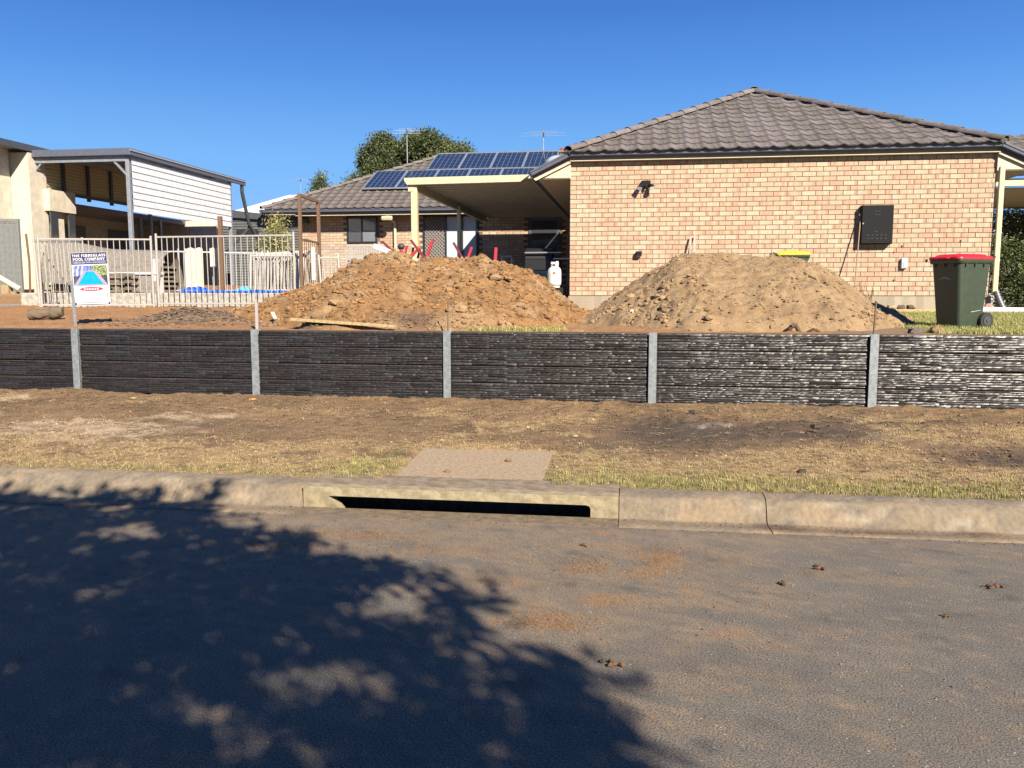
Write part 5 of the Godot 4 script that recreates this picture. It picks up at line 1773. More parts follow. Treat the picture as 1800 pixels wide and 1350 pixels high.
# ---------------------------------------------------------------- things beyond the yards
func build_background() -> void:
	var dark := mat("shed_grey", 0.10, 0.107, 0.11, 0.6, 0.0, tex.paint, 1.0)
	var s := thing("garden_shed", "dark grey horizontally ribbed shed between the carport and the rear wing", "shed", Vector3(-12.8, 1.58, -26.3))
	part(s, "wall", ribbed(-2.0, 2.0, 0.0, 2.55, 0.085, 0.025, false).mesh(), dark)
	var b := Mb.new()
	b.box(Vector3(0, 1.2, -1.6), Vector3(3.98, 2.5, 3.1))
	part(s, "body", b.mesh(), dark)
	var r := Mb.new()
	r.prism(PackedVector2Array([Vector2(-2.1, 2.56), Vector2(2.3, 2.22), Vector2(2.3, 2.36), Vector2(-0.3, 2.66), Vector2(-2.1, 2.72)]), -3.3, 0.12)
	part(s, "roof", r.mesh(), mats.charcoal_steel)
	var d := Mb.new()
	d.box(Vector3(0.25, 1.95, 0.04), Vector3(0.7, 0.14, 0.05))
	d.box(Vector3(0.62, 1.3, 0.04), Vector3(0.05, 1.4, 0.05))
	part(s, "door_frame", d.mesh(), mats.dark_frame)
	var bf := thing("boundary_fence", "grey steel fence with vertical ribs at the corner of the rear wing", "fence", Vector3(-10.9, 1.3, -28.5))
	part(bf, "sheet", ribbed(-1.3, 0.4, 0.0, 1.9, 0.14, 0.03, true).mesh(), mats.fence_grey)
	var bt := Mb.new()
	bt.box(Vector3(-0.45, 1.93, 0.01), Vector3(1.75, 0.06, 0.06))
	part(bf, "top_rail", bt.mesh(), mats.fence_grey)
	# white roofed house far behind
	var wh := thing("white_roofed_house", "distant house with a bright white metal hip roof", "house", Vector3(-22.5, 1.2, -54))
	var wb := Mb.new()
	wb.box(Vector3(0, 2.4, 0), Vector3(7.0, 5.0, 8.0))
	part(wh, "wall", wb.mesh(), mats.render_cream)
	var wr := Mb.new()
	var A := [Vector3(-4.2, 4.75, 4.4), Vector3(4.2, 4.75, 4.4), Vector3(4.2, 4.75, -4.4), Vector3(-4.2, 4.75, -4.4)]
	var rl := Vector3(-0.3, 6.7, 0)
	var rr := Vector3(0.3, 6.7, 0)
	wr.q(A[0], A[1], rr, rl)
	wr.tri(A[1], A[2], rr)
	wr.q(A[2], A[3], rl, rr)
	wr.tri(A[3], A[0], rl)
	part(wh, "roof", wr.mesh(), mat("white_roof", 0.62, 0.62, 0.62, 0.45))
	var dish := thing("satellite_dish", "pale grey satellite dish in front of the white roof", "satellite dish", Vector3(-16.2, 5.1, -38.0))
	var dm := mat("dish_grey", 0.42, 0.42, 0.42, 0.5)
	var db := Mb.new()
	for k in 4:
		for j in 16:
			var q4 := []
			for e in [[0, 0], [1, 0], [1, 1], [0, 1]]:
				var rad: float = 0.34 * (k + e[0]) / 4.0
				var an: float = TAU * (j + e[1]) / 16.0
				q4.append(Vector3(cos(an) * rad, sin(an) * rad + 0.42, rad * rad * 0.9))
			db.q(q4[0], q4[1], q4[2], q4[3])
	part(dish, "reflector", db.mesh(), dm)
	var da := Mb.new()
	da.tube(Vector3(0, -0.3, -0.06), Vector3(0, 0.4, -0.04), 0.025, 0.025)
	da.tube(Vector3(0, 0.1, 0.1), Vector3(0, 0.35, 0.45), 0.012, 0.012)
	da.ball(Vector3(0, 0.37, 0.46), Vector3(0.04, 0.04, 0.06), 5, 8)
	part(dish, "arm", da.mesh(), dm)
	var base := Mb.new()
	base.box(Vector3(-16.2, 3.0, -38.2), Vector3(3.4, 3.7, 3.0))
	var lowb := thing("low_outbuilding", "low building mostly hidden behind the hip of the rear wing roof", "building", Vector3(-16.2, 1.2, -38.2))
	base.T = Transform3D.IDENTITY
	part(lowb, "wall", base.mesh(), dark, Transform3D(Basis.IDENTITY, -lowb.position))
	var am := mat("antenna_metal", 0.34, 0.36, 0.38, 0.4, 0.6)
	antenna("pale antenna on a tall mast in front of the big tree crown", Vector3(-8.16, 6.15, -29.97), 1.15, 0.3, am, 0.62)
	antenna("wide antenna on a short mast beside the red roof tiles", Vector3(-3.33, 6.45, -30.6), 0.75, 0.1, am, 1.0)
	antenna("distant antenna standing on the white roof", Vector3(-21.95, 7.6, -54.0), 1.3, 0.8, am, 0.8)
	# red tiled roof showing over the ridge
	var rh := thing("red_roofed_house", "terracotta tiled roof showing above the rear ridge beside the antenna", "house", Vector3(-2.6, 1.2, -41))
	var rw := Mb.new()
	rw.box(Vector3(0.4, 2.8, 0), Vector3(7.0, 5.6, 6.0))
	part(rh, "wall", rw.mesh(), mats.render_cream)
	var tm := mat("terracotta", 1, 1, 1, 0.8, 0.0, tex.mott, 1.0, null, 1.0, true)
	var rf := Mb.new()
	rf.col = Color(0.24, 0.065, 0.038)
	rf.q(Vector3(-2.2, 6.05, 3.4), Vector3(5, 6.05, 3.4), Vector3(5, 7.32, 0), Vector3(-0.4, 7.32, 0))
	rf.tri(Vector3(-2.2, 6.05, 3.4), Vector3(-0.4, 7.32, 0), Vector3(-2.2, 6.05, -3.4))
	var roof := part(rh, "roof", rf.mesh(), tm)
	var tl := Mb.new()
	var src := tile_mb()
	for r2 in 11:
		for i in 23:
			var t := r2 / 10.5
			var x := -2.2 + i * 0.3
			if x < -2.2 + t * 1.8: continue
			var tf := slope_frame(x, r2 * 0.34, 3.45, 6.04)
			tf.basis = Basis(Vector3.RIGHT, Vector3(0, 1.27, -3.4).normalized(), Vector3(0, 3.4, 1.27).normalized())
			tf.origin = Vector3(x, 6.06, 3.4) + tf.basis.y * (r2 * 0.34)
			tl.add(src, tf, Color(0.30, 0.085, 0.045) * rng.randf_range(0.6, 1.35))
	part(roof, "tiles", tl.mesh(), tm).set_meta("kind", "stuff")
	# grey skylight dome on the side of the house roof
	var sk := Mb.new()
	sk.ball(Vector3(0, 0, 0), Vector3(0.28, 0.20, 0.28), 8, 14)
	sk.tube(Vector3(0, -0.3, 0), Vector3(0, 0.0, 0), 0.28, 0.27, 14)
	var so := part(self, "roof_ventilator", sk.mesh(), mat("vent_grey", 0.30, 0.33, 0.34, 0.35), Transform3D(Basis.IDENTITY, Vector3(-1.72, 4.35, -18.6)))
	meta(so, "round grey roof ventilator on the side slope above the house eave corner", "roof vent")

# ---------------------------------------------------------------- pool and its fences
func fence_panel(nm: String, label: String, p0: Vector3, p1: Vector3, hgt: float, nb: int, mt: Material, lean := 0.0, bar_r := 0.008, group := "temporary pool fence panels", posts := true) -> Node3D:
	var d := p1 - p0
	var len_ := Vector2(d.x, d.z).length()
	var f := thing(nm, label, "fence panel", p0, -atan2(d.z, d.x), group)
	f.rotation.x = 0.0
	var root: Node3D = f
	var tilt := Transform3D(Basis(Vector3.RIGHT, lean), Vector3.ZERO)
	var sl := d.y / len_
	var rail := Mb.new()
	rail.bar(Vector3(0, 0, 0), Vector3(len_, d.y, 0), 0.03, 0.03, 0.003, Vector3.BACK)
	part(root, "top_rail", rail.mesh(), mt, tilt * Transform3D(Basis.IDENTITY, Vector3(0, hgt - 0.03, 0)))
	part(root, "bottom_rail", rail.mesh(), mt, tilt * Transform3D(Basis.IDENTITY, Vector3(0, 0.06, 0)))
	var b := Mb.new()
	b.tube(Vector3(0, 0.06, 0), Vector3(0, hgt - 0.03, 0), bar_r, bar_r, 6)
	var bm := b.mesh()
	for k in range(1, nb):
		var x := len_ * k / nb
		part(root, "bar", bm, mt, tilt * Transform3D(Basis(Vector3.BACK, rng.randf_range(-0.006, 0.006)), Vector3(x, sl * x, 0)))
	if posts:
		var p := Mb.new()
		p.tube(Vector3(0, -0.05, 0), Vector3(0, hgt + 0.02, 0), 0.021, 0.021, 10)
		p.ball(Vector3(0, hgt + 0.02, 0), Vector3(0.024, 0.015, 0.024), 4, 10)
		var pm := p.mesh()
		part(root, "post", pm, mt, tilt)
		part(root, "post", pm, mt, tilt * Transform3D(Basis.IDENTITY, Vector3(len_, d.y, 0)))
	return f

func build_fences() -> void:
	var wh := mat("fence_white", 0.33, 0.315, 0.29, 0.5, 0.0, tex.paint, 3.0)
	var gal := mat("fence_silver", 0.46, 0.47, 0.48, 0.4, 0.4)
	# front panels
	fence_panel("fence_panel", "white barred fence panel directly behind the pool sign", Vector3(-10.35, 1.33, -13.55), Vector3(-8.50, 1.33, -14.0), 1.24, 18, wh)
	fence_panel("fence_panel", "white barred fence panel between the sign panel and the rusty frame", Vector3(-8.40, 1.35, -14.0), Vector3(-5.85, 1.36, -14.0), 1.26, 24, wh)
	fence_panel("fence_panel", "white fence panel seen end on at the corrugated fence end of the front fence", Vector3(-10.42, 1.33, -13.6), Vector3(-10.75, 1.45, -15.4), 1.2, 12, wh, -0.04)
	# pool fence standing behind, on the pad
	var pts := [Vector3(-13.0, 1.58, -17.0), Vector3(-11.85, 1.58, -17.2), Vector3(-10.04, 1.58, -17.6), Vector3(-8.75, 1.58, -18.6), Vector3(-7.35, 1.58, -19.0)]
	var lb := ["grey inner fence panel ending at the corrugated fence corner", "grey inner fence panel behind the sign", "grey inner fence panel in front of the hung towels", "grey inner fence panel beside the leaning stack of panels"]
	for k in 4:
		fence_panel("inner_fence_panel", lb[k], pts[k], pts[k + 1], 0.95, [12, 18, 16, 14][k], gal, 0.0, 0.007, "inner pool fence panels")
	# stack of panels leaning
	var ll := ["frontmost of the fence panels stacked leaning by the rusty post", "second of the fence panels stacked leaning by the rusty post", "third of the fence panels stacked leaning by the rusty post", "rearmost of the fence panels stacked leaning by the rusty post"]
	for k in 4:
		fence_panel("stacked_fence_panel", ll[k], Vector3(-7.24 + 0.06 * k, 1.58, -15.2 - 0.09 * k), Vector3(-6.36 + 0.06 * k, 1.58 + 0.02 * k, -15.35 - 0.09 * k), 0.76 + 0.03 * k, 14 + k, wh, -0.16 - 0.05 * k, 0.009, "stacked fence panels")
	fence_panel("stacked_fence_panel", "short white panel leaning on the mesh fence past the rusty frame", Vector3(-5.98, 1.58, -15.6), Vector3(-5.70, 1.60, -15.9), 0.72, 5, wh, -0.12, 0.009, "stacked fence panels")
	# rusty portal frame with a dark gate
	var rf := thing("rusty_portal", "tall rusty steel portal at the end of the white fence", "steel frame", Vector3(-6.13, 1.35, -15.0))
	var rust: StandardMaterial3D = mats.rust
	for e in [[0.0, 0.0, 2.06], [0.03, -0.85, 2.02]]:
		var b := Mb.new()
		b.box(Vector3(e[0], e[2] * 0.5, e[1]), Vector3(0.058, e[2], 0.058), 0.004)
		part(rf, "post", b.mesh(), rust)
	var tb := Mb.new()
	tb.bar(Vector3(0.0, 2.03, 0.0), Vector3(0.03, 2.0, -0.85), 0.05, 0.05)
	part(rf, "top_bar", tb.mesh(), rust)
	var mb := Mb.new()
	mb.bar(Vector3(0.03, 1.23, -0.03), Vector3(0.03, 1.21, -0.83), 0.035, 0.035)
	part(rf, "gate_rail", mb.mesh(), rust)
	for k in 7:
		var b := Mb.new()
		b.tube(Vector3(0.03, 0.2, -0.1 - 0.1 * k), Vector3(0.03, 1.22, -0.1 - 0.1 * k), 0.007, 0.007, 6)
		part(rf, "gate_bar", b.mesh(), rust)
	var rp := Mb.new()
	rp.box(Vector3(-8.72, 2.35, -17.0), Vector3(0.08, 1.7, 0.08), 0.004)
	solo("rusty_post", "lone rusty square post standing in front of the leafy shrub", "post", rp, rust)
	var wp := Mb.new()
	wp.box(Vector3(-6.06, 2.15, -15.42), Vector3(0.07, 0.62, 0.02), 0.004)
	solo("white_strip", "white upright plastic strip hung inside the rusty gate", "strip", wp, mat("white_plastic", 0.50, 0.50, 0.50, 0.4))
	# wire mesh fence
	var mf := thing("mesh_fence", "thin wire mesh fence in front of the sunlit brick of the rear wing", "fence", Vector3(-7.3, 1.58, -19.0))
	var m := Mb.new()
	for k in 36: m.tube(Vector3(0.04 * k, 0, 0), Vector3(0.04 * k, 1.15 - 0.003 * k, 0), 0.0032, 0.0032, 4, false)
	for k in 24: m.tube(Vector3(0, 0.05 * k, 0), Vector3(1.41, 0.05 * k - 0.004 * k, 0), 0.0032, 0.0032, 4, false)
	part(mf, "mesh", m.mesh(), gal)
	var mp := Mb.new()
	for x in [0.0, 1.43]: mp.tube(Vector3(x, 0, 0), Vector3(x, 1.18, 0), 0.016, 0.016, 8)
	part(mf, "post", mp.mesh(), gal)
	var wr := thing("white_rail_panel", "low white slotted panel standing under the wing window", "rail", Vector3(-6.85, 2.36, -19.6))
	for e in [[0.34, 0.05], [0.02, 0.13]]:
		var b := Mb.new()
		b.box(Vector3(0.5, e[0], 0), Vector3(1.0, e[1], 0.03), 0.003)
		part(wr, "rail", b.mesh(), wh)
	for k in 17:
		var b := Mb.new()
		b.box(Vector3(0.03 + 0.059 * k, 0.21, 0), Vector3(0.026, 0.25, 0.02))
		part(wr, "slat", b.mesh(), wh)
	var legs := Mb.new()
	for x in [0.04, 0.97]: legs.box(Vector3(x, -0.4, 0), Vector3(0.05, 0.8, 0.03))
	part(wr, "leg", legs.mesh(), wh)
	# the pool: raised concrete collar, blue shell lip
	var pool := thing("fibreglass_pool", "new pool with raised white concrete collar and bright blue shell lip behind the fence", "pool", Vector3(-8.2, 1.3, -15.5))
	var inv := Transform3D(Basis.IDENTITY, -pool.position)
	var cb := Mb.new()
	cb.box(Vector3(-8.25, 1.38, -14.42), Vector3(6.2, 0.44, 0.26), 0.015)
	part(pool, "collar", cb.mesh(), mat("pale_concrete", 0.37, 0.35, 0.31, 0.85, 0.0, tex.mott, 1.5), inv)
	var lip := Mb.new()
	lip.box(Vector3(-6.95, 1.623, -14.45), Vector3(2.5, 0.045, 0.22), 0.012)
	lip.box(Vector3(-6.95, 1.623, -15.0), Vector3(2.5, 0.04, 0.2), 0.012)
	part(pool, "shell_lip", lip.mesh(), mat("pool_blue", 0.02, 0.11, 0.52, 0.25), inv)
	var fl := Mb.new()
	fl.box(Vector3(-6.95, 1.588, -14.73), Vector3(2.5, 0.03, 0.34))
	part(pool, "shell", fl.mesh(), mat("pool_cyan", 0.06, 0.42, 0.60, 0.2), inv)
	# crumpled covers on the collar
	for e in [["crumpled royal blue plastic sheet on the pool collar", -7.95, 0.62, 0.10, Color(0.02, 0.11, 0.55)], ["small cyan plastic bundle on the pool collar", -7.02, 0.30, 0.10, Color(0.10, 0.50, 0.72)]]:
		var b := Mb.new()
		var rr := []
		for i in 13:
			var row := PackedVector3Array()
			for k in 7:
				var s := i / 12.0
				var t := k / 6.0
				row.append(Vector3(lerpf(-0.5, 0.5, s) * e[2], (e[3] * (0.5 + 0.9 * absf(nz.get_noise_2d(s * 6 + e[1], t * 4))) * sin(PI * clampf(s, 0.04, 0.96)) * sin(PI * clampf(t, 0.05, 0.95))), lerpf(0.14, -0.14, t)))
			rr.append(row)
		b.rings(rr, false)
		meta(part(self, "plastic_sheet", b.mesh(), mat("sheet%d" % int(absf(e[1]) * 10), e[4].r, e[4].g, e[4].b, 0.35), Transform3D(Basis.IDENTITY, Vector3(e[1], 1.645, -14.5))), e[0], "plastic sheet", "plastic sheets on the pool collar")
	# washing on the inner fence
	for e in [["cream towel hung over the inner fence below the carport", -9.75, 0.42, 0.92, Color(0.45, 0.42, 0.34)], ["short cream cloth hung on the inner fence beside a longer towel", -9.25, 0.22, 0.40, Color(0.46, 0.44, 0.35)], ["pale folded cloth hanging low on the inner fence behind the sign panel post", -10.42, 0.26, 0.26, Color(0.42, 0.42, 0.41)]]:
		var b := Mb.new()
		var rr := []
		for i in 9:
			var row := PackedVector3Array()
			for k in 7:
				var x: float = lerpf(-0.5, 0.5, i / 8.0) * e[2]
				row.append(Vector3(x, -k / 6.0 * e[3] - 0.02 * sin(i * 1.7), 0.03 + 0.03 * sin(i * 1.9) * k / 6.0))
			rr.append(row)
		b.rings(rr, false)
		var cm := mat("cloth%d" % int(absf(e[1]) * 100), e[4].r, e[4].g, e[4].b, 0.9)
		cm.cull_mode = BaseMaterial3D.CULL_DISABLED
		meta(part(self, "hung_cloth", b.mesh(), cm, Transform3D(Basis(Vector3.UP, 0.1), Vector3(e[1], 2.58 if e[3] > 0.3 else 2.1, -17.5 if e[1] < -10 else -17.75))), e[0], "towel", "cloths on the inner fence")
	# pallets and plinths on the pad behind
	var pl := thing("timber_pallet", "stack of weathered timber pallets on the pad behind the sign", "pallet", Vector3(-10.9, 1.58, -16.2))
	for k in 3:
		for j in 2:
			var b := Mb.new()
			b.box(Vector3(0, 0.05 + 0.14 * k, 0.25 - 0.5 * j), Vector3(1.1, 0.035, 0.16), 0.004)
			part(pl, "deck_board", b.mesh(), mats.old_timber)
		for j in 3:
			var b := Mb.new()
			b.box(Vector3(-0.45 + 0.45 * j, 0.105 + 0.14 * k, 0), Vector3(0.1, 0.07, 0.6), 0.004)
			part(pl, "bearer", b.mesh(), mats.old_timber)
	var bh := thing("white_bench", "white garden bench frame under the tarpaulin behind the front fence", "bench", Vector3(-10.6, 1.58, -16.7))
	for e in [[Vector3(0, 0.42, 0), Vector3(1.3, 0.05, 0.3)], [Vector3(0, 0.70, -0.16), Vector3(1.3, 0.12, 0.03)]]:
		var b := Mb.new()
		b.box(e[0], e[1], 0.005)
		part(bh, "slat", b.mesh(), mats.white_plastic)
	for x in [-0.58, 0.58]:
		var b := Mb.new()
		b.box(Vector3(x, 0.36, -0.02), Vector3(0.05, 0.72, 0.3), 0.005)
		part(bh, "leg", b.mesh(), mats.white_plastic)
	# dirt bank across the back of the pad
	var bk := Mb.new()
	var rr2 := []
	for i in 50:
		var row := PackedVector3Array()
		for k in 12:
			var x := lerpf(-12.0, -4.9, i / 49.0)
			var z := lerpf(-19.2, -22.5, k / 11.0)
			var t := sin(PI * k / 11.0)
			row.append(Vector3(x, 1.55 + t * (0.22 + 0.08 * nz.get_noise_2d(x * 1.5, z) + 0.03 * nz3.get_noise_2d(x * 6, z * 6)), z))
		rr2.append(row)
	bk.col = Color(0.28, 0.16, 0.08)
	bk.rings(rr2, false)
	solo("soil_bank", "low bank of orange soil across the yard behind the pool", "dirt mound", bk, mats.spoil)

# ---------------------------------------------------------------- fittings on the end wall
func build_wall_fittings() -> void:
	var blk := mat("meter_black", 0.010, 0.0105, 0.0118, 0.75, 0.0, tex.paint, 3.0)
	blk.metallic_specular = 0.3
	var m := thing("meter_box", "flat black meter box on the brick wall with rows of punched vent slots", "meter box", Vector3(4.255, 2.815, HZ))
	var b := Mb.new()
	b.box(Vector3(0, 0, 0.072), Vector3(0.545, 0.685, 0.144), 0.006)
	part(m, "case", b.mesh(), blk)
	var d := Mb.new()
	d.box(Vector3(0, 0.0, 0.150), Vector3(0.525, 0.665, 0.012), 0.004)
	part(m, "door", d.mesh(), blk)
	var sl := Mb.new()
	for r in 2:
		for k in 5: sl.box(Vector3(-0.15 + 0.075 * k, -0.185 - 0.06 * r, 0.1575), Vector3(0.032, 0.012, 0.006), 0.0, Basis(Vector3.BACK, 0.35 if k % 2 else -0.35))
		for k in 2: sl.box(Vector3(-0.03 + 0.06 * k, 0.235 - 0.06 * r, 0.1575), Vector3(0.026, 0.012, 0.006), 0.0, Basis(Vector3.BACK, 0.35))
	sl.box(Vector3(-0.01, -0.125, 0.1575), Vector3(0.04, 0.01, 0.006))
	part(m, "vent_slot", sl.mesh(), mat("slot_grey", 0.035, 0.036, 0.038, 0.4))
	var lk := Mb.new()
	lk.tube(Vector3(-0.245, 0.02, 0.154), Vector3(-0.245, 0.02, 0.166), 0.014, 0.014, 10)
	part(m, "lock", lk.mesh(), mat("lock_steel", 0.35, 0.35, 0.35, 0.35, 0.7))
	# stays leaning from the box corner to the ground
	var c := Mb.new()
	c.tube(Vector3(3.985, 2.99, -16.13), Vector3(3.80, 1.35, -15.62), 0.011, 0.011, 8)
	c.box(Vector3(3.985, 2.995, -16.12), Vector3(0.07, 0.035, 0.05), 0.004)
	solo("leaning_rod", "thin brown rod leaning from the corner of the meter box down to the sand", "rod", c, mat("rod_brown", 0.20, 0.13, 0.085, 0.6))
	# small wall light
	var v := thing("wall_vent", "small black wall lamp low on the bricks above the left slope of the sand mound", "wall lamp", Vector3(0.05, 2.33, HZ))
	var vb := Mb.new()
	vb.box(Vector3(0, 0, 0.055), Vector3(0.105, 0.085, 0.11), 0.006)
	part(v, "housing", vb.mesh(), blk)
	var vf := Mb.new()
	vf.box(Vector3(0, -0.044, 0.06), Vector3(0.085, 0.008, 0.08))
	part(v, "lens", vf.mesh(), mat("lens_grey", 0.25, 0.25, 0.25, 0.2))
	# security light with sensor
	var s := thing("security_light", "black twin spot security light with a sensor under the eave of the brick wall", "security light", Vector3(0.16, 3.60, HZ))
	var base := Mb.new()
	base.box(Vector3(0, 0.02, 0.03), Vector3(0.17, 0.11, 0.06), 0.01)
	part(s, "base", base.mesh(), blk)
	for sg in [-1.0, 1.0]:
		var a := Mb.new()
		a.path([Vector3(sg * 0.05, 0.0, 0.05), Vector3(sg * 0.085, -0.03, 0.10)], 0.014, 8)
		a.tube(Vector3(sg * 0.085, -0.02, 0.09), Vector3(sg * 0.115, -0.075, 0.17), 0.035, 0.052, 12)
		part(s, "spot_head", a.mesh(), blk)
		var g := Mb.new()
		g.tube(Vector3(sg * 0.1151, -0.0752, 0.1703), Vector3(sg * 0.116, -0.0765, 0.173), 0.047, 0.046, 12)
		part(s, "lens", g.mesh(), mat("lamp_lens", 0.35, 0.37, 0.40, 0.15))
	var se := Mb.new()
	se.ball(Vector3(0, -0.045, 0.085), Vector3(0.03, 0.035, 0.03), 6, 10)
	part(s, "sensor", se.mesh(), blk)
	# white power outlet box
	var o := thing("outlet_box", "white weatherproof power outlet box on the bricks beside the bin lid", "outlet", Vector3(4.775, 2.13, HZ))
	var ob := Mb.new()
	ob.box(Vector3(0, 0, 0.035), Vector3(0.105, 0.19, 0.07), 0.010)
	part(o, "case", ob.mesh(), mat("outlet_white", 0.42, 0.45, 0.50, 0.4))
	var of := Mb.new()
	of.box(Vector3(0.008, -0.02, 0.073), Vector3(0.07, 0.1, 0.014), 0.005)
	part(o, "flap", of.mesh(), mats.outlet_white)
	# two light stakes leaning on the wall above the sand
	for k in 2:
		var st := Mb.new()
		var x := 1.0 + 0.075 * k
		st.bar(Vector3(x - 0.03, 1.9, -15.85), Vector3(x, 2.64 + 0.02 * k, -16.14), 0.032, 0.014, 0.002)
		st.bar(Vector3(x - 0.018, 1.9, -15.842), Vector3(x + 0.012, 2.64 + 0.02 * k, -16.132), 0.008, 0.026)
		solo("steel_picket", ["pale steel picket leaning on the bricks above the sand, the one nearer the patio", "pale steel picket leaning on the bricks above the sand, the one nearer the meter box"][k], "picket", st, mat("picket_pale", 0.42, 0.38, 0.33, 0.5, 0.2), "pickets leaning on the brick wall")
	# weeds at the foot of the wall
	for e in [["tall thin dry weed growing against the bricks past the sand mound", 4.05, 0.42], ["small green weed at the wall foot beside the tall dry weed", 4.2, 0.26]]:
		var w := thing("weed", e[0], "weed", Vector3(e[1], 1.45, -16.05), 0.0, "weeds at the wall foot")
		var stm := Mb.new()
		var lf := Mb.new()
		for k in 5:
			var tip := Vector3(rng.randf_range(-0.07, 0.07), e[2] * rng.randf_range(0.6, 1.1), rng.randf_range(-0.03, 0.05))
			stm.tube(Vector3(rng.randf_range(-0.02, 0.02), 0, 0), tip, 0.006, 0.003, 5)
			for j in 9:
				var t := rng.randf_range(0.2, 1.0)
				var p := tip * t
				var a := rng.randf() * TAU
				var dd := Vector3(cos(a), 0.3, sin(a)) * 0.035
				var sd := Vector3(-sin(a), 0, cos(a)) * 0.010
				lf.q(p, p + dd * 0.5 - sd, p + dd, p + dd * 0.5 + sd)
		part(w, "stem", stm.mesh(), mat("weed_stem", 0.20, 0.15, 0.07, 0.8))
		part(w, "leaves", lf.mesh(), mat("weed_leaf", 0.20, 0.18, 0.05, 0.7))
	# mud wasp nests stuck on the wall
	for e in [["small brown wasp nest on the bricks right of the meter box", 4.735, 2.44, 0.03], ["tiny brown wasp nest below the meter box corner", 4.60, 2.33, 0.022], ["brown wasp nest on the bricks above the bin lid", 5.17, 2.18, 0.045], ["small dark nest high on the wall near the downpipe", 5.72, 2.52, 0.03], ["small dark hole plug low on the bricks beside the bin", 4.62, 1.82, 0.03]]:
		var nb := Mb.new()
		nb.col = Color(0.10, 0.065, 0.035)
		nb.add(lump(900 + int(e[1] * 100)), Transform3D(Basis.IDENTITY.scaled(Vector3(e[3], e[3] * 1.4, e[3] * 0.6)), Vector3(e[1], e[2], HZ + 0.006)), nb.col)
		solo("wasp_nest", e[0], "nest", nb, mats.spoil, "marks stuck on the brick wall")
	# downpipe at the end of the wall
	var dp := thing("downpipe", "cream square downpipe at the end of the brick wall with a grey bent outlet pipe", "downpipe", Vector3(6.32, 1.3, -16.15))
	var pb := Mb.new()
	pb.box(Vector3(0, 1.38, 0), Vector3(0.085, 2.25, 0.06), 0.006)
	part(dp, "pipe", pb.mesh(), mats.patio_cream)
	var pc := Mb.new()
	for k in 10:
		var t := k / 9.0
		var pt := Vector3(-0.02 + 0.13 * t, 0.33 - 0.36 * t - 0.03 * sin(t * PI), 0.10 + 0.13 * t)
		pc.tube(pt, pt + Vector3(0.012, -0.034, 0.012), 0.055, 0.055, 12)
		pc.tube(pt + Vector3(0.012, -0.034, 0.012), pt + Vector3(0.015, -0.041, 0.014), 0.049, 0.049, 12)
	part(dp, "outlet_pipe", pc.mesh(), mat("pipe_dark", 0.10, 0.105, 0.12, 0.4))

# ---------------------------------------------------------------- wheelie bins
func rrect(w: float, d: float, r: float, y: float, ox := 0.0, oz := 0.0) -> PackedVector3Array:
	var p := PackedVector3Array()
	for c in 4:
		var sx: float = [1, -1, -1, 1][c]
		var sz: float = [1, 1, -1, -1][c]
		for k in 5:
			var a := PI * 0.5 * (c + k / 4.0)
			p.append(Vector3(sx * (w * 0.5 - r) + cos(a) * r + ox, y, sz * (d * 0.5 - r) + sin(a) * r + oz))
	return p

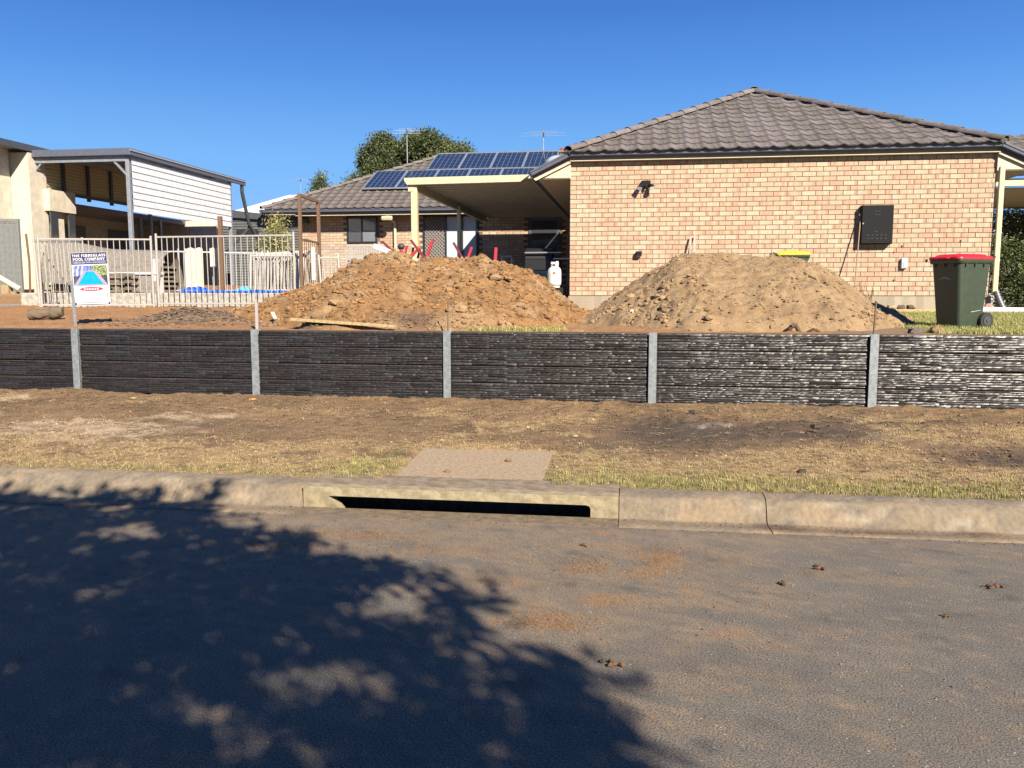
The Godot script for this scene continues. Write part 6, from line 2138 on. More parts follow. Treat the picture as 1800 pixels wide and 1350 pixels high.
func wheelie_bin(label: String, at: Vector3, turn: float, lid_c: Color, tag_: String) -> void:
	# front faces +z, hinge and wheels at -z
	var o := thing("wheelie_bin", label, "bin", at, turn, "wheelie bins")
	var gm := mat("bin_green", 0.036, 0.050, 0.030, 0.45, 0.0, tex.paint, 2.0, tex.nfine, 0.12)
	var b := Mb.new()
	var rr := []
	for e in [[0.34, 0.36, 0.0, 0.0], [0.35, 0.37, 0.012, 0.0], [0.37, 0.40, 0.18, 0.005], [0.40, 0.45, 0.5, 0.012], [0.43, 0.50, 0.80, 0.02]]:
		var r := rrect(e[0], e[1], 0.05, e[2], 0.0, e[3])
		r.reverse()
		rr.append(r)
	b.rings(rr, true, true, false)
	part(o, "body", b.mesh(), gm)
	var rim := Mb.new()
	rr = []
	for e in [[0.43, 0.50, 0.775], [0.47, 0.545, 0.79], [0.475, 0.55, 0.83], [0.455, 0.53, 0.835], [0.42, 0.49, 0.83]]:
		var r := rrect(e[0], e[1], 0.055, e[2], 0.0, 0.02)
		r.reverse()
		rr.append(r)
	rim.rings(rr, true)
	for k in 3:
		rim.box(Vector3(0.225, 0.765, -0.10 + 0.14 * k), Vector3(0.014, 0.05, 0.012))
		rim.box(Vector3(-0.225, 0.765, -0.10 + 0.14 * k), Vector3(0.014, 0.05, 0.012))
		rim.box(Vector3(-0.14 + 0.14 * k, 0.765, 0.278), Vector3(0.012, 0.05, 0.014))
	part(o, "rim", rim.mesh(), gm)
	var lm := mat("bin_lid_" + tag_, lid_c.r, lid_c.g, lid_c.b, 0.4, 0.0, tex.paint, 2.0)
	var lid := Mb.new()
	rr = []
	for e in [[0.485, 0.565, 0.832], [0.485, 0.565, 0.850], [0.47, 0.55, 0.862], [0.40, 0.46, 0.872], [0.37, 0.42, 0.888], [0.30, 0.34, 0.895]]:
		var r := rrect(e[0], e[1], 0.06, e[2], 0.0, 0.025)
		r.reverse()
		rr.append(r)
	lid.rings(rr, true, true, true)
	lid.box(Vector3(0, 0.845, 0.325), Vector3(0.20, 0.018, 0.05), 0.006)
	part(o, "lid", lid.mesh(), lm)
	var hg := Mb.new()
	hg.tube(Vector3(-0.20, 0.86, -0.29), Vector3(0.20, 0.86, -0.29), 0.016, 0.016, 10)
	for x in [-0.17, 0.0, 0.17]: hg.box(Vector3(x, 0.84, -0.26), Vector3(0.035, 0.05, 0.07), 0.006)
	part(o, "handle", hg.mesh(), gm)
	var ax := Mb.new()
	ax.tube(Vector3(-0.21, 0.10, -0.19), Vector3(0.21, 0.10, -0.19), 0.012, 0.012, 8)
	part(o, "axle", ax.mesh(), mats.lock_steel)
	for s in [-1.0, 1.0]:
		var w := Mb.new()
		w.tube(Vector3(s * 0.18, 0.10, -0.19), Vector3(s * 0.232, 0.10, -0.19), 0.10, 0.10, 24)
		var wh := part(o, "wheel", w.mesh(), mat("bin_tyre", 0.018, 0.018, 0.018, 0.7))
		var hb := Mb.new()
		hb.tube(Vector3(s * 0.225, 0.10, -0.19), Vector3(s * 0.238, 0.10, -0.19), 0.066, 0.058, 20)
		hb.tube(Vector3(s * 0.23, 0.10, -0.19), Vector3(s * 0.246, 0.10, -0.19), 0.022, 0.02, 12)
		part(wh, "hub", hb.mesh(), mat("bin_hub", 0.05, 0.05, 0.05, 0.5))
	if tag_ == "red":
		# pale swoosh printed on the front and a scrape on the side
		var sw := Mb.new()
		for k in 10:
			var t0 := k / 10.0
			var t1 := (k + 1) / 10.0
			var f := func(t: float) -> Array: return [-0.10 + 0.2 * t, 0.595 + 0.02 * sin(t * 4.5 - 0.6), 0.012 * sin(PI * t) + 0.002]
			var a: Array = f.call(t0)
			var c: Array = f.call(t1)
			var zf := func(y: float) -> float: return lerpf(0.235 , 0.271, (y - 0.5) / 0.3) + 0.0055
			sw.q(Vector3(a[0], a[1] - a[2], zf.call(a[1] - a[2])), Vector3(c[0], c[1] - c[2], zf.call(c[1] - c[2])), Vector3(c[0], c[1] + c[2], zf.call(c[1] + c[2])), Vector3(a[0], a[1] + a[2], zf.call(a[1] + a[2])))
		part(o, "printed_swoosh", sw.mesh(), mat("swoosh_grey", 0.15, 0.16, 0.155, 0.6))
		var sc := Mb.new()
		sc.q(Vector3(0.1875, 0.205, 0.02), Vector3(0.189, 0.225, -0.13), Vector3(0.1895, 0.229, -0.13), Vector3(0.188, 0.211, 0.02))
		part(o, "scrape", sc.mesh(), mat("scrape_pale", 0.4, 0.45, 0.4, 0.7))

func build_bins() -> void:
	wheelie_bin("dark green wheelie bin with a red lid standing on the lawn", Vector3(3.90, yard_y(3.90, -10.95), -10.95), deg_to_rad(-62), Color(0.56, 0.015, 0.022), "red")
	wheelie_bin("wheelie bin with a bright yellow lid behind the sand mound", Vector3(2.57, 1.405, -14.9), deg_to_rad(90), Color(0.72, 0.50, 0.01), "yellow")

# ---------------------------------------------------------------- sign, timber, toys, barbecue
func text(parent: Node, nm: String, s: String, at: Vector3, hgt: float, wide: float, mt: Material, weight := 700) -> void:
	var t := TextMesh.new()
	var f := SystemFont.new()
	f.font_names = PackedStringArray(["Droid Sans"])
	f.font_weight = weight
	t.font = f
	t.text = s
	t.font_size = 64
	t.depth = 0.0
	t.pixel_size = 0.01
	var bb := t.get_aabb()
	var o := part(parent, nm, t, mt)
	var sx := wide / maxf(bb.size.x, 0.001)
	var sy := hgt / maxf(bb.size.y, 0.001)
	o.transform = Transform3D(Basis.from_scale(Vector3(sx, sy, 1)), at - Vector3(bb.get_center().x * sx, bb.get_center().y * sy, 0))

func build_yard_things() -> void:
	# company sign leaning back on its post
	var sg := thing("company_sign", "tall pool company sign board with a navy header and a red danger oval", "sign", Vector3(-7.05, 1.45, -10.2))
	sg.rotation = Vector3(0.0, 0.12, 0.035)
	var wb := mat("sign_white", 0.56, 0.56, 0.57, 0.45)
	var navy := mat("sign_navy", 0.017, 0.017, 0.075, 0.45)
	var w := 0.475
	var hh := 0.69
	var b := Mb.new()
	b.box(Vector3(0, hh * 0.5, 0), Vector3(w, hh, 0.006), 0.0015)
	part(sg, "board", b.mesh(), wb)
	var hd := Mb.new()
	hd.box(Vector3(0, hh - 0.078, 0.004), Vector3(w - 0.004, 0.15, 0.002))
	part(sg, "header", hd.mesh(), navy)
	text(sg, "lettering", "THE FIBREGLASS", Vector3(0, hh - 0.040, 0.0058), 0.036, w - 0.03, wb, 800)
	text(sg, "lettering", "POOL COMPANY", Vector3(0, hh - 0.086, 0.0058), 0.036, w - 0.05, wb, 800)
	var pale := mat("sign_pale", 0.42, 0.44, 0.60, 0.5)
	text(sg, "lettering", "FIBREGLASS POOL SPECIALISTS", Vector3(0, hh - 0.131, 0.0058), 0.018, w - 0.04, pale, 600)
	var ln := Mb.new()
	ln.box(Vector3(0, hh - 0.111, 0.0056), Vector3(w - 0.03, 0.003, 0.0012))
	part(sg, "header_rule", ln.mesh(), pale)
	# printed picture of a pool between fences
	var im := Image.create(256, 168, false, Image.FORMAT_RGB8)
	for y in 168:
		for x in 256:
			var u := x / 255.0
			var v := y / 167.0
			var n := nz.get_noise_2d(x * 0.05, y * 0.02)
			var c := Color(0.36, 0.42, 0.78).lerp(Color(0.62, 0.66, 0.92), clampf(v * 0.3 + 0.4 + n, 0, 1))
			if u < 0.32 and fmod(x + v * 30.0, 34.0) < 15.0: c = Color(0.86, 0.88, 0.94) if n > -0.1 else Color(0.62, 0.70, 0.45)
			if u > 0.56 and v < 0.62:
				c = Color(0.78, 0.80, 0.52).lerp(Color(0.30, 0.40, 0.30), clampf(0.5 + nz2.get_noise_2d(x * 0.09, y * 0.04) * 1.6, 0, 1))
			if v > 0.50 and (u < 0.30 - (v - 0.5) * 0.2 or u > 0.78 + (v - 0.5) * 0.2): c = Color(0.18, 0.21, 0.30).lerp(c, 0.3)
			var half_ := lerpf(0.10, 0.40, clampf((v - 0.28) / 0.68, 0, 1))
			if v > 0.25 and absf(u - 0.5) < half_ + 0.10: c = Color(0.74, 0.66, 0.72)
			if v > 0.29 and v < 0.94 and absf(u - 0.49) < half_: c = Color(0.0, 0.66, 0.93).lerp(Color(0.04, 0.74, 0.97), 0.5 + n)
			im.set_pixel(x, y, c)
	var pm := StandardMaterial3D.new()
	pm.albedo_texture = ImageTexture.create_from_image(im)
	pm.roughness = 0.45
	pm.albedo_color = L(0.58, 0.58, 0.58)
	var ph := Mb.new()
	var py0 := 0.255
	var py1 := hh - 0.168
	ph.quv(Vector3(-w * 0.5 + 0.012, py0, 0.0045), Vector3(w * 0.5 - 0.012, py0, 0.0045), Vector3(w * 0.5 - 0.012, py1, 0.0045), Vector3(-w * 0.5 + 0.012, py1, 0.0045))
	part(sg, "printed_picture", ph.mesh(), pm)
	var ov := Mb.new()
	for k in 28:
		var a := TAU * k / 28
		var c := TAU * (k + 1) / 28
		ov.tri(Vector3(0, 0.215, 0.0045), Vector3(cos(a) * 0.155, 0.215 + sin(a) * 0.028, 0.0045), Vector3(cos(c) * 0.155, 0.215 + sin(c) * 0.028, 0.0045))
	part(sg, "danger_oval", ov.mesh(), mat("sign_red", 0.60, 0.03, 0.07, 0.5))
	text(sg, "lettering", "DANGER", Vector3(0, 0.215, 0.0056), 0.026, 0.20, wb, 800)
	var grey := mat("sign_grey", 0.42, 0.42, 0.44, 0.6)
	text(sg, "lettering", "DEEP EXCAVATION", Vector3(0, 0.155, 0.0045), 0.012, 0.36, grey, 400)
	text(sg, "lettering", "KEEP OUT", Vector3(0, 0.118, 0.0045), 0.012, 0.20, grey, 400)
	var ft := Mb.new()
	ft.box(Vector3(0, 0.026, 0.004), Vector3(w - 0.01, 0.034, 0.002))
	part(sg, "footer", ft.mesh(), navy)
	var fw := Mb.new()
	fw.box(Vector3(0, 0.027, 0.0055), Vector3(w - 0.05, 0.016, 0.0015))
	part(sg, "footer_strip", fw.mesh(), wb)
	var rt := Mb.new()
	rt.box(Vector3(w * 0.5 - 0.03, 0.13, 0.0045), Vector3(0.01, 0.06, 0.0012))
	part(sg, "red_tab", rt.mesh(), mats.sign_red)
	var sp := Mb.new()
	sp.box(Vector3(-0.245, 0.0, 0.022), Vector3(0.04, 0.66, 0.008), 0.001)
	part(sg, "post", sp.mesh(), mats.galvanised)
	# log, plank and scrap on the soil
	var lg := thing("log_section", "short weathered log lying on orange soil in front of the white fence", "log", Vector3(-8.5, yard_y(-8.5, -11.2) + 0.075, -11.2), 0.35)
	var lb := Mb.new()
	var rr := []
	for i in 12:
		var row := PackedVector3Array()
		for k in 14:
			var a := -TAU * k / 14
			var rad := 0.07 * (1.0 + 0.55 * nz.get_noise_2d(i * 0.35, k * 0.6) + 0.3 * nz3.get_noise_2d(i * 1.3, k * 1.7)) * (1.0 + 0.08 * sin(i * 0.9))
			row.append(Vector3(-0.23 + 0.042 * i, sin(a) * rad + 0.004 * i, cos(a) * rad))
		rr.append(row)
	lb.rings(rr, true, true, true)
	part(lg, "bark", lb.mesh(), mat("bark_grey", 0.16, 0.12, 0.078, 0.95, 0.0, tex.soil, 6.0, tex.nsoil, 1.4))
	var sb := Mb.new()
	sb.col = Color(0.26, 0.17, 0.10)
	sb.add(lump(71, 0.6), Transform3D(Basis.IDENTITY.scaled(Vector3(0.2, 0.12, 0.14)), Vector3(-9.05, yard_y(-9.05, -11.9) + 0.03, -11.9)), sb.col)
	solo("bark_piece", "small broken piece of bark beyond the log", "bark", sb, mats.spoil)
	var pk := Mb.new()
	pk.bar(Vector3(-4.22, 1.290, -9.97), Vector3(-2.85, 1.215, -9.83), 0.09, 0.035, 0.003)
	solo("timber_plank", "pale yellow timber plank lying on the soil along the top of the wall", "plank", pk, mat("pine", 0.40, 0.30, 0.145, 0.75, 0.0, tex.mott, 3.0))
	var sc := Mb.new()
	sc.bar(Vector3(-4.76, 1.36, -10.62), Vector3(-4.69, 1.28, -10.55), 0.045, 0.006)
	solo("plastic_scrap", "white plastic scrap lying on the left slope of the clay mound", "scrap", sc, mats.white_plastic)
	# upturned trestle frames standing behind the clay mound
	var red := mat("trestle_red", 0.38, 0.03, 0.04, 0.45, 0.0, tex.paint, 3.0)
	var mar := mat("trestle_maroon", 0.13, 0.018, 0.028, 0.5, 0.0, tex.paint, 3.0)
	var vz := -14.3
	var vs := [["red and maroon V shaped trestle with a pale blue tray behind the clay crest", Vector3(-4.36, 2.49, 0), Vector3(-3.94, 2.20, 0), Vector3(-3.70, 2.38, 0), true],
		["red and maroon V shaped trestle in front of the patio post", Vector3(-3.85, 2.51, 0), Vector3(-3.56, 2.22, 0), Vector3(-3.46, 2.52, 0), false],
		["red and maroon V shaped trestle in front of the pale blinds", Vector3(-3.10, 2.46, 0), Vector3(-2.86, 2.14, 0), Vector3(-2.78, 2.38, 0), false]]
	for e in vs:
		var t := thing("trestle_frame", e[0], "trestle", Vector3(e[2].x, 1.38, vz), 0.0, "upturned trestle frames behind the clay mound")
		var off := -t.position
		for s in [0.0]:
			var m1 := Mb.new()
			m1.bar(e[1] + Vector3(0, 0, vz + s) + off, e[2] + Vector3(0.02, -0.12, vz + s) + off, 0.034, 0.06, 0.004, Vector3.BACK)
			part(t, "maroon_leg", m1.mesh(), mar)
			var m2 := Mb.new()
			m2.bar(e[2] + Vector3(-0.05, -0.12, vz + s) + off, e[3] + Vector3(0, 0, vz + s) + off, 0.045, 0.05, 0.004, Vector3.BACK)
			part(t, "red_leg", m2.mesh(), red)
		var cb := Mb.new()
		cb.bar(e[2] + Vector3(0, -0.05, vz + 0.02) + off, e[2] + Vector3(0, -0.05, vz - 0.47) + off, 0.05, 0.05, 0.004)
		for s in [0.0, -0.45]:
			cb.bar(e[2] + Vector3(0, -0.06, vz + s) + off, Vector3(e[2].x, 1.38, vz + s) + off, 0.045, 0.045, 0.004)
		part(t, "crossbar", cb.mesh(), red)
		if e[4]:
			var tr := Mb.new()
			tr.bar(Vector3(-4.50, 2.41, vz + 0.06) + off, Vector3(-3.86, 2.17, vz + 0.06) + off, 0.09, 0.05, 0.006, Vector3.BACK)
			part(t, "tray", tr.mesh(), mat("tray_blue", 0.42, 0.47, 0.58, 0.4))
			var rc := Mb.new()
			for k in 3: rc.bar(Vector3(-4.0 + 0.12 * k, 2.2, vz - 0.1) + off, Vector3(-3.95 + 0.12 * k, 2.42 - 0.03 * k, vz - 0.1) + off, 0.05, 0.03)
			part(t, "red_rail", rc.mesh(), red)
	var rb := Mb.new()
	rb.bar(Vector3(-2.43, 1.38, vz), Vector3(-2.36, 2.37, vz), 0.07, 0.05, 0.008)
	solo("red_post", "single short red post behind the right end of the clay crest", "post", rb, red)
	var bk := thing("black_helmet_bucket", "small black domed bucket resting among the red trestles", "bucket", Vector3(-3.98, 2.34, -14.15))
	var bd := Mb.new()
	bd.ball(Vector3(0, 0.05, 0), Vector3(0.065, 0.055, 0.06), 7, 12)
	part(bk, "dome", bd.mesh(), mats.dark_plastic)
	var bt := Mb.new()
	bt.tube(Vector3(0, -0.95, 0), Vector3(0, 0.06, 0), 0.03, 0.03, 8)
	part(bk, "stand", bt.mesh(), red)
	# barbecue and gas bottle at the house corner
	var q := thing("barbecue", "black hooded gas barbecue in the shade of the patio", "barbecue", Vector3(-1.95, 1.38, -17.3))
	var bm := mat("bbq_black", 0.015, 0.015, 0.016, 0.35)
	var cart := Mb.new()
	cart.box(Vector3(0, 0.78, 0), Vector3(0.55, 0.22, 0.5), 0.01)
	part(q, "firebox", cart.mesh(), bm)
	var hood := Mb.new()
	var hr := []
	for i in 7:
		var a := PI * i / 6.0
		var row := PackedVector3Array()
		for x in [0.27, -0.27]: row.append(Vector3(x, 0.90 + 0.22 * sin(a), 0.24 * cos(a)))
		hr.append(row)
	hood.rings(hr, false)
	part(q, "hood", hood.mesh(), bm)
	var shf := Mb.new()
	shf.box(Vector3(0.1, 1.02, 0.28), Vector3(0.75, 0.025, 0.04), 0.004)
	shf.box(Vector3(0.5, 0.9, 0.0), Vector3(0.42, 0.03, 0.45), 0.004)
	part(q, "side_shelf", shf.mesh(), mat("bbq_steel", 0.35, 0.36, 0.37, 0.35, 0.6))
	for x in [-0.25, 0.25]:
		for z in [-0.2, 0.2]:
			var lgm := Mb.new()
			lgm.box(Vector3(x, 0.35, z), Vector3(0.035, 0.7, 0.035))
			part(q, "leg", lgm.mesh(), mats.bbq_steel)
	var gb := thing("gas_bottle", "white gas bottle with a red label at the house corner", "gas bottle", Vector3(-1.57, 1.70, -16.55))
	var gw := mat("bottle_white", 0.52, 0.52, 0.49, 0.35)
	var g := Mb.new()
	rr = []
	for e in [[0.105, 0.03], [0.135, 0.055], [0.145, 0.10], [0.145, 0.28], [0.135, 0.34], [0.10, 0.385], [0.05, 0.41], [0.03, 0.412]]:
		var row := PackedVector3Array()
		for k in 24: row.append(Vector3(cos(-TAU * k / 24) * e[0], e[1], sin(-TAU * k / 24) * e[0]))
		rr.append(row)
	g.rings(rr, true, true, true)
	part(gb, "tank", g.mesh(), gw)
	var fr := Mb.new()
	fr.tube(Vector3(0, 0, 0), Vector3(0, 0.045, 0), 0.105, 0.105, 20)
	part(gb, "foot_ring", fr.mesh(), gw)
	var cl := Mb.new()
	for k in 10:
		var a := PI * (0.15 + 0.7 * k / 10.0) - PI * 0.5 + PI * 0.5
		var c := PI * (0.15 + 0.7 * (k + 1) / 10.0)
		cl.q(Vector3(cos(a) * 0.085, 0.38, -sin(a) * 0.085), Vector3(cos(c) * 0.085, 0.38, -sin(c) * 0.085), Vector3(cos(c) * 0.085, 0.50, -sin(c) * 0.085), Vector3(cos(a) * 0.085, 0.50, -sin(a) * 0.085))
	cl.box(Vector3(0.05, 0.45, 0.03), Vector3(0.05, 0.12, 0.02), 0.004)
	part(gb, "collar", cl.mesh(), gw)
	var vl := Mb.new()
	vl.tube(Vector3(-0.01, 0.40, 0), Vector3(-0.01, 0.46, 0), 0.022, 0.018, 10)
	vl.tube(Vector3(-0.01, 0.44, 0), Vector3(-0.07, 0.44, 0.02), 0.014, 0.014, 8)
	part(gb, "valve", vl.mesh(), mats.dark_plastic)
	var lbm := Mb.new()
	for k in 6:
		var a := 0.95 + 0.5 * k / 6.0 + 0.35
		var c := a + 0.5 / 6.0
		var hk := 0.026 * sin(PI * (k + 0.0) / 6.0)
		var hk1 := 0.026 * sin(PI * (k + 1.0) / 6.0)
		lbm.q(Vector3(cos(c) * 0.1465, 0.28 - hk1, sin(c) * 0.1465), Vector3(cos(a) * 0.1465, 0.28 - hk, sin(a) * 0.1465), Vector3(cos(a) * 0.1465, 0.28 + hk, sin(a) * 0.1465), Vector3(cos(c) * 0.1465, 0.28 + hk1, sin(c) * 0.1465))
	part(gb, "red_label", lbm.mesh(), mat("label_red", 0.60, 0.10, 0.05, 0.5))
	var hk2 := Mb.new()
	hk2.box(Vector3(-1.57, 1.54, -16.55), Vector3(0.36, 0.32, 0.34), 0.006)
	solo("bottle_crate", "dark crate the gas bottle stands on in the shade", "crate", hk2, bm)
	# stool and dark cabinet against the rear patio wall
	var stl := thing("plastic_stool", "pale plastic stool in the shade under the patio roof", "stool", Vector3(-3.75, 1.38, -24.8))
	var s1 := Mb.new()
	s1.box(Vector3(0, 1.25, 0), Vector3(0.36, 0.05, 0.36), 0.01)
	part(stl, "seat", s1.mesh(), mats.white_plastic)
	for x in [-0.15, 0.15]:
		for z in [-0.15, 0.15]:
			var s2 := Mb.new()
			s2.bar(Vector3(x * 1.15, 0, z * 1.15), Vector3(x, 1.24, z), 0.035, 0.035)
			part(stl, "leg", s2.mesh(), mats.white_plastic)

# ---------------------------------------------------------------- right edge of the view
func build_right_side() -> void:
	var c := thing("side_carport", "tiled carport roof with a cream beam beyond the end of the brick wall", "carport", Vector3(9.5, 1.25, -21))
	var inv := Transform3D(Basis.IDENTITY, -c.position)
	var b := Mb.new()
	b.box(Vector3(10.2, 3.97, -20.0), Vector3(5.4, 0.16, 0.08), 0.005)
	part(c, "beam", b.mesh(), mats.patio_cream, inv)
	part(c, "gutter", gutter_mb(Vector3(7.0, 4.10, -19.95), Vector3(13.0, 4.10, -19.95), Vector3(0, 0, 1)).mesh(), mats.gutter_grey, inv)
	var f := Mb.new()
	f.box(Vector3(10.0, 3.86, -22.5), Vector3(5.8, 0.02, 4.9))
	part(c, "ceiling", f.mesh(), mats.cream_trim, inv)
	var r := Mb.new()
	var src := tile_mb()
	for k in 8:
		for i in 20: r.add(src, slope_frame(7.0 + i * 0.3, k * 0.343 - 0.05, -19.95, 4.18), Color(1, 1, 1) * rng.randf_range(0.85, 1.1))
	part(c, "roof", r.mesh(), mats.wing_tile, inv).set_meta("kind", "stuff")
	for x in [12.8]:
		var p := Mb.new()
		p.box(Vector3(x, 2.5, -20.0), Vector3(0.12, 2.7, 0.12), 0.006)
		part(c, "post", p.mesh(), mats.patio_cream, inv)
	# a far white gable and a blue parked shape glimpsed under the carport
	var h := thing("far_white_house", "sliver of a white neighbour house seen past the hedge", "house", Vector3(13.6, 1.2, -32))
	var hb := Mb.new()
	hb.box(Vector3(0, 1.1, 0), Vector3(6, 2.2, 4))
	part(h, "wall", hb.mesh(), mat("pale_wall", 0.36, 0.36, 0.36, 0.7))
	var hr := Mb.new()
	hr.prism(PackedVector2Array([Vector2(-3.4, 2.2), Vector2(3.4, 2.2), Vector2(0, 3.1)]), -2.2, 2.2)
	part(h, "roof", hr.mesh(), mats.white_roof)
	# edging strips on the ground by the wall
	var e1 := Mb.new()
	e1.box(Vector3(4.45, 1.285, -15.75), Vector3(1.5, 0.06, 0.10), 0.006)
	solo("timber_edging", "pale yellow timber edging strip at the foot of the brick wall behind the bin", "edging", e1, mats.pine)
	var e2 := Mb.new()
	e2.tube(Vector3(5.75, 1.31, -15.6), Vector3(6.75, 1.30, -15.55), 0.055, 0.055, 12)
	solo("white_pipe", "white plastic pipe lying on the grass below the downpipe", "pipe", e2, mats.white_plastic)
	var e3 := Mb.new()
	e3.bar(Vector3(5.93, 1.25, -15.9), Vector3(6.0, 1.75, -15.98), 0.03, 0.03, 0.003)
	solo("timber_stake", "thin pale timber stake standing between the bin and the downpipe", "stake", e3, mats.pine)
	# rubble and leaf litter at the slab edge
	for k in 9:
		var lb := Mb.new()
		var x := 3.85 + k * 0.17 if k < 7 else 6.0 + (k - 7) * 0.16
		lb.col = [Color(0.22, 0.15, 0.10), Color(0.40, 0.31, 0.2), Color(0.16, 0.11, 0.08)][k % 3] if k < 7 else Color(0.42, 0.25, 0.18)
		lb.add(lump(1300 + k, 0.7), Transform3D(Basis(Vector3.UP, k).scaled(Vector3(0.18, 0.16, 0.14)), Vector3(x, 1.34 if k < 7 else 1.36, -15.95)), lb.col)
		solo("rubble", ["broken rubble lump along the bare slab edge below the bricks", "pinkish stone between the stake and the bent outlet pipe"][0 if k < 7 else 1], "rubble", lb, mats.spoil, "rubble along the slab edge" if k < 7 else "stones by the outlet pipe")
	var ml := Mb.new()
	var rr := []
	for i in 14:
		var row := PackedVector3Array()
		for k in 9:
			var x := lerpf(6.5, 9.5, i / 13.0)
			var z := lerpf(-15.2, -17.2, k / 8.0)
			row.append(Vector3(x, 1.22 + 0.12 * sin(PI * k / 8.0) * sin(PI * clampf(i / 13.0, 0.05, 1)) + 0.03 * nz3.get_noise_2d(x * 6, z * 6), z))
		rr.append(row)
	ml.col = Color(0.12, 0.06, 0.032)
	ml.rings(rr, false)
	solo("mulch_bed", "reddish brown bark mulch bed under the hedge", "mulch", ml, mats.spoil)

func build_small_things() -> void:
	# leaf litter and torn roots on the dark mulch by the wall
	var xf := []
	var cs := []
	for k in 2200:
		var x := rng.randfn(-6.0, 0.5)
		var z := rng.randfn(-10.85, 0.35)
		if z > -9.9: continue
		var s := rng.randf_range(0.012, 0.04)
		xf.append(Transform3D(Basis.from_euler(Vector3(rng.randf() * 1.2, rng.randf() * TAU, rng.randf() * 1.2)).scaled(Vector3(s * 2.0, s * 0.5, s * 0.6)), Vector3(x, yard_y(x, z) + s * 0.2, z)))
		cs.append(Color(0.13, 0.092, 0.062) * rng.randf_range(0.4, 1.9))
	meta(scatter(self, "mulch_chips", lump(81, 0.6).mesh(), mats.spoil_clod, xf, cs), "chips of dark mulch dumped between the fence and the clay mound", "mulch", "", "stuff")

# ---------------------------------------------------------------- trees and hedges
func leaf_cluster(nl: int, size: float, spread: float, seed_: int) -> Mb:
	var r := RandomNumberGenerator.new()
	r.seed = seed_
	var b := Mb.new()
	for k in nl:
		var o := Vector3(r.randfn(0, spread), r.randfn(0, spread), r.randfn(0, spread))
		var y := Vector3(r.randf_range(-1, 1), r.randf_range(-0.8, 0.6), r.randf_range(-1, 1)).normalized()
		var x := y.cross(Vector3(r.randf_range(-1, 1), r.randf_range(-1, 1), r.randf_range(-1, 1))).normalized()
		var z := x.cross(y)
		var l := size * r.randf_range(0.7, 1.3)
		b.tri(o, o + y * l * 0.5 + x * l * 0.24 + z * l * 0.05, o + y * l)
		b.tri(o, o + y * l, o + y * l * 0.5 - x * l * 0.24 + z * l * 0.05)
	return b

func leaf_mat(key: String) -> StandardMaterial3D:
	var m := mat(key, 1, 1, 1, 0.55, 0.0, null, 1.0, null, 1.0, true)
	m.cull_mode = BaseMaterial3D.CULL_DISABLED
	m.backlight_enabled = true
	m.backlight = Color(0.05, 0.07, 0.015)
	return m

func limbs(parent: Node, pts: Array, mt: Material) -> void:
	var b := Mb.new()
	for e in pts:
		b.tube(e[0], e[1], e[2], e[3], 8)
	part(parent, "trunk", b.mesh(), mt)

func crown(parent: Node, blobs: Array, per: float, size: float, c0: Color, c1: Color, seed_: int, nl := 7) -> void:
	# blobs: [centre, radii]; leaves gather towards the outside of each lobe
	var r := RandomNumberGenerator.new()
	r.seed = seed_
	var xf := []
	var cs := []
	for bl in blobs:
		var ce: Vector3 = bl[0]
		var ra: Vector3 = bl[1]
		var n := int(per * ra.x * ra.y * 1.0 + per * ra.z * ra.x)
		var tone := r.randf_range(0.8, 1.2)
		for k in n:
			var d := Vector3(r.randfn(), r.randfn(), r.randfn()).normalized()
			var q := pow(r.randf(), 0.33)
			q *= 1.0 + 0.5 * nz.get_noise_3dv(ce + d * 1.8)
			if q > 0.75 and nz2.get_noise_3dv((ce + d * ra * q) * 1.6) < -0.02: continue
			var s := r.randf_range(0.7, 1.3)
			xf.append(Transform3D(Basis.from_euler(Vector3(r.randf() * TAU, r.randf() * TAU, r.randf() * TAU)).scaled(Vector3.ONE * s), ce + d * ra * q))
			cs.append(c0.lerp(c1, r.randf()) * tone * r.randf_range(0.75, 1.2))
	scatter(parent, "crown", leaf_cluster(nl, size, size * 1.1, seed_).mesh(), leaf_mat("leaf"), xf, cs).set_meta("kind", "stuff")

func in_poly(p: Vector2, poly: PackedVector2Array) -> bool:
	return Geometry2D.is_point_in_polygon(p, poly)

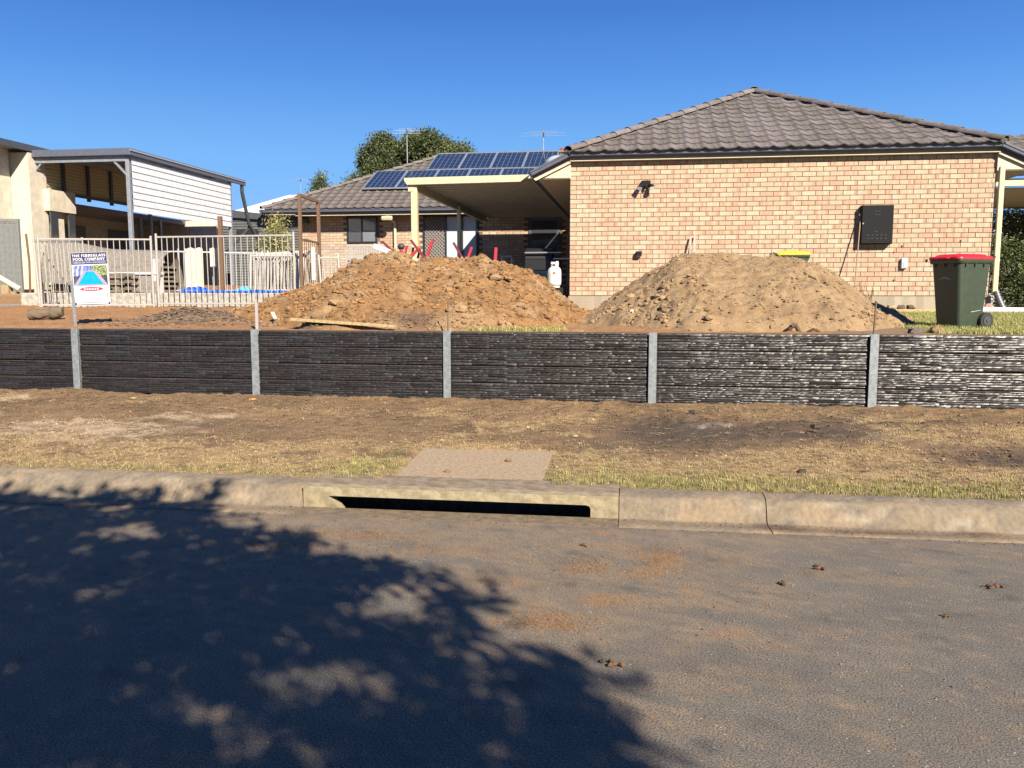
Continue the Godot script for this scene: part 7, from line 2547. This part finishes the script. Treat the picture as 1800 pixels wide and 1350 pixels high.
func build_trees() -> void:
	var bark := mat("bark", 0.13, 0.10, 0.075, 0.95, 0.0, tex.soil, 3.0, tex.nsoil, 1.2)
	# big round tree behind the rear wing
	var t := thing("broad_tree", "large round dark green tree rising behind the rear roof", "tree", Vector3(-12.0, 1.2, -46))
	limbs(t, [[Vector3(0, 0, 0), Vector3(0.2, 4.0, 0), 0.35, 0.25], [Vector3(0.2, 4, 0), Vector3(-2, 7.0, 0.5), 0.2, 0.06], [Vector3(0.2, 4, 0), Vector3(2.2, 6.6, 0.3), 0.2, 0.06], [Vector3(0.2, 4, 0), Vector3(0.3, 8.4, -0.4), 0.2, 0.05]], bark)
	var bl := []
	for e in [[0.0, 7.9, 0, 1.7, 1.35, 1.5], [-1.9, 7.3, 0.3, 1.4, 1.3, 1.3], [1.7, 7.7, 0.0, 1.3, 1.15, 1.3], [2.9, 7.0, 0.2, 1.0, 1.0, 1.0], [-2.7, 6.2, 0.4, 1.0, 1.2, 1.0], [-0.6, 6.4, 1.0, 1.8, 1.3, 1.2], [1.3, 6.4, 0.8, 1.7, 1.2, 1.2], [2.7, 6.1, 0.6, 1.2, 1.0, 1.0], [-0.3, 8.6, 0.0, 1.0, 0.75, 1.0], [-1.6, 8.4, 0.0, 0.7, 0.6, 0.7], [3.5, 6.9, 0.0, 0.55, 0.6, 0.6], [-3.25, 6.9, 0.2, 0.5, 0.6, 0.5], [0.9, 8.75, 0.0, 0.6, 0.5, 0.6], [-1.6, 5.0, 0.8, 1.7, 1.2, 1.2], [1.6, 5.0, 0.6, 1.8, 1.2, 1.2]]:
		bl.append([Vector3(e[0], e[1], e[2]), Vector3(e[3], e[4], e[5])])
	bl = [[Vector3(0, 6.8, 0), Vector3(2.1, 1.7, 1.2)], [Vector3(-1.7, 6.3, 0), Vector3(1.4, 1.4, 1.1)], [Vector3(1.9, 6.2, 0), Vector3(1.5, 1.3, 1.1)], [Vector3(0.3, 7.6, -0.2), Vector3(1.5, 1.0, 1.0)]]
	var tr := RandomNumberGenerator.new()
	tr.seed = 91
	for k in 66:
		var an := tr.randf_range(-0.35, PI + 0.35)
		var dp := tr.randf_range(-0.9, 0.9)
		var fr := tr.randf_range(0.55, 1.0)
		var rd := tr.randf_range(0.38, 0.85)
		bl.append([Vector3(0.2 + cos(an) * 3.4 * fr * sqrt(1.0 - dp * dp * 0.7), 6.35 + sin(an) * 2.45 * fr, dp * 1.6), Vector3(rd, rd * 0.8, rd)])
	crown(t, bl, 620.0, 0.12, Color(0.030, 0.048, 0.012), Color(0.076, 0.088, 0.024), 11)
	# smaller trees at its left
	for e in [["small bushy tree just left of the large tree over the roof hip", Vector3(-14.35, 1.2, -42), 6.4, 0.75, 1.0], ["conical tree beyond the wing hip, the widest of the small ones", Vector3(-15.95, 1.2, -42), 6.5, 0.85, 1.3], ["thin pointed tree between the small bushy and conical trees", Vector3(-15.0, 1.2, -43), 6.35, 0.4, 0.9], ["low dark bush beside the white roof", Vector3(-17.3, 1.2, -43), 5.3, 0.6, 0.5]]:
		var o := thing("small_tree", e[0], "tree", e[1], 0.0, "small trees behind the rear wing")
		limbs(o, [[Vector3.ZERO, Vector3(0, e[2] - 0.5, 0), 0.12, 0.03], [Vector3(0, e[2] * 0.6, 0), Vector3(0.4, e[2] * 0.8, 0), 0.05, 0.02]], bark)
		var b2 := []
		for k in 6:
			var tt := k / 5.0
			b2.append([Vector3(rng.randf_range(-0.2, 0.2), e[2] - 0.3 - tt * e[4] * 1.4, rng.randf_range(-0.2, 0.2)), Vector3(1, 0.7, 1) * (0.3 + 0.7 * tt) * e[3]])
		crown(o, b2, 750.0, 0.10, Color(0.045, 0.070, 0.022), Color(0.085, 0.105, 0.035), 23 + int(e[2] * 10))
	# pale shrub by the shed
	var sh := thing("leafy_shrub", "pale green leafy shrub growing behind the white fence beside the shed", "shrub", Vector3(-8.9, 1.58, -20.2))
	limbs(sh, [[Vector3.ZERO, Vector3(0.1, 1.2, 0), 0.03, 0.012], [Vector3(0, 0.3, 0), Vector3(-0.3, 1.4, 0.1), 0.02, 0.008], [Vector3(0, 0.3, 0), Vector3(0.35, 1.3, 0), 0.02, 0.008]], bark)
	crown(sh, [[Vector3(0.05, 1.45, 0), Vector3(0.40, 0.45, 0.3)], [Vector3(-0.1, 1.0, 0), Vector3(0.5, 0.45, 0.35)], [Vector3(0.15, 0.6, 0), Vector3(0.5, 0.35, 0.35)]], 2300.0, 0.05, Color(0.10, 0.115, 0.035), Color(0.30, 0.27, 0.11), 41, 5)
	# hedge and tree at the right edge
	var hd := thing("clipped_hedge", "dense dark green hedge beyond the end of the brick wall", "hedge", Vector3(7.6, 1.25, -18.2))
	limbs(hd, [[Vector3(-0.4, 0, 0), Vector3(-0.4, 1.0, 0), 0.03, 0.02], [Vector3(0.4, 0, 0), Vector3(0.4, 1.0, 0), 0.03, 0.02]], bark)
	crown(hd, [[Vector3(-0.1, 0.85, 0), Vector3(0.75, 0.65, 0.6)], [Vector3(0.8, 0.95, 0.1), Vector3(0.8, 0.65, 0.6)], [Vector3(0.2, 0.4, 0.3), Vector3(0.9, 0.45, 0.5)], [Vector3(-0.35, 1.2, -0.1), Vector3(0.35, 0.3, 0.3)], [Vector3(1.6, 0.8, 0.2), Vector3(0.7, 0.7, 0.6)]], 2200.0, 0.05, Color(0.030, 0.050, 0.012), Color(0.075, 0.10, 0.025), 47, 6)
	var rt := thing("garden_tree", "dark leafy tree seen under the side carport beam", "tree", Vector3(10.4, 1.25, -25))
	limbs(rt, [[Vector3.ZERO, Vector3(-0.1, 1.6, 0), 0.08, 0.05], [Vector3(-0.1, 1.5, 0), Vector3(-0.6, 2.4, 0), 0.04, 0.015], [Vector3(-0.1, 1.5, 0), Vector3(0.5, 2.5, 0), 0.04, 0.015]], bark)
	crown(rt, [[Vector3(-0.3, 2.1, 0), Vector3(0.8, 0.6, 0.7)], [Vector3(0.6, 2.3, 0), Vector3(0.8, 0.6, 0.7)], [Vector3(0.3, 1.6, 0.2), Vector3(0.8, 0.45, 0.6)]], 1100.0, 0.07, Color(0.03, 0.05, 0.012), Color(0.10, 0.12, 0.03), 53, 6)
	# street tree behind the camera; its crown shades the near left of the road
	var st := thing("street_tree", "street tree on the opposite verge whose crown shades the near part of the road", "tree", Vector3(2.2, 0.1, 7.2))
	var P := st.position
	limbs(st, [[Vector3(0, -0.2, 0), Vector3(-0.1, 2.4, -0.1), 0.24, 0.18], [Vector3(-0.1, 2.4, -0.1), Vector3(-2.0, 4.8, -2.2), 0.14, 0.06], [Vector3(-0.1, 2.4, -0.1), Vector3(-2.8, 5.4, 0.6), 0.14, 0.06], [Vector3(-0.1, 2.3, -0.1), Vector3(0.6, 5.6, -2.0), 0.13, 0.05], [Vector3(-0.1, 2.4, -0.1), Vector3(-0.8, 6.4, 0.4), 0.13, 0.05], [Vector3(-2.0, 4.8, -2.2), Vector3(-3.6, 5.4, -4.0), 0.06, 0.02]], bark)
	var poly := PackedVector2Array([Vector2(-11, -5.0), Vector2(-7.5, -5.8), Vector2(-5, -5.93), Vector2(-4.78, -6.1), Vector2(-4.25, -6.13), Vector2(-3.36, -5.87), Vector2(-2.62, -5.38), Vector2(-2.13, -5.18), Vector2(-1.9, -4.8), Vector2(-1.66, -4.95), Vector2(-1.21, -4.63), Vector2(-0.75, -4.29), Vector2(-1.04, -3.97), Vector2(-0.66, -3.62), Vector2(-0.41, -3.54), Vector2(-0.13, -3.42), Vector2(0.01, -3.29), Vector2(0.12, -3.08), Vector2(0.17, -2.82), Vector2(0.25, -2.3), Vector2(2.4, -1.6), Vector2(3.4, 0.5), Vector2(1.5, 3.0), Vector2(-6, 3.2), Vector2(-11, 0.5)])  # leaf outline follows the road shadow; rear part added to block sky light
	var holes := [[-2.88, -4.15, 0.13], [-3.27, -4.14, 0.11], [-3.34, -5.14, 0.16], [-3.5, -5.3, 0.13], [-1.44, -3.23, 0.10], [-1.3, -3.28, 0.11], [-1.6, -2.89, 0.09], [-1.37, -4.17, 0.13], [-1.15, -4.1, 0.12], [-2.34, -5.03, 0.09], [-2.77, -5.5, 0.10], [-2.95, -5.62, 0.09], [-1.1, -3.3, 0.07], [-3.9, -5.75, 0.1], [-4.6, -5.6, 0.07], [-0.55, -3.2, 0.05], [-1.15, -2.75, 0.08]]
	# round gaps of daylight between the leaves
	for k in 60: holes.append([rng.randf_range(-5.5, 0.3), rng.randf_range(-5.6, -2.4), rng.randf_range(0.0, 0.045)])
	var xf := []
	var cs := []
	var r := RandomNumberGenerator.new()
	r.seed = 808
	var k2 := SUN / SUN.y
	var tries := 0
	while xf.size() < 22000 and tries < 300000:
		tries += 1
		var g := Vector2(r.randf_range(-11, 3.5), r.randf_range(-6.2, 3.2))
		var wob := Vector2(nz.get_noise_2d(g.x * 1.6, g.y * 1.6), nz.get_noise_2d(g.x * 1.6 + 50, g.y * 1.6)) * 0.34 + Vector2(nz2.get_noise_2d(g.x * 5, g.y * 5), nz2.get_noise_2d(g.x * 5 + 50, g.y * 5)) * 0.22 + Vector2(nz3.get_noise_2d(g.x * 9, g.y * 9), nz3.get_noise_2d(g.x * 9 + 50, g.y * 9)) * 0.14
		if not in_poly(g + wob, poly): continue
		var bad := false
		for q in holes:
			if Vector2(g.x - q[0], (g.y - q[1])).length() < q[2] + 0.05:
				bad = true
				break
		if bad: continue
		# height inside a domed crown: higher in the middle of the shade, lower at its rim
		var ce := Vector2(-4.2, -2.3)
		var rad := clampf(((g - ce) / Vector2(5.6, 4.2)).length(), 0, 1)
		var h := lerpf(4.9, 4.4, rad) + r.randf_range(-1.0, 1.0) * sqrt(maxf(0.05, 1.0 - rad * rad)) * 1.7
		h = maxf(h, 3.3)
		var p := Vector3(g.x, 0, g.y) + k2 * h
		xf.append(Transform3D(Basis.from_euler(Vector3(r.randf() * TAU, r.randf() * TAU, r.randf() * TAU)).scaled(Vector3.ONE * r.randf_range(0.7, 1.2)), p - P))
		cs.append(Color(0.05, 0.075, 0.018).lerp(Color(0.11, 0.13, 0.035), r.randf()))
	scatter(st, "crown", leaf_cluster(9, 0.125, 0.06, 77).mesh(), leaf_mat("leaf"), xf, cs).set_meta("kind", "stuff")
